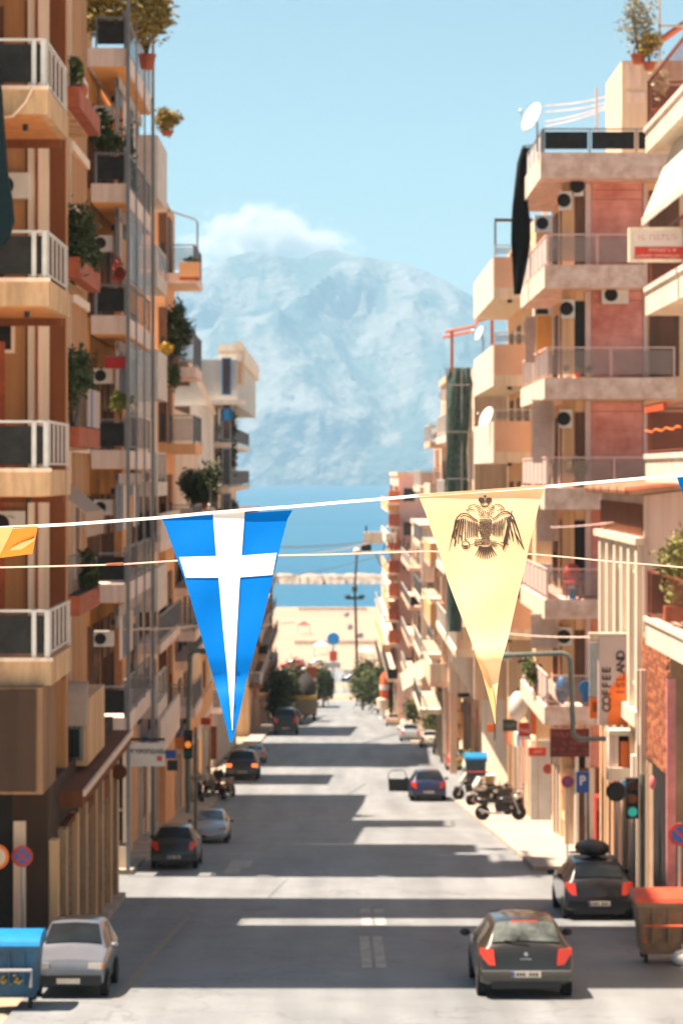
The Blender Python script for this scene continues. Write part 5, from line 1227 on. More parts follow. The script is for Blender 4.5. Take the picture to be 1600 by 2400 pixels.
    pf = MB().box(-.26 * sc, .26 * sc, yf + .036 * sc, yf + .05 * sc, .335 * sc, .445 * sc).build('number_plate', M_PLATE, t)
    if opened:
        d = MB().hexa([(-.84 * sc, .62 * sc, .32 * sc), (-.84 * sc, .70 * sc, .32 * sc), (-1.82 * sc, .66 * sc, .34 * sc), (-1.82 * sc, .60 * sc, .34 * sc), (-.84 * sc, .62 * sc, .93 * sc), (-.84 * sc, .70 * sc, .93 * sc), (-1.86 * sc, .66 * sc, .95 * sc), (-1.86 * sc, .60 * sc, .95 * sc)]).build('open_door', paint, t)
        MB().tube([(-.92 * sc, .66 * sc, .93 * sc), (-1.05 * sc, .66 * sc, 1.30 * sc), (-1.20 * sc, .66 * sc, 1.36 * sc), (-1.70 * sc, .64 * sc, 1.33 * sc), (-1.82 * sc, .63 * sc, 1.22 * sc), (-1.85 * sc, .63 * sc, .95 * sc)], .026 * sc, 6).build('door_frame', paint, d)
        MB().box(-1.78 * sc, -.94 * sc, .585 * sc, .598 * sc, .36 * sc, .90 * sc).build('door_lining', M_BLACK, d)
    return t, sc, S
PK = 'cars parked along the kerb'
# 1 dark hatchback driving away
c1, s1, S1 = car('driving_car', 'dark grey hatchback with red tail lamps driving away in the near lane', 1121, 1345, 2343, carpaint('charcoal', (.028, .025, .021), .25), L=.98, H=.94, glass=mat('car_glass_sky_reflection', (.11, .125, .115), .12, spec=.5, var=.4, scale=3))  # pale glass colour stands in for the sky reflected in the windows
yr = S1[0][0]
MB().lathe([(.001, -.012), (.045 * s1, -.01), (.045 * s1, .0)], (0, S1[2][0] - .035 * s1, .80 * s1), 'y', 4).build('badge', M_STEEL, c1)
scr = MB()
for k in range(4): scr.box((-.10 + k * .052) * s1, (-.065 + k * .052) * s1, S1[2][0] - .045 * s1, S1[2][0] - .03 * s1, .70 * s1, .725 * s1)
scr.build('model_lettering', M_STEEL, c1)
MB().box(-.24 * s1, .24 * s1, S1[5][0] - .02, S1[5][0] + .06, S1[5][3] + .035 * s1, S1[5][3] + .065 * s1).build('brake_light', M_TAIL, c1)
MB().tube([(.05 * s1, S1[3][0] - .05 * s1, S1[3][3] + .03 * s1), (-.38 * s1, S1[3][0] + .02 * s1, S1[3][3] + .09 * s1)], .014 * s1, 5).build('wiper', M_BLACK, c1)
MB().box(-.80 * s1, .80 * s1, yr - .052 * s1, yr - .046 * s1, .505 * s1, .52 * s1).build('bumper_trim', M_STEEL, c1)
# 2 black car with roof box
c2, s2, S2 = car('parked_car', 'black hatchback with a rounded roof box parked at the kerb behind the red lidded bin', 1322, 1486, 2158, carpaint('black', (.014, .014, .016), .2), H=1.0, group=PK)
MB().ball((0, -.25 * s2, 1.66 * s2), .44 * s2, .95 * s2, .21 * s2, 16, 8).build('roof_box', M_BLACK, c2, smooth=True)
for yy in (-.75, .3): MB().box(-.52 * s2, .52 * s2, (yy - .03) * s2, (yy + .03) * s2, 1.47 * s2, 1.53 * s2).build('roof_bar', M_STEEL, c2)
MB().tube([(.3 * s2, S2[3][0], S2[3][3] + .03), (-.2 * s2, S2[3][0] + .06, S2[3][3] + .1)], .012, 5).build('wiper', M_BLACK, c2)
# 3 dark blue car, door open
car('stopped_car', 'dark blue hatchback stopped in the street with its driver door wide open', 961, 1046, 1879, carpaint('navy', (.018, .030, .085), .3), opened=True, H=.98)
# right kerb beyond
car('parked_car', 'black car parked furthest along the sunny kerb, beyond the red and silver car', 1017, 1076, 1770, MATS['car_paint_black'], group=PK, H=1.05)
car('parked_car', 'red and silver hatchback with a blue bin at its side', 1046, 1102, 1806, carpaint('red', (.50, .055, .035)), group=PK, glass=M_CGLB, bumper=M_WHITE)
# left kerb
car('parked_car', 'silver white boxy old hatchback facing the camera, beside the blue bin', 70, 250, 2342, carpaint('white', (.13, .145, .17)), BOXY, front=True, group=PK, bumper=M_BLACK, L=.92, H=1.12)
car('parked_car', 'black hatchback parked in shade behind the sunny crossing strip', 352, 462, 2038, carpaint('coal', (.020, .019, .018), .2), group=PK, H=1.06)
car('parked_car', 'pale silver blue car facing the camera in front of the motorbikes', 447, 534, 1977, carpaint('silver', (.40, .45, .48), .3), front=True, group=PK, glass=M_CGLB)
car('parked_car', 'dark blue hatchback with both tail lamps lit below the pennant tip', 527, 606, 1829, carpaint('midnight', (.012, .022, .040), .2), lit=True, group=PK, BOXY=None) if False else \
    car('parked_car', 'dark blue hatchback with both tail lamps lit below the pennant tip', 527, 606, 1829, carpaint('midnight', (.012, .022, .040), .2), lit=True, group=PK, prof=BOXY, H=1.06)
car('parked_car', 'silver car with a bluish window just beyond the lit tail lamps', 574, 622, 1788, carpaint('pewter', (.36, .36, .34), .3), group=PK, glass=M_CGLB)
car('parked_car', 'black van like car at the shaded kerb in front of the dark bushes', 640, 698, 1722, MATS['car_paint_coal'], group=PK, H=1.25)
Yk = Yg(1692); t = thing('truck', 'khaki truck with a yellow tailboard and dark canvas load at the shaded kerb', 'truck', (px(716, Yk), Yk, gz(Yk)))
M_KH = mat('khaki_paint', (.26, .23, .14), .6, var=.15)
MB().box(px(692, Yk), px(742, Yk), Yk, Yk + 4.5, gz(Yk) + .7, gz(Yk) + 2.4).build('bed', M_KH, t); MB().box(px(693, Yk), px(741, Yk), Yk + 4.6, Yk + 6.4, gz(Yk) + .6, gz(Yk) + 2.9).build('cab', M_KH, t)
MB().box(px(692, Yk), px(742, Yk), Yk - .06, Yk - .005, gz(Yk) + 2.05, gz(Yk) + 2.4).build('tailboard', mat('yellow_paint', (.62, .42, .06), .5), t)
MB().ball((px(716, Yk), Yk + 2.2, gz(Yk) + 2.6), 1.0, 2.3, 1.6, 12, 8, .07, random.Random(8)).build('canvas_load', M_TARP, t, smooth=True)
for q in (699, 735):
    for dy in (.8, 3.4, 5.6): MB().lathe([(.45, -.14), (.45, .14)], (px(q, Yk), Yk + dy, gz(Yk) + .45), 'x', 14).build('wheel', M_TYRE, t)
    MB().box(px(q - 3, Yk), px(q + 3, Yk), Yk - .03, Yk - .002, gz(Yk) + .95, gz(Yk) + 1.1).build('tail_light', M_TAIL, t)
car('parked_car', 'small red car far off on the sunlit quay', 672, 699, 1532, MATS['car_paint_red'], Y=470, yaw=80)

# motorbikes and scooters
def motorbike(label, x, ybot, yaw, paint, scale=1.0, seat=None, box_=None, screen=False, group='motorbikes parked at the kerb', Y=None):
    Y = Y or Yg(ybot); t = thing('motorbike', label, 'motorbike', (px(x, Y), Y, gz(Y) + (.12 if abs(px(x, Y)) > 5.25 else .0)), group)
    ORG[t.name] = (0, 0, 0); t.rotation_euler = (R(-6), 0, R(yaw)); t.scale = (scale * .95,) * 3
    for xx in (-.68, .70):
        r_ = .29; w_ = MB().lathe([(r_ * .72, -.05), (r_ * .96, -.06), (r_, 0), (r_ * .96, .06), (r_ * .72, .05)], (xx, 0, r_), 'y', 18).build('wheel', M_TYRE, t, auto=40)
        MB().lathe([(r_ * .70, -.012), (r_ * .70, .012)], (xx, 0, r_), 'y', 16).build('rim', M_RIM, w_)
        MB().lathe([(.06, -.08), (.06, .08)], (xx, 0, r_), 'y', 8).build('hub', M_STEEL, w_)
    MB().tube([(.70, .09, .29), (.50, .09, .86), (.46, .05, .98)], .026, 6).tube([(.70, -.09, .29), (.50, -.09, .86), (.46, -.05, .98)], .026, 6).build('fork', M_STEEL, t)
    MB().tube([(.40, -.36, 1.04), (.46, -.18, 1.00), (.46, .18, 1.00), (.40, .36, 1.04)], .016, 6).build('handlebar', M_BLACK, t)
    MB().ball((.60, 0, .86), .10, .11, .11, 10, 6).build('headlight', M_HEAD, t, smooth=True)
    MB().hexa([(-.15, -.13, .30), (.32, -.13, .34), (.32, .13, .34), (-.15, .13, .30), (-.22, -.12, .62), (.38, -.10, .66), (.38, .10, .66), (-.22, .12, .62)]).build('engine', M_BLACK, t)
    MB().ball((.20, 0, .76), .30, .15, .13, 12, 7).build('fuel_tank', paint, t, smooth=True)
    MB().hexa([(-.80, -.10, .70), (.0, -.13, .66), (.0, .13, .66), (-.80, .10, .70), (-.84, -.09, .80), (-.02, -.12, .74), (-.02, .12, .74), (-.84, .09, .80)]).build('seat', seat or M_BLACK, t)
    MB().hexa([(-.95, -.07, .66), (-.50, -.12, .52), (-.50, .12, .52), (-.95, .07, .66), (-.98, -.06, .76), (-.45, -.11, .69), (-.45, .11, .69), (-.98, .06, .76)]).build('tail_panel', paint, t)
    MB().box(-1.0, -.96, -.06, .06, .66, .72).build('tail_light', M_TAIL, t)
    MB().hexa([(.50, -.08, .56), (.92, -.07, .50), (.92, .07, .50), (.50, .08, .56), (.52, -.08, .60), (.86, -.07, .62), (.86, .07, .62), (.52, .08, .60)]).build('mudguard', paint, t)
    MB().tube([(.1, -.16, .26), (-.4, -.18, .28), (-.85, -.19, .42)], .045, 8).build('exhaust', M_STEEL, t)
    MB().tube([(-.02, .16, .30), (-.1, .30, .02)], .014, 5).build('side_stand', M_STEEL, t)
    for sy in (-1, 1): MB().tube([(.43, sy * .28, 1.02), (.40, sy * .33, 1.16)], .008, 4).ball((.40, sy * .34, 1.19), .02, .06, .04, 8, 5).build('mirror', M_BLACK, t)
    if box_: MB().box(-1.0, -.62, -.2, .2, .84, 1.16).build('top_box', box_, t)
    if screen: MB().hexa([(.50, -.18, .92), (.62, -.16, .92), (.62, .16, .92), (.50, .18, .92), (.36, -.15, 1.28), (.38, -.15, 1.28), (.38, .15, 1.28), (.36, .15, 1.28)]).build('windshield', M_HEAD, t)
    return t
M_SLV = carpaint('satin_silver', (.55, .55, .54), .4); M_BK = MATS['car_paint_black']
motorbike('black motorbike parked side on, nearest of those on the sunny kerb', 1172, 1930, 4, M_BK, 1.02)
motorbike('silver faired motorbike behind the nearest black one', 1135, 1893, -150, M_SLV, 1.0, screen=True)
motorbike('black scooter with a tall beige top box beside the silver faired bike', 1185, 1888, 20, M_BK, 1.05, box_=mat('beige_box', (.36, .29, .19), .6))
motorbike('white scooter with a bluish windshield by the blue lidded bin', 1118, 1856, -120, M_SLV, 1.0, screen=True)
motorbike('dark scooter with a red tail panel close to the grey pillar', 1208, 1858, 95, MATS['car_paint_red'], 1.0, box_=M_BLACK)
motorbike('black motorbike with a round top box against the shaded shops', 512, 1866, 100, M_BK, 1.05, box_=M_BLACK)
motorbike('orange brown scooter at the road end of the shaded motorbike row', 536, 1872, 75, mat('orange_brown_paint', (.36, .12, .04), .4), 1.0)
motorbike('dark grey scooter at the wall end of the shaded motorbike row', 470, 1884, 100, MATS['car_paint_charcoal'], 1.0, screen=True)
motorbike('small black moped with a pale box, in the middle of the shaded row', 492, 1872, 80, M_BK, 1.0, box_=M_CREAM)

motorbike('silver and black motorbike at the top of the sunny kerb row', 1088, 1838, -100, M_SLV, 1.0, screen=True)
motorbike('black scooter with a white shield, third along the sunny kerb row', 1108, 1880, -170, M_BK, 1.0, screen=True, box_=M_WHITE)
motorbike('orange red motorbike half hidden by the grey pillar', 1222, 1900, 15, MATS['orange_brown_paint'] if 'orange_brown_paint' in MATS else M_BK, 1.0)
motorbike('black scooter parked upright by the shop door, end of the sunny row', 1206, 1915, 60, M_BK, .95, box_=M_BLACK)
for (x0, x1, Yw_, h_, lb_) in ((640, 772, 455, .8, 'pale low wall along the quay, shaded half'), (806, 905, 455, .8, 'pale low wall along the quay, mast half'), (690, 885, 560, 1.0, 'long low parapet halfway across the quay'), (700, 860, 742, .9, 'parapet at the water edge of the quay')):
    t = thing('low_wall', lb_, 'wall', (px((x0 + x1) / 2, Yw_), Yw_, gz(Yw_)))
    MB().box(px(x0, Yw_), px(x1, Yw_), Yw_, Yw_ + .5, gz(Yw_) - .5, gz(Yw_) + h_).build('wall', M_CREAM, t); MB().box(px(x0, Yw_) - .1, px(x1, Yw_) + .1, Yw_ - .06, Yw_ + .56, gz(Yw_) + h_, gz(Yw_) + h_ + .12).build('coping', M_BF, t)
for k, (q, Yq_, m_, lb_) in enumerate(((752, 520, M_WHITE, 'white market canopy out on the quay'), (858, 500, M_CREAM, 'cream market canopy near the mast'), (712, 610, M_RED, 'red market canopy towards the water'))):
    t = thing('canopy', lb_, 'canopy', (px(q, Yq_), Yq_, gz(Yq_))); X_ = px(q, Yq_); z_ = gz(Yq_)
    MB().add([(X_ - 1.6, Yq_ - 1.5, z_ + 2.2), (X_ + 1.6, Yq_ - 1.5, z_ + 2.2), (X_ + 1.6, Yq_ + 1.5, z_ + 2.2), (X_ - 1.6, Yq_ + 1.5, z_ + 2.2), (X_, Yq_, z_ + 3.3)], [(0, 1, 4), (1, 2, 4), (2, 3, 4), (3, 0, 4), (3, 2, 1, 0)]).build('roof', m_, t)
    for sx in (-1.5, 1.5):
        for sy in (-1.4, 1.4): MB().box(X_ + sx - .05, X_ + sx + .05, Yq_ + sy - .05, Yq_ + sy + .05, z_, z_ + 2.2).build('post', M_STEEL, t)
# more traffic and parked cars towards the sea
for (x0, x1, yb_, pt_, lb_, kw) in (
    (664, 706, 1700, carpaint('slate', (.05, .06, .07)), 'dark slate car nose to tail with the van like car, shaded kerb', {}),
    (706, 736, 1676, carpaint('bottle', (.02, .05, .035)), 'dark green car at the shaded kerb beside the brick red board', {}),
    (722, 745, 1660, MATS['car_paint_coal'], 'black car at the far junction, shaded side', {}),
    (694, 716, 1612, carpaint('ivory', (.62, .58, .50)), 'pale van parked at the far left corner of the quay', {'H': 1.35}),
    (905, 938, 1702, carpaint('tan', (.42, .33, .22)), 'beige car beside the striped awning pole', {}),
    (938, 985, 1738, MATS['car_paint_silver'], 'silver car at the sunny kerb below the striped awning', {}),
    (985, 1030, 1752, MATS['car_paint_ivory'] if 'car_paint_ivory' in MATS else M_WHITE, 'ivory car parked just beyond the black car on the sunny kerb', {}),
    (870, 892, 1632, MATS['car_paint_ivory'] if 'car_paint_ivory' in MATS else M_WHITE, 'white car passing the trees at the far junction', {}),
    (732, 752, 1528, MATS['car_paint_ivory'] if 'car_paint_ivory' in MATS else M_WHITE, 'white car crossing the quay behind the brick red board', {'Y': 480, 'yaw': 85}),
    (842, 862, 1540, MATS['car_paint_red'], 'red car parked by the mast on the quay', {'Y': 465, 'yaw': 80}),
    (640, 662, 1552, MATS['car_paint_coal'], 'dark car parked far off in front of the narrow tower', {'Y': 440}),
    (702, 722, 1545, MATS['car_paint_ivory'] if 'car_paint_ivory' in MATS else M_WHITE, 'white car parked far off on the quay', {'Y': 450, 'yaw': 70}),
    (812, 832, 1556, MATS['car_paint_navy'], 'blue car parked far off on the quay by the mast', {'Y': 430, 'yaw': 75})):
    car('parked_car', lb_, x0, x1, yb_, pt_, group=PK, **kw)

# ------------------------------------------------------------------ bins
def bin_(label, x0, x1, ytop, ybot, mb_, ml, mbar, Y=None, group='wheeled street bins'):
    Y = Y or Yg(ybot); t = thing('wheeled_bin', label, 'bin', (px((x0 + x1) / 2, Y), Y, gz(Y)), group)
    X0, X1 = px(x0, Y), px(x1, Y); w_ = X1 - X0; H = (ybot - ytop) * Y / FPX; z = gz(Y); d = .95
    bz = z + .18
    MB().hexa([(X0 + w_ * .09, Y + .12, bz), (X1 - w_ * .09, Y + .12, bz), (X1 - w_ * .09, Y + d - .1, bz), (X0 + w_ * .09, Y + d - .1, bz), (X0 + w_ * .02, Y, z + H * .84), (X1 - w_ * .02, Y, z + H * .84), (X1 - w_ * .02, Y + d, z + H * .84), (X0 + w_ * .02, Y + d, z + H * .84)]).build('body', mb_, t)
    prof = []
    for k in range(9): a = math.pi * k / 8; prof.append((Y + d / 2 - (d / 2 + .05) * math.cos(a), z + H * .86 + H * .14 * math.sin(a)))
    MB().prism_x(prof, X0 - .03, X1 + .03).build('lid', ml, t, auto=30)
    MB().box(X0 - .02, X1 + .02, Y - .05, Y + d + .05, z + H * .80, z + H * .858).build('rim', mb_, t)
    MB().tube([(X0 + w_ * .12, Y - .07, z + H * .32), (X0 + w_ * .10, Y - .09, z + H * .55), (X1 - w_ * .10, Y - .09, z + H * .55), (X1 - w_ * .12, Y - .07, z + H * .32)], .028, 6).build('lift_bar', mbar, t)
    for k in range(3): MB().box(X0 + w_ * (.25 + .25 * k) - .015, X0 + w_ * (.25 + .25 * k) + .015, Y - .01, Y + .05, z + H * .3, z + H * .78).build('rib', mb_, t)
    for sx in (X0 + w_ * .16, X1 - w_ * .16):
        for sy in (Y + .2, Y + d - .2):
            MB().lathe([(.09, -.03), (.09, .03)], (sx, sy, z + .09), 'x', 12).build('wheel', M_TYRE, t); MB().box(sx - .02, sx + .02, sy - .02, sy + .02, z + .09, bz + .03).build('castor_fork', M_STEEL, t)
    return t
b1 = bin_('blue wheeled bin with worn yellow marks beside the white car', -46, 90, 2192, 2368, mat('worn_blue_plastic', (.006, .085, .19), .5, var=.3, scale=1.5), mat('bright_blue_lid', (.008, .20, .46), .4, var=.08), M_STEEL)
Yb = Yg(2368)
rg = random.Random(6)
for k in range(14): 
    q = px(rg.uniform(4, 55), Yb); z_ = pz(rg.uniform(2285, 2310), Yb); MB().box(q - .02, q + rg.uniform(0, .03), Yb + .005, Yb + .09, z_ - .01, z_ + rg.uniform(.005, .03)).build('worn_mark', mat('worn_yellow_print', (.45, .32, .05), .6), b1)
bin_('grey brown wheeled bin with a red lid and orange lift bar', 1492, 1640, 2092, 2262, mat('grey_brown_plastic', (.26, .17, .10), .55, var=.2), mat('red_lid', (.62, .09, .045), .4), mat('orange_bar', (.62, .13, .05), .4))
bin_('dark blue wheeled bin with a bright blue lid and red bar, behind the parked scooters', 1090, 1140, 1757, 1850, mat('slate_blue_plastic', (.035, .085, .13), .5), MATS['bright_blue_lid'], M_RED, Y=112)
t = thing('sack', 'white rubbish sack on the ground by the red lidded bin', 'sack', (px(1597, 45), 45.0, gz(45)))
MB().ball((px(1600, 45), 45.0, gz(45) + .13), .22, .2, .16, 12, 8, .06, random.Random(3)).build('bag', M_WHITE, t, smooth=True); MB().lathe([(.05, 0), (.02, .05), (.05, .10)], (px(1600, 45), 45.0, gz(45) + .28), 'z', 8).build('knot', M_WHITE, t)

# ------------------------------------------------------------------ street lamps, signals, signs
def round_sign(label, x, y, r, Y, ring, face, X2=None, name='traffic_sign', post=True, bar=None, off=0):
    t = thing(name, label, 'traffic sign', (px(x, Y), Y, gz(Y)), 'round traffic signs')
    c = (px(x, Y), Y, pz(y, Y)); rr_ = r * Y / FPX
    d = MB().lathe([(rr_, -.02), (rr_, .01)], c, 'y', 24).build('disc', ring, t)
    MB().lathe([(rr_ * .74, -.026), (rr_ * .74, -.0205)], c, 'y', 24).build('face', face, d)
    if bar:
        a = R(45); L_ = rr_ * .72
        for q in bar: 
            ca, sa = math.cos(R(q)) * L_, math.sin(R(q)) * L_; n = .10 * rr_
            nx, nz = -math.sin(R(q)) * n, math.cos(R(q)) * n
            P = [(c[0] - ca - nx, c[2] - sa - nz), (c[0] + ca - nx, c[2] + sa - nz), (c[0] + ca + nx, c[2] + sa + nz), (c[0] - ca + nx, c[2] - sa + nz)]
            MB().prism_y(P, Y - .031 - (.002 if q < 0 else 0), Y - .0265).build('bar', ring, d)
    if post: MB().tube([(c[0] + off, Y + .04, gz(Y)), (c[0] + off, Y + .04, c[2] + rr_)], .03, 8).build('post', M_STEEL, t)
    return t
M_SBLUE = mat('sign_blue', (.02, .10, .38), .4, var=.05)
round_sign('no stopping sign, blue with red cross and rim, before the brown ground floor', 53, 2007, 25, 43.9, M_RED, M_SBLUE, bar=(45, -45))
round_sign('orange round sign cut by the picture edge beside the dark shop mouth', -8, 2008, 30, 43.6, M_ORANGE, M_CREAM, post=True)
round_sign('no parking sign, blue with a red slash, in front of the cream pilasters', 1592, 1956, 27, 45.8, M_RED, M_SBLUE, bar=(-45,))
round_sign('small dark red round sign on the pale grey pillar', 1283, 1802, 12, 87.6, M_RED, mat('dull_pink', (.30, .07, .06), .5), post=False)
round_sign('red round sign on a pole next to the blue parking board', 1329, 1832, 15, 66, M_RED, M_SBLUE, bar=(45, -45))
t = board('parking_sign', 'blue square parking board with a white P on a pole', 1349, 1809, 1380, 1858, 66.0, M_SBLUE, .02)
text('letter', 'P', M_WHITE, t, (px(1364, 66), 65.99, pz(1830, 66)), (R(90), 0, 0), .34)
MB().tube([(px(1372, 66), 66.05, gz(66)), (px(1372, 66), 66.05, pz(1809, 66))], .03, 8).build('post', M_STEEL, t)
# bracket street lamps
def lamp(label, pts, Y, r, head, base=None):
    t = thing('street_lamp', label, 'street lamp', (px(pts[-1][0], Y), Y, pz(pts[-1][1], Y)), 'street lamps')
    P = [Vector((px(a, Y), Y, pz(b, Y))) for a, b in pts]; Q = [P[0]]
    for i in range(1, len(P) - 1):
        d0 = (P[i] - P[i - 1]); d1 = (P[i + 1] - P[i]); k = min(.18, d0.length * .3, d1.length * .3)
        Q += [P[i] - d0.normalized() * k, P[i] - d0.normalized() * k * .3 + d1.normalized() * k * .3, P[i] + d1.normalized() * k]
    Q.append(P[-1])
    MB().tube(Q, r, 10).build('bracket', M_GREENPIPE, t, auto=40)
    hx, hz_ = px(head[0], Y), pz(head[1], Y)
    h = MB().ball((hx, Y, hz_), .32, .14, .09, 14, 7).build('lamp_head', M_GREENPIPE, t, smooth=True)
    MB().ball((hx, Y, hz_ - .05), .22, .11, .07, 12, 6).build('lens', M_HEAD, h, smooth=True)
    return t
lamp('grey green pipe bracket lamp stepping out from the coffee shop front', [(1185, 1536), (1335, 1530), (1343, 1733), (1440, 1731)], 58.0, .062, (1180, 1536))
lp = lamp('dark street lamp on a tall post at the shaded kerb, behind the blue pennant', [(478, 1524), (447, 1526), (441, 1700), (441, 1905)], 74.0, .075, (484, 1526))
# traffic lights
def signal(label, x, y, Y, lit, post=True):
    t = thing('traffic_light', label, 'traffic light', (px(x, Y), Y, gz(Y)), 'traffic lights')
    c = (px(x, Y), pz(y, Y)); b = MB().box(c[0] - .13, c[0] + .13, Y, Y + .2, c[1] - .42, c[1] + .42).build('housing', M_BLACK, t)
    for k, (nm, col) in enumerate((('red', (.18, .015, .01)), ('amber', (.9, .26, .03)), ('green', (.02, .55, .42)))):
        z_ = c[1] + .27 - k * .27; on = nm == lit
        m_ = mat('signal_' + nm + ('_on' if on else '_off'), col if on else tuple(v * .35 for v in col), .3, emit=(.25 if nm == 'amber' else .12) if on else 0, var=.02)
        MB().lathe([(.10, -.03), (.10, .0)], (c[0], Y - .005, z_), 'y', 16).build('lens', m_, b)
        MB().lathe([(.11, -.10), (.115, -.10), (.115, -.001), (.11, -.001)], (c[0], Y - .002, z_), 'y', 12, cap=False).build('visor', M_BLACK, b)
    if post: MB().tube([(c[0] + .22, Y + .12, gz(Y)), (c[0] + .22, Y + .12, c[1] + .5)], .05, 8).build('post', M_GREENPIPE, t)
    return t
signal('traffic light showing green among the cream pilasters', 1481, 1872, 50.5, 'green')
signal('traffic light with an amber lamp, beside the shaded white shop sign', 441, 1745, 72.5, 'amber')
# a dark round mirror and clutter near the right signal
t = thing('traffic_mirror', 'dark round mirror on a pole left of the green traffic light', 'mirror', (px(1443, 54), 54.0, gz(54)))
MB().lathe([(.20, -.03), (.23, .0), (.20, .05)], (px(1443, 54), 54.0, pz(1855, 54)), 'y', 20).build('mirror', M_BLACK, t); MB().tube([(px(1443, 54), 54.07, gz(54)), (px(1443, 54), 54.07, pz(1855, 54))], .035, 8).build('post', M_STEEL, t)
t = thing('vending_machine', 'red vending machine under a red sign on the pavement behind the roof box', 'vending machine', (px(1417, 62.6), 62.6, gz(62.6)))
fb('cabinet', t, M_RED, 1396, 1868, 1440, 2000, 62.6, .6); fb('display', t, M_DARK, 1402, 1905, 1434, 1952, 62.57, .03); fb('panel', t, M_ORANGE, 1408, 1922, 1428, 1946, 62.55, .02); fb('top_sign', t, mat('salmon_panel', (.55, .16, .13), .5), 1398, 1870, 1438, 1900, 62.56, .04)
t = thing('lantern', 'pink paper lantern hanging by the dark doorway', 'lantern', (px(1528, 48.5), 48.5, pz(1850, 48.5)))
MB().ball((px(1528, 48.5), 48.5, pz(1835, 48.5)), .06, .06, .13, 10, 7).build('shade', mat('pink_paper', (.72, .18, .20), .6), t, smooth=True); MB().box(px(1527, 48.5), px(1529, 48.5), 48.49, 48.51, pz(1816, 48.5), pz(1780, 48.5)).build('cord', M_BLACK, t)
# boards
s1_ = board('shop_sign', 'white shop sign with dark lettering and a red square, on the shaded shops', 301, 1742, 386, 1796, 64.0, M_WHITE, .15)
text('lettering', 'ΑΡΓΥΡΟΠΩΛΕΙΑ', M_INK, s1_, (px(343, 64), 63.99, pz(1762, 64)), (R(90), 0, 0), .15)
fb('red_square', s1_, mat('sign_red', (.72, .10, .05), .5), 368, 1772, 380, 1784, 63.99, .008); fb('bracket', s1_, M_BLACK, 300, 1730, 386, 1736, 64.05, .05)
t = board('shop_sign', 'dark blue narrow sign right of the white shop sign', 388, 1758, 412, 1778, 66.0, M_SBLUE, .1); fb('lower_panel', t, M_BLACK, 392, 1782, 416, 1806, 66.0, .1)
t = board('shop_sign', 'orange lit panel sign on the shaded shop row beside the amber signal', 412, 1729, 432, 1756, 73.5, mat('orange_sign', (.9, .24, .02), .4, var=.03), .12); fb('dark_end', t, M_INK2, 433, 1731, 450, 1755, 73.5, .12)
t = board('shop_sign', 'red square sign above a pale banner beneath the pennant', 471, 1683, 493, 1699, 78.0, M_RED, .12); fb('banner', t, M_CREAM, 473, 1701, 482, 1822, 78.02, .04); fb('brown_banner', t, M_TERRA, 494, 1702, 508, 1780, 78.3, .04)
t = board('shop_sign', 'wide maroon sign board with faded red lettering over the shop entrance', 1289, 1708, 1380, 1774, 66.5, mat('maroon_board', (.17, .035, .025), .5, var=.15), .2, None)
M_FR = mat('faded_red_lettering', (.42, .10, .07), .6)
for k, (yy, h) in enumerate(((1722, 12), (1741, 9), (1756, 9), (1767, 6))): scribble(t, M_FR, 1294 + (k % 2) * 18, 1372, yy, h, 66.5, 30 + k)
t = board('shop_sign', 'red and white shop sign, upper of the two above the pale grey pillar', 1215, 1694, 1243, 1733, 84, M_RED, .1); fb('white_band', t, M_WHITE, 1216, 1726, 1242, 1732, 83.99, .008); scribble(t, M_WHITE, 1219, 1240, 1712, 8, 84, 51)
t = board('shop_sign', 'small red shop sign with a white line, just above the pale grey pillar', 1238, 1752, 1279, 1772, 83, mat('bright_red_sign', (.72, .07, .03), .5), .1); scribble(t, M_WHITE, 1246, 1272, 1762, 6, 83, 52); fb('hanger', t, M_CREAM, 1256, 1735, 1270, 1750, 83, .05)
t = board('shop_sign', 'dark green sign left of the red and white one', 1178, 1686, 1212, 1714, 92, mat('dark_green_sign', (.03, .05, .035), .5), .1); scribble(t, M_RAILG, 1183, 1208, 1700, 7, 92, 53)
t = board('shop_sign', 'small plain orange sign at the tip of the yellow pennant', 1141, 1697, 1157, 1716, 96, M_ORANGE, .1); fb('bracket', t, M_BLACK, 1157, 1690, 1160, 1735, 96, .06)
t = board('shop_banner', 'orange striped vertical banner hung above the red signs', 1243, 1655, 1256, 1722, 82, M_ORANGE, .05); fb('pole', t, M_STEEL, 1240, 1650, 1243, 1726, 82, .05)
# cafe umbrella globe and street clutter, sunny side
t = thing('globe_lamp', 'big white globe lamp below the trailing olive plants', 'lamp', (px(1213, 84), 84, pz(1690, 84)))
MB().ball((px(1213, 84), 84, pz(1655, 84)), .32, .32, .52, 14, 9).build('globe', M_WHITE, t, smooth=True); MB().box(px(1211, 84), px(1215, 84), 83.97, 84.03, pz(1622, 84), pz(1612, 84)).build('hanger', M_BLACK, t)

# ------------------------------------------------------------------ far end of the street
def tree(label, x, Y, zb, rr, n, size, m, seed, trunk=True, group='street trees'):
    t = thing('street_tree', label, 'tree', (px(x, Y), Y, zb), group); rg = random.Random(seed); X_ = px(x, Y)
    mb = MB(); cs = leaves(mb, (X_, Y, zb + rr[2] * 1.35), rr, n, size, rg, 14); mb.build('crown', m, t)
    tb = MB().tube([(X_, Y, zb - .1), (X_ + .05, Y, zb + rr[2] * .6), (X_, Y, zb + rr[2] * 1.3)], .16, 7, r1=.07)
    for c_, k in cs[:6]: tb.tube([(X_, Y, zb + rr[2] * .6), Vector((X_, Y, zb + rr[2] * 1.35)) + c_], .07, 5, r1=.02)
    tb.build('trunk', M_STEM, t); return t
Yt = 300
tree('round dark tree at the shaded kerb near the far junction', 757, 300, gz(300), (1.25, 1.1, 2.1), 3000, .22, L_DARK, 91)
tree('low dark bushy tree beside the parked van', 702, 252, gz(252), (1.6, 1.3, 2.3), 3200, .2, L_DARK, 92)
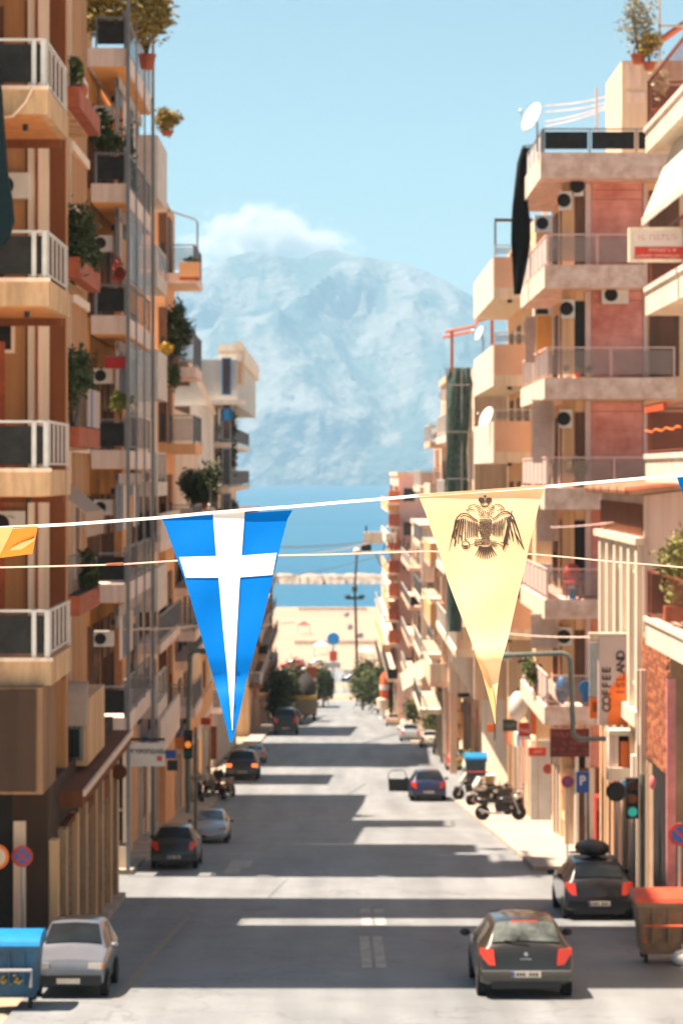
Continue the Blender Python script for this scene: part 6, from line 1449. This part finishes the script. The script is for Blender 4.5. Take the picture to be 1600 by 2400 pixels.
tree('grey green tree in front of the red brick sign board, shaded side', 712, 236, gz(236) - .2, (.9, .8, .9), 1400, .18, L_MID, 93)
tree('largest green tree at the sunny side of the far junction', 885, 262, gz(262), (2.9, 1.8, 2.2), 5200, .22, leafmat('tree', (.10, .125, .04), (.03, .045, .015)), 94)
tree('smaller green tree left of the large one, over the dark truck', 850, 285, gz(285), (1.9, 1.5, 2.6), 3000, .22, L_MID, 95)
tree('pale green shrub under the striped awning', 1030, 175, gz(175), (1.5, .9, 1.0), 1500, .15, L_MID, 96)
tree('olive shrub beside the pole of the striped awning', 968, 200, gz(200), (.8, .8, 1.1), 1100, .15, L_MID, 97)
tree('dark green tree behind the closed parasol', 915, 245, gz(245), (1.6, 1.2, 1.6), 2400, .22, L_DARK, 99)
tree('dark round tree between the khaki truck and the far junction', 738, 278, gz(278), (1.3, 1.2, 2.5), 2600, .22, L_DARK, 103)
tree('dark leafy street tree leaning over the van like car', 648, 192, gz(192) + .1, (.9, 1.2, 2.0), 2400, .18, L_DARK, 104)
tree('grey green tree below the red parasol', 928, 292, gz(292), (1.7, 1.3, 2.4), 2600, .24, L_MID, 105)
tree('feathery tree beside the lamp mast', 862, 330, gz(330), (1.8, 1.3, 2.0), 2000, .26, L_MID, 100)
tree('dark shrub mass at the shaded kerb by the parked cars', 664, 215, gz(215) + .1, (1.3, 1.8, 2.1), 3400, .18, L_DARK, 101)
tree('low shrub at the foot of the narrow dark tower', 690, 300, gz(300), (1.2, 1.0, 1.0), 1200, .22, L_MID, 102)
tree('small lime green shrub next to the black parked car', 1092, 128, gz(128) + .1, (.45, .5, .55), 700, .1, L_LIME, 98)
# truck
Yk = Yg(1645); t = thing('truck', 'dark flatbed truck with orange lamps below the trees', 'truck', (px(858, Yk), Yk, gz(Yk)))
MB().box(px(832, Yk), px(885, Yk), Yk, Yk + 5, gz(Yk) + .6, gz(Yk) + 1.4).build('bed', M_BLACK, t); MB().box(px(834, Yk), px(883, Yk), Yk + 5.1, Yk + 7, gz(Yk) + .5, gz(Yk) + 2.9).build('cab', MATS['car_paint_red'], t)
MB().box(px(824, Yk), px(848, Yk), Yk + .3, Yk + 3, gz(Yk) + 1.42, gz(Yk) + 3.4).build('load', M_TARP, t); MB().box(px(826, Yk), px(847, Yk), Yk + .2, Yk + 3.1, gz(Yk) + 3.41, gz(Yk) + 3.9).build('load_cover', M_RED, t)
for q, r_ in ((846, .34), (858, .30), (872, .22)): MB().lathe([(r_, -.05), (r_, .03)], (px(q, Yk), Yk - .03, gz(Yk) + 1.55), 'y', 14).build('lamp', M_AMB if q != 872 else M_HEAD, t)
for q in (842, 855, 868, 878): MB().lathe([(.10, -.02), (.10, .01)], (px(q, Yk), Yk - .01, gz(Yk) + .8), 'y', 10).build('reflector', M_HEAD, t)
for q in (838, 879):
    for dy in (.8, 4.2): MB().lathe([(.45, -.15), (.45, .15)], (px(q, Yk), Yk + dy, gz(Yk) + .45), 'x', 14).build('wheel', M_TYRE, t)
# person
Yp = Yg(1641); X_ = px(777, Yp); z_ = gz(Yp)
pr = thing('person', 'person in blue jeans and a dark top crossing the far end of the street', 'person', (X_, Yp, z_))
def skin(name, verts, edges, radii, m, parent, sub=1):
    me = bpy.data.meshes.new(name); me.from_pydata(verts, edges, []); o = bpy.data.objects.new(name, me); scene.collection.objects.link(o)
    o.parent = parent; q = ORG[parent.name]; o.location = (-q[0], -q[1], -q[2]) if False else (0, 0, 0)
    sk = o.modifiers.new('skin', 'SKIN'); 
    for i, r_ in enumerate(radii): me.skin_vertices[0].data[i].radius = (r_, r_)
    me.skin_vertices[0].data[0].use_root = True
    if sub: ss = o.modifiers.new('sub', 'SUBSURF'); ss.levels = sub; ss.render_levels = sub
    me.materials.append(m); return o
M_JEAN = mat('blue_denim', (.03, .10, .20), .8); M_SKIN = mat('skin', (.50, .28, .18), .6, var=.05); M_TOP = mat('dark_jacket', (.03, .04, .05), .8)
jb = [(0, 0, .95), (.1, 0, .90), (.12, .12, .50), (.12, .02, .06), (.12, -.10, .04), (-.1, 0, .90), (-.12, -.10, .50), (-.12, -.28, .10), (-.12, -.38, .06),
      (0, .01, 1.15), (0, .02, 1.40), (.19, .02, 1.42), (.24, -.05, 1.15), (.22, -.18, .95), (.21, -.22, .87), (-.19, .02, 1.42), (-.24, .10, 1.15), (-.22, .16, .95), (-.21, .17, .87), (0, 0, 1.52), (0, -.01, 1.63), (0, -.02, 1.72)]
je = [(0, 1), (1, 2), (2, 3), (3, 4), (0, 5), (5, 6), (6, 7), (7, 8), (0, 9), (9, 10), (10, 11), (11, 12), (12, 13), (13, 14), (10, 15), (15, 16), (16, 17), (17, 18), (10, 19), (19, 20), (20, 21)]
jr = [.14, .10, .075, .05, .04, .10, .075, .05, .04, .13, .15, .07, .05, .04, .035, .07, .05, .04, .035, .05, .10, .07]
skin('body', jb, je, jr, M_SKIN, pr)
skin('jeans', [(a, b, c) for a, b, c in jb[:4] + [jb[5], jb[6], jb[7]]], [(0, 1), (1, 2), (2, 3), (0, 4), (4, 5), (5, 6)], [.17, .125, .095, .075, .125, .095, .075], M_JEAN, pr)
skin('jacket', [jb[9], jb[10], jb[11], jb[12], jb[13], jb[15], jb[16], jb[17], jb[0]], [(8, 0), (0, 1), (1, 2), (2, 3), (3, 4), (1, 5), (5, 6), (6, 7)], [.16, .18, .09, .07, .055, .09, .07, .055, .16], M_TOP, pr)
MB().ball((0, .01, 1.70), .105, .115, .10, 10, 6).build('hair', M_BLACK, pr, smooth=True) if False else None
hb = MB().ball((0, .015, 1.695), .108, .118, .105, 10, 6); ORG[pr.name] = (0, 0, 0); hb.build('hair', M_INK, pr, smooth=True)
# closed parasol, open red parasol, sign boards, blue round sign
Yq = Yg(1684); t = thing('parasol', 'closed orange parasol on a pale base at the sunny roadside', 'parasol', (px(898, Yq), Yq, gz(Yq)))
MB().lathe([(.42, 0), (.42, .12), (.10, .18), (.06, .5)], (px(898, Yq), Yq, gz(Yq)), 'z', 14).build('base', M_WHITE, t)
MB().lathe([(.05, .5), (.55, 1.0), (.60, 1.9), (.40, 2.0)], (px(896, Yq), Yq, gz(Yq)), 'z', 12).build('cover', M_CREAM, t, auto=40)
MB().lathe([(.30, 1.95), (.42, 2.2), (.46, 3.3), (.34, 4.1), (.12, 4.5)], (px(900, Yq), Yq, gz(Yq)), 'z', 12).build('canopy', mat('orange_red_canvas', (.80, .15, .05), .7), t, auto=40); MB().lathe([(.47, 2.8), (.48, 3.1), (.47, 3.3)], (px(900, Yq), Yq, gz(Yq)), 'z', 12).build('white_band', M_WHITE, t)
Yr = 300; t = thing('parasol', 'open red parasol above the trees at the sunny side', 'parasol', (px(930, Yr), Yr, gz(Yr)))
zc = pz(1520, Yr); V = [(px(930, Yr), Yr, zc + .9)] ; 
for k in range(8): a = 2 * math.pi * k / 8; V.append((px(930, Yr) + 1.5 * math.cos(a), Yr + 1.5 * math.sin(a), zc - .5 + .35 * math.cos(a)))
MB().add(V + [(x, y, z - .04) for x, y, z in V], [(0, k + 1, (k + 1) % 8 + 1) for k in range(8)] + [(9, (k + 1) % 8 + 10, k + 10) for k in range(8)]).build('canopy', cloth('red_canvas', (.62, .06, .04), .35), t)
MB().tube([(px(930, Yr), Yr, gz(Yr)), (px(930, Yr), Yr, zc + .85)], .05, 6).build('pole', M_STEEL, t)
Yv = 440; t = thing('traffic_sign', 'round bright blue sign on a red and white post out on the quay', 'traffic sign', (px(781, Yv), Yv, gz(Yv)), 'round traffic signs')
MB().lathe([(1.1, -.08), (1.15, 0), (1.1, .08)], (px(781, Yv), Yv, pz(1497, Yv)), 'y', 24).build('disc', mat('cyan_blue_sign', (.01, .30, .72), .4, var=.04), t)
MB().box(px(777, Yv), px(784, Yv), Yv + .1, Yv + .3, gz(Yv), pz(1512, Yv)).build('post', M_WHITE, t); fb('red_panel', t, MATS['bright_red_sign'], 772, 1526, 790, 1550, Yv, .1)
fb('plinth', t, M_CG, 765, 1552, 798, 1566, Yv - .2, 1.0)
Yo = 246; t = board('roadside_sign', 'orange red sign board standing among the dark bushes', 718, 1562, 742, 1588, Yo, mat('brick_red_board', (.46, .13, .06), .6, var=.2), .1); fb('lower_panel', t, M_CREAM, 718, 1589, 742, 1598, Yo, .1)
for q in (721, 738): fb('post', t, M_WOOD, q, 1598, q + 3, 1662, Yo + .03, .08)
# mast with crossarms
Ym = 385; t = thing('lamp_mast', 'tall dark lamp mast with crossarms in front of the sea', 'lamp post', (px(836, Ym), Ym, gz(Ym)))
MB().tube([(px(838, Ym), Ym, gz(Ym)), (px(833, Ym), Ym, pz(1430, Ym)), (px(831, Ym), Ym, pz(1380, Ym)), (px(836, Ym), Ym, pz(1300, Ym))], .24, 8, r1=.16).build('mast', M_BLACK, t)
fb('crossarm', t, M_BLACK, 810, 1399, 852, 1405, Ym - .1, .3)
for q in (814, 848): MB().ball((px(q, Ym), Ym, pz(1398, Ym)), .55, .3, .28, 10, 6).build('lamp_head', M_BLACK, t, smooth=True)
MB().ball((px(831, Ym), Ym, pz(1380, Ym)), .45, .4, .7, 10, 6).build('joint', M_BLACK, t, smooth=True)
for (a, b) in ((812, 1440), (820, 1470), (845, 1490)): MB().ball((px(a, Ym), Ym, pz(b, Ym)), .5, .3, .5, 8, 5).build('floodlight', M_STEEL, t)
# cable bracket with pale box reaching out from the pink block
Yx = 225; t = thing('cable_bracket', 'steel cable bracket with a pale box jutting over the street from the pink block', 'bracket', (px(985, Yx), Yx, pz(1296, Yx)))
MB().tube([(px(828, Yx), Yx, pz(1297, Yx)), (px(945, Yx), Yx, pz(1292, Yx)), (px(1000, Yx), Yx + .5, pz(1290, Yx))], .10, 6).build('arm', M_CW, t)
fb('box', t, M_CREAM, 852, 1247, 896, 1275, Yx, .8); fb('antenna', t, M_BLACK, 856, 1232, 860, 1246, Yx + .2, .15); fb('clamp', t, M_BLACK, 846, 1276, 870, 1292, Yx, .3)
MB().ball((px(836, Yx), Yx, pz(1291, Yx)), .35, .3, .28, 10, 6).build('lamp_head', M_CREAM, t, smooth=True)
MB().tube([(px(880 + 35 * k / 8, Yx), Yx - .1, pz(1296 + 32 * math.sin(math.pi * k / 8), Yx)) for k in range(9)], .07, 5).build('cable_loop', M_RAILG, t)
for k in range(7): MB().tube([(px(898 + k * 9, Yx), Yx, pz(1292, Yx)), (px(902 + k * 9, Yx), Yx, pz(1272 - (k % 3) * 6, Yx))], .06, 5).build('insulator', M_BLACK, t)
fb('transformer', t, M_CREAM, 904, 1250, 928, 1272, Yx, .6)

# overhead cables
CG_ = 'overhead cables'
def cable(label, a, b, r_, m, sag=.25, name='cable'):
    P0, P1 = Vector(a), Vector(b); pts = []
    for k in range(13): f = k / 12; p = P0.lerp(P1, f); p.z -= sag * 4 * f * (1 - f); pts.append(tuple(p))
    o = MB().tube(pts, r_, 5).build(name, m); return tag(o, label, 'cable', CG_)
def pc(x, y, Y): return (px(x, Y), Y, pz(y, Y))
cable('grey cable crossing the sea view above the pale one', pc(560, 1280, 150), pc(865, 1268, 225), .055, M_RAILG)
cable('pale cable dipping across the sea view to the bracket lamp', pc(560, 1302, 150), pc(860, 1274, 225), .06, M_CW, .4)
cable('thin dark cable crossing low in front of the breakwater', pc(640, 1356, 200), pc(930, 1290, 226), .035, M_RAILG)
cable('thin pale cable behind the blue pennant at the height of its lower third', pc(310, 1472, 76), pc(690, 1458, 120), .028, M_CW, .1)
cable('pale cable from the gridded block to the slender block above the shops', pc(290, 1475, 62.5), pc(480, 1464, 80), .022, M_CW, .05)
cable('pale rose cable running along the rose shutter block above its fifth balcony', pc(1290, 1236, 71.5), pc(1500, 1214, 55), .018, M_ROSEF, .05)
cable('thin pale cable running to the coffee sign top', pc(1180, 1484, 76), pc(1402, 1493, 57), .02, M_BF, .05)
cable('dark cable across the lower storeys of the brown block', pc(20, 1210, 46.5), pc(300, 1215, 61.5), .012, M_RAILG, .2)
# ------------------------------------------------------------------ bunting in focus across the street
YF = 6.45
def wav(x, y, seed):   # gentle folds of a hanging cloth, metres towards or away from the camera
    return (.0028 * math.sin(x * .034 + y * .010 + seed) + .0035 * math.sin(x * .011 - y * .016 + seed * 2) + .0012 * math.sin(y * .045 + seed * 3 + x * .02)) + .020 * math.exp(-((y - 1592 + (x - 540) * .12 * math.sin(seed)) / 26) ** 2) * math.sin(seed * 1.7 + 1.0) + .005 * math.exp(-((y - 1660 - (x - 560) * .3) / 12) ** 2)
def flag_pt(x, y, ytop, seed, tilt, lift=0.0):
    f = max(0.0, min(1.0, (y - ytop) / 90.0))
    Yv = YF - tilt * (y - ytop) / 1000.0 + wav(x, y, seed) * f - lift
    return (px(x, Yv), Yv, pz(y, Yv))
def sheet(name, rows, m, parent, ytop, seed, tilt, lift=0.0, nx=14, thick=.0012):
    """rows = [(y, xleft, xright)] densified; a thin two-sided cloth"""
    R_ = []
    for (a, b) in zip(rows, rows[1:]):
        k = max(1, int((b[0] - a[0]) / 14))
        for q in range(k): f = q / k; R_.append(tuple(a[i] + (b[i] - a[i]) * f for i in range(len(a))))
    R_.append(rows[-1])
    V = []; 
    for r_ in R_:
        yl = r_[0]; yr_ = r_[3] if len(r_) > 3 else yl
        for k in range(nx + 1):
            f = k / nx; V.append(flag_pt(r_[1] + (r_[2] - r_[1]) * f, yl + (yr_ - yl) * f, ytop, seed, tilt, lift))
    n_ = len(V); V += [(x, y + thick, z) for x, y, z in V]; F_ = []
    nr = len(R_)
    for i in range(nr - 1):
        for k in range(nx):
            a = i * (nx + 1) + k; F_ += [(a, a + nx + 1, a + nx + 2, a + 1), (a + n_, a + 1 + n_, a + nx + 2 + n_, a + nx + 1 + n_)]
        for k in (0, nx):
            a = i * (nx + 1) + k; b = a + nx + 1; F_.append((a, b, b + n_, a + n_) if k == nx else (a, a + n_, b + n_, b))
    o = MB().add(V, F_).build(name, m, parent)
    for p in o.data.polygons: p.use_smooth = True
    o.data.set_sharp_from_angle(angle=R(50)); return o
ROPE = [(-60, 1243), (0, 1237), (80, 1233), (160, 1229), (270, 1221), (377, 1213), (470, 1204), (562, 1196), (686, 1187), (800, 1177), (900, 1169), (985, 1161), (1100, 1153), (1190, 1147), (1270, 1141), (1400, 1130), (1500, 1121), (1600, 1111), (1680, 1104)]
rp = thing('bunting_tape', 'long white tape carrying the pennants across the street', 'bunting tape', (px(800, YF), YF, pz(1177, YF)))
mb = MB(); V = []
for (x, y) in ROPE: V += [(px(x, YF), YF + .001, pz(y - 3.4, YF)), (px(x, YF), YF - .007, pz(y + 3.4, YF)), (px(x, YF), YF + .003, pz(y + 3.4, YF)), (px(x, YF), YF + .009, pz(y - 3.4, YF))]
F_ = []
for i in range(len(ROPE) - 1):
    for j in range(4): F_.append((i * 4 + j, i * 4 + (j + 1) % 4, (i + 1) * 4 + (j + 1) % 4, (i + 1) * 4 + j))
mb.add(V, F_).build('tape', cloth('white_tape', (.80, .77, .72), .25), rp)
PG = 'pennants on the bunting'
BL = cloth('blue_pennant_cloth', (.0, .20, .68), .25, rough=.6, var=.04, scale=9); WH = cloth('white_pennant_cloth', (.88, .84, .80), .2, rough=.6, var=.03)
YE = cloth('yellow_pennant_cloth', (.93, .66, .38), .15, rough=.6, var=.04, scale=9); OR = cloth('orange_pennant_cloth', (.88, .33, .06), .25, rough=.4, var=.05); ORL = cloth('orange_highlight_cloth', (.92, .58, .27), .25)  # the paler orange stands in for bright highlights on the folded pennant
zx = lambda a: 340 + a / 3.795; zy = lambda b: 1150 + b / 3.795
T1, S1_ = .44, .6
p1 = thing('pennant', 'blue triangular pennant with a white cross', 'pennant', (px(540, YF), YF, pz(1204, YF)), PG)
L_ = [(150, 245, 172), (172, 285, 0), (200, 370, 0), (270, 560, 0), (318, 680, 0), (355, 800, 0), (470, 1180, 0), (590, 1600, 0), (690, 1960, 0), (752, 2238, 0)]
left = [(245, 146), (275, 168), (370, 200), (560, 268), (680, 312), (800, 357), (1180, 468), (1600, 590), (1960, 690), (2238, 755)]
right = [(172, 1312), (240, 1270), (480, 1206), (720, 1150), (1180, 1042), (1690, 902), (2000, 836), (2242, 776)]
def at_(tab, y):
    if y <= tab[0][0]: return tab[0][1]
    for (a, va), (b, vb) in zip(tab, tab[1:]):
        if y <= b: return va + (vb - va) * (y - a) / (b - a)
    return tab[-1][1]
rows = []
for k in range(27):
    f = k / 26; yl = 245 + (2238 - 245) * f; yr_ = 172 + (2242 - 172) * f
    rows.append((zy(yl), zx(at_(left, yl)), zx(at_(right, yr_)), zy(yr_)))
sheet('cloth', rows, BL, p1, 1204, S1_, T1, 0, 22)
cl_ = [(215, 604), (580, 632), (780, 654), (1200, 690), (1700, 740), (2130, 774)]; cr_ = [(200, 886), (580, 860), (770, 845), (1300, 815), (1750, 795), (2132, 780)]
rows = []
for k in range(25):
    f = k / 24; yl = 205 + (2130 - 205) * f; yr_ = 178 + (2132 - 178) * f
    rows.append((zy(yl), zx(at_(cl_, yl)), zx(at_(cr_, yr_)), zy(yr_)))
sheet('cross_upright', rows, WH, p1, 1204, S1_, T1, .0022, 6)
rows = []
for k in range(6):
    f = k / 5; yl = 590 + (775 - 590) * f; yr_ = 581 + (774 - 581) * f; xl_ = 303 + (362 - 303) * f; xr_ = 633 + (653 - 633) * f
    rows.append((zy(yl), zx(xl_), zx(xr_ - 1), zy(yr_)))
sheet('cross_arm', rows, WH, p1, 1204, S1_, T1, .0022, 8)
rows = []
for k in range(6):
    f = k / 5; yl = 577 + (771 - 577) * f; yr_ = 553 + (749 - 553) * f; xl_ = 860 + (845 - 860) * f; xr_ = 1172 + (1135 - 1172) * f
    rows.append((zy(yl), zx(xl_ + 1), zx(xr_), zy(yr_)))
sheet('cross_arm', rows, WH, p1, 1204, S1_, T1, .0022, 8)
# yellow pennant with the double-headed eagle
yx = lambda a: 940 + a / 3.795; yy = lambda b: 1100 + b / 3.795
T2, S2_ = .40, 2.3
p2_ = thing('pennant', 'pale yellow triangular pennant printed with a dark double headed eagle', 'pennant', (px(1125, YF), YF, pz(1152, YF)), PG)
left = [(237, 153), (400, 220), (600, 285), (760, 345), (1000, 415), (1250, 510), (1500, 610), (1800, 720), (2050, 785), (2262, 832)]
right = [(148, 1275), (300, 1225), (480, 1185), (700, 1130), (870, 1100), (1100, 1040), (1500, 950), (1750, 880), (2000, 848), (2262, 838)]
rows = []
for k in range(28):
    f = k / 27; yl = 237 + (2262 - 237) * f; yr_ = 148 + (2262 - 148) * f
    rows.append((yy(yl), yx(at_(left, yl)), yx(at_(right, yr_)), yy(yr_)))
sheet('cloth', rows, YE, p2_, 1152, S2_, T2, 0, 22)
sheet('curled_edge', [(yy(1640), yx(652), yx(662)), (yy(1800), yx(713), yx(760)), (yy(1960), yx(757), yx(815)), (yy(2100), yx(796), yx(833)), (yy(2250), yx(830), yx(836))], cloth('warm_yellow_cloth', (.90, .55, .24), .2), p2_, 1152, S2_, T2, .004, 6)
# hem folded over the tape
hem = [(1139 + 22 - 24 + 0, 0, 0)]
rows = [(yy(222), yx(150), yx(1276), yy(138)), (yy(246), yx(156), yx(1272), yy(158))]
sheet('hem', rows, YE, p2_, 1152, S2_, 0, .006, 16)
# eagle: flat print, drawn in its own 1400 x 1300 grid (zoomed print) and laid 1.5 mm proud of the cloth
ex = lambda a: 1040 + a / 7.467; ey = lambda b: 1140 + b / 7.467
M_PR = mat('eagle_print_brown', (.050, .026, .016), .7, var=.1)
ink = MB()
def EP(a, b, k=0): return flag_pt(ex(a), ey(b), 1152, S2_, T2, .0016 + k * .0001)
def poly(pts):
    o = len(ink.v); ink.v += [EP(a, b) for a, b in pts]; ink.f.append(tuple(range(o, o + len(pts))))
def stroke(pts, w0, w1=None, taper=True):
    w1 = (w0 if w1 is None else w1) * 1.22; w0 *= 1.22; n = len(pts)
    Lf, Rt = [], []
    for i, (a, b) in enumerate(pts):
        p, q = pts[max(i - 1, 0)], pts[min(i + 1, n - 1)]; dx, dy = q[0] - p[0], q[1] - p[1]; d = math.hypot(dx, dy) or 1
        w_ = (w0 + (w1 - w0) * i / (n - 1)) / 2; nx, ny = -dy / d * w_, dx / d * w_
        Lf.append((a + nx, b + ny)); Rt.append((a - nx, b - ny))
    for i in range(n - 1): poly([Lf[i], Lf[i + 1], Rt[i + 1], Rt[i]])
def mir(pts): return pts
# crown
poly([(598, 232), (610, 205), (640, 196), (680, 200), (700, 215), (704, 270), (690, 300), (645, 296), (612, 265)])
poly([(838, 232), (826, 205), (796, 196), (756, 200), (736, 215), (730, 270), (745, 300), (792, 296), (824, 265)])
stroke([(640, 300), (655, 335), (710, 345), (770, 335), (792, 300)], 12); stroke([(655, 350), (715, 357), (775, 348)], 10); stroke([(716, 150), (716, 200)], 12); stroke([(695, 172), (738, 172)], 12)
stroke([(712, 200), (716, 300)], 9)
# heads
stroke([(548, 318), (500, 322), (450, 335), (428, 362), (440, 395), (490, 412), (540, 415)], 11); stroke([(440, 398), (410, 405), (385, 425), (400, 432), (432, 420)], 10); stroke([(450, 362), (490, 372)], 7)
stroke([(885, 318), (930, 312), (985, 322), (1015, 350), (1045, 375), (1050, 410), (1020, 398), (980, 385)], 11); stroke([(985, 395), (1010, 415), (960, 412), (915, 420)], 10); stroke([(940, 350), (985, 345)], 7)
# neck feathers
rgp = random.Random(2)
def scales(quad, nu, nv, w_, h_, prob=1.0):
    (a, b, c, d) = quad
    for i in range(nu):
        for j in range(nv):
            if rgp.random() > prob: continue
            u = (i + .5 + (.25 if j % 2 else -.25)) / nu; v = (j + .5) / nv
            x = (a[0] * (1 - u) + b[0] * u) * (1 - v) + (d[0] * (1 - u) + c[0] * u) * v; y = (a[1] * (1 - u) + b[1] * u) * (1 - v) + (d[1] * (1 - u) + c[1] * u) * v
            ww, hh = w_ * rgp.uniform(.8, 1.25), h_ * rgp.uniform(.8, 1.25); s = rgp.choice((-1, 1)) * .35
            poly([(x - ww, y + s * hh), (x, y - hh), (x + ww, y - s * hh), (x, y + hh)])
scales([(545, 330), (600, 320), (735, 445), (620, 560)], 3, 6, 15, 13)
scales([(840, 330), (890, 330), (830, 560), (720, 445)], 3, 6, 15, 13)
scales([(640, 450), (810, 450), (800, 560), (650, 560)], 5, 3, 13, 14)
scales([(620, 570), (830, 570), (850, 760), (600, 760)], 7, 8, 15, 16); scales([(600, 760), (850, 760), (780, 920), (660, 920)], 8, 6, 14, 15)
for k in range(6): stroke([(640 + k * 38, 600), (610 + k * 36, 720), (660 + k * 26, 860)], 10, 6)
for k in range(5): stroke([(612, 640 + k * 48), (700, 660 + k * 46), (830, 640 + k * 44)], 9)
# wings: shoulder arcs and long feathers
stroke([(195, 620), (235, 540), (290, 485), (360, 472), (430, 490), (500, 545), (590, 600)], 20, 12); stroke([(280, 530), (340, 508), (420, 530), (470, 560), (530, 600), (585, 620)], 11)
stroke([(1225, 570), (1190, 500), (1120, 445), (1060, 435), (990, 460), (920, 520), (845, 575)], 20, 12); stroke([(1140, 485), (1080, 480), (1000, 490), (950, 520), (905, 565), (850, 600)], 11)
fl = [(205, 600, 85, 1140), (235, 590, 130, 890), (265, 580, 175, 1055), (300, 570, 240, 1010), (335, 565, 300, 960), (370, 565, 365, 830), (410, 580, 405, 905), (440, 600, 440, 900), (470, 605, 475, 895), (500, 615, 505, 890), (530, 625, 535, 880), (560, 640, 560, 880), (585, 650, 585, 890)]
for (a, b, c, d) in fl: stroke([(a, b), (a + (c - a) * .35 + 4, b + (d - b) * .35), (a + (c - a) * .7 - 3, b + (d - b) * .7), (c, d)], 24 if a < 350 else 15, 10 if a > 230 else 5)
stroke([(180, 760), (165, 870), (205, 950), (180, 1050)], 34, 10); stroke([(270, 860), (310, 880), (305, 960)], 26, 8); stroke([(225, 740), (215, 840)], 40, 26)
fr_ = [(1225, 580, 1395, 1100), (1195, 570, 1320, 850), (1170, 560, 1300, 1020), (1120, 530, 1210, 965), (1090, 535, 1150, 930), (1060, 540, 1045, 760), (1020, 560, 1020, 880), (990, 580, 990, 870), (960, 595, 965, 880), (930, 610, 940, 880), (900, 620, 910, 880), (875, 635, 880, 870), (855, 650, 855, 860)]
for (a, b, c, d) in fr_: stroke([(a, b), (a + (c - a) * .35 + 4, b + (d - b) * .35), (a + (c - a) * .7 - 3, b + (d - b) * .7), (c, d)], 22 if a > 1070 else 16, 8)
stroke([(1250, 840), (1330, 980), (1390, 1098)], 26, 5); stroke([(1180, 780), (1200, 900)], 26, 12)
# sword and orb
stroke([(1185, 405), (1165, 520)], 8, 14); stroke([(1160, 520), (1120, 700), (1095, 860), (1065, 1000)], 34, 62); stroke([(1065, 1000), (1030, 1115)], 36, 12); stroke([(985, 980), (1130, 1020)], 12); stroke([(920, 990), (1000, 1025), (1030, 1060)], 12)
for k in range(20):
    a0, a1 = 2 * math.pi * k / 20, 2 * math.pi * (k + 1) / 20; stroke([(378 + 66 * math.cos(a0), 1025 + 70 * math.sin(a0)), (378 + 66 * math.cos(a1), 1025 + 70 * math.sin(a1))], 13)
poly([(325, 1030), (430, 1030), (410, 1065), (378, 1078), (345, 1062)]); stroke([(375, 800), (365, 870), (375, 955)], 11); stroke([(345, 925), (405, 925)], 9); stroke([(450, 1025), (520, 1005), (560, 950)], 10)
# legs and tail
scales([(540, 920), (660, 920), (610, 1060), (530, 1040)], 5, 5, 13, 13); scales([(790, 930), (930, 960), (920, 1070), (800, 1040)], 5, 5, 12, 12); scales([(640, 920), (800, 920), (790, 1030), (640, 1030)], 6, 5, 13, 14)
for k in range(10):
    f = k / 9; xa = 635 + 175 * f; xb = 545 + 375 * f; yb = 1180 + 95 * math.sin(math.pi * (.12 + f * .76))
    stroke([(xa, 1040 + 25 * math.sin(math.pi * f)), ((xa + xb) / 2, (1050 + yb) / 2), (xb, yb)], 26, 8)
    stroke([(xa, 1060), ((xa * .7 + xb * .3), 1110)], 24, 14)
ink.build('eagle_print', M_PR, p2_)
# orange pennant folded over at the frame's edge and the blue one just entering
p3_ = thing('pennant', 'orange pennant folded back on itself by the wind', 'pennant', (px(20, YF), YF, pz(1236, YF)), PG)
sheet('cloth', [(1237, -70, 89, 1233), (1262, -60, 84, 1262), (1297, -50, 76, 1298), (1310, -45, -2, 1308)], OR, p3_, 1237, 4.0, -.9, .004, 12)
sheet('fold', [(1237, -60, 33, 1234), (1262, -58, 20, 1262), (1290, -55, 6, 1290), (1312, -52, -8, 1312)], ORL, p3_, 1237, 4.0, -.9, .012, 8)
sheet('painted_sheen', [(1260, 84, 86, 1252), (1272, 50, 80, 1268), (1284, 28, 60, 1282), (1290, 25, 50, 1288)], ORL, p3_, 1237, 4.0, -.9, .010, 6)  # pale piece paints a sheen on the folded cloth
p4_ = thing('pennant', 'blue pennant corner just entering beyond the white tape end', 'pennant', (px(1600, YF), YF, pz(1115, YF)), PG)
sheet('cloth', [(1119, 1585, 1880, 1092), (1250, 1630, 1835, 1240), (1600, 1725, 1765, 1600)], BL, p4_, 1119, 1.4, .1, 0, 10)
# second, farther cord
YG2 = 7.6
c2_ = thing('bunting_rope', 'second pale cord a little farther off, passing behind the pennants', 'cord', (px(700, YG2), YG2, pz(1310, YG2)))
pts = [(-50, 1332), (0, 1330), (130, 1327), (280, 1323), (415, 1314), (640, 1302), (760, 1300), (1000, 1292), (1237, 1298), (1330, 1306), (1440, 1317), (1520, 1323), (1600, 1330), (1660, 1334)]
MB().tube([(px(a, YG2), YG2, pz(b, YG2)) for a, b in pts], .0030, 6).build('cord', cloth('pale_cord', (.74, .62, .52), .2), c2_)
MB().tube([(px(250 + 40 * k, YG2), YG2 - .004, pz(1323 - k * 2.4, YG2)) for k in range(2)], .0048, 6).build('knot', M_TERRA, c2_)
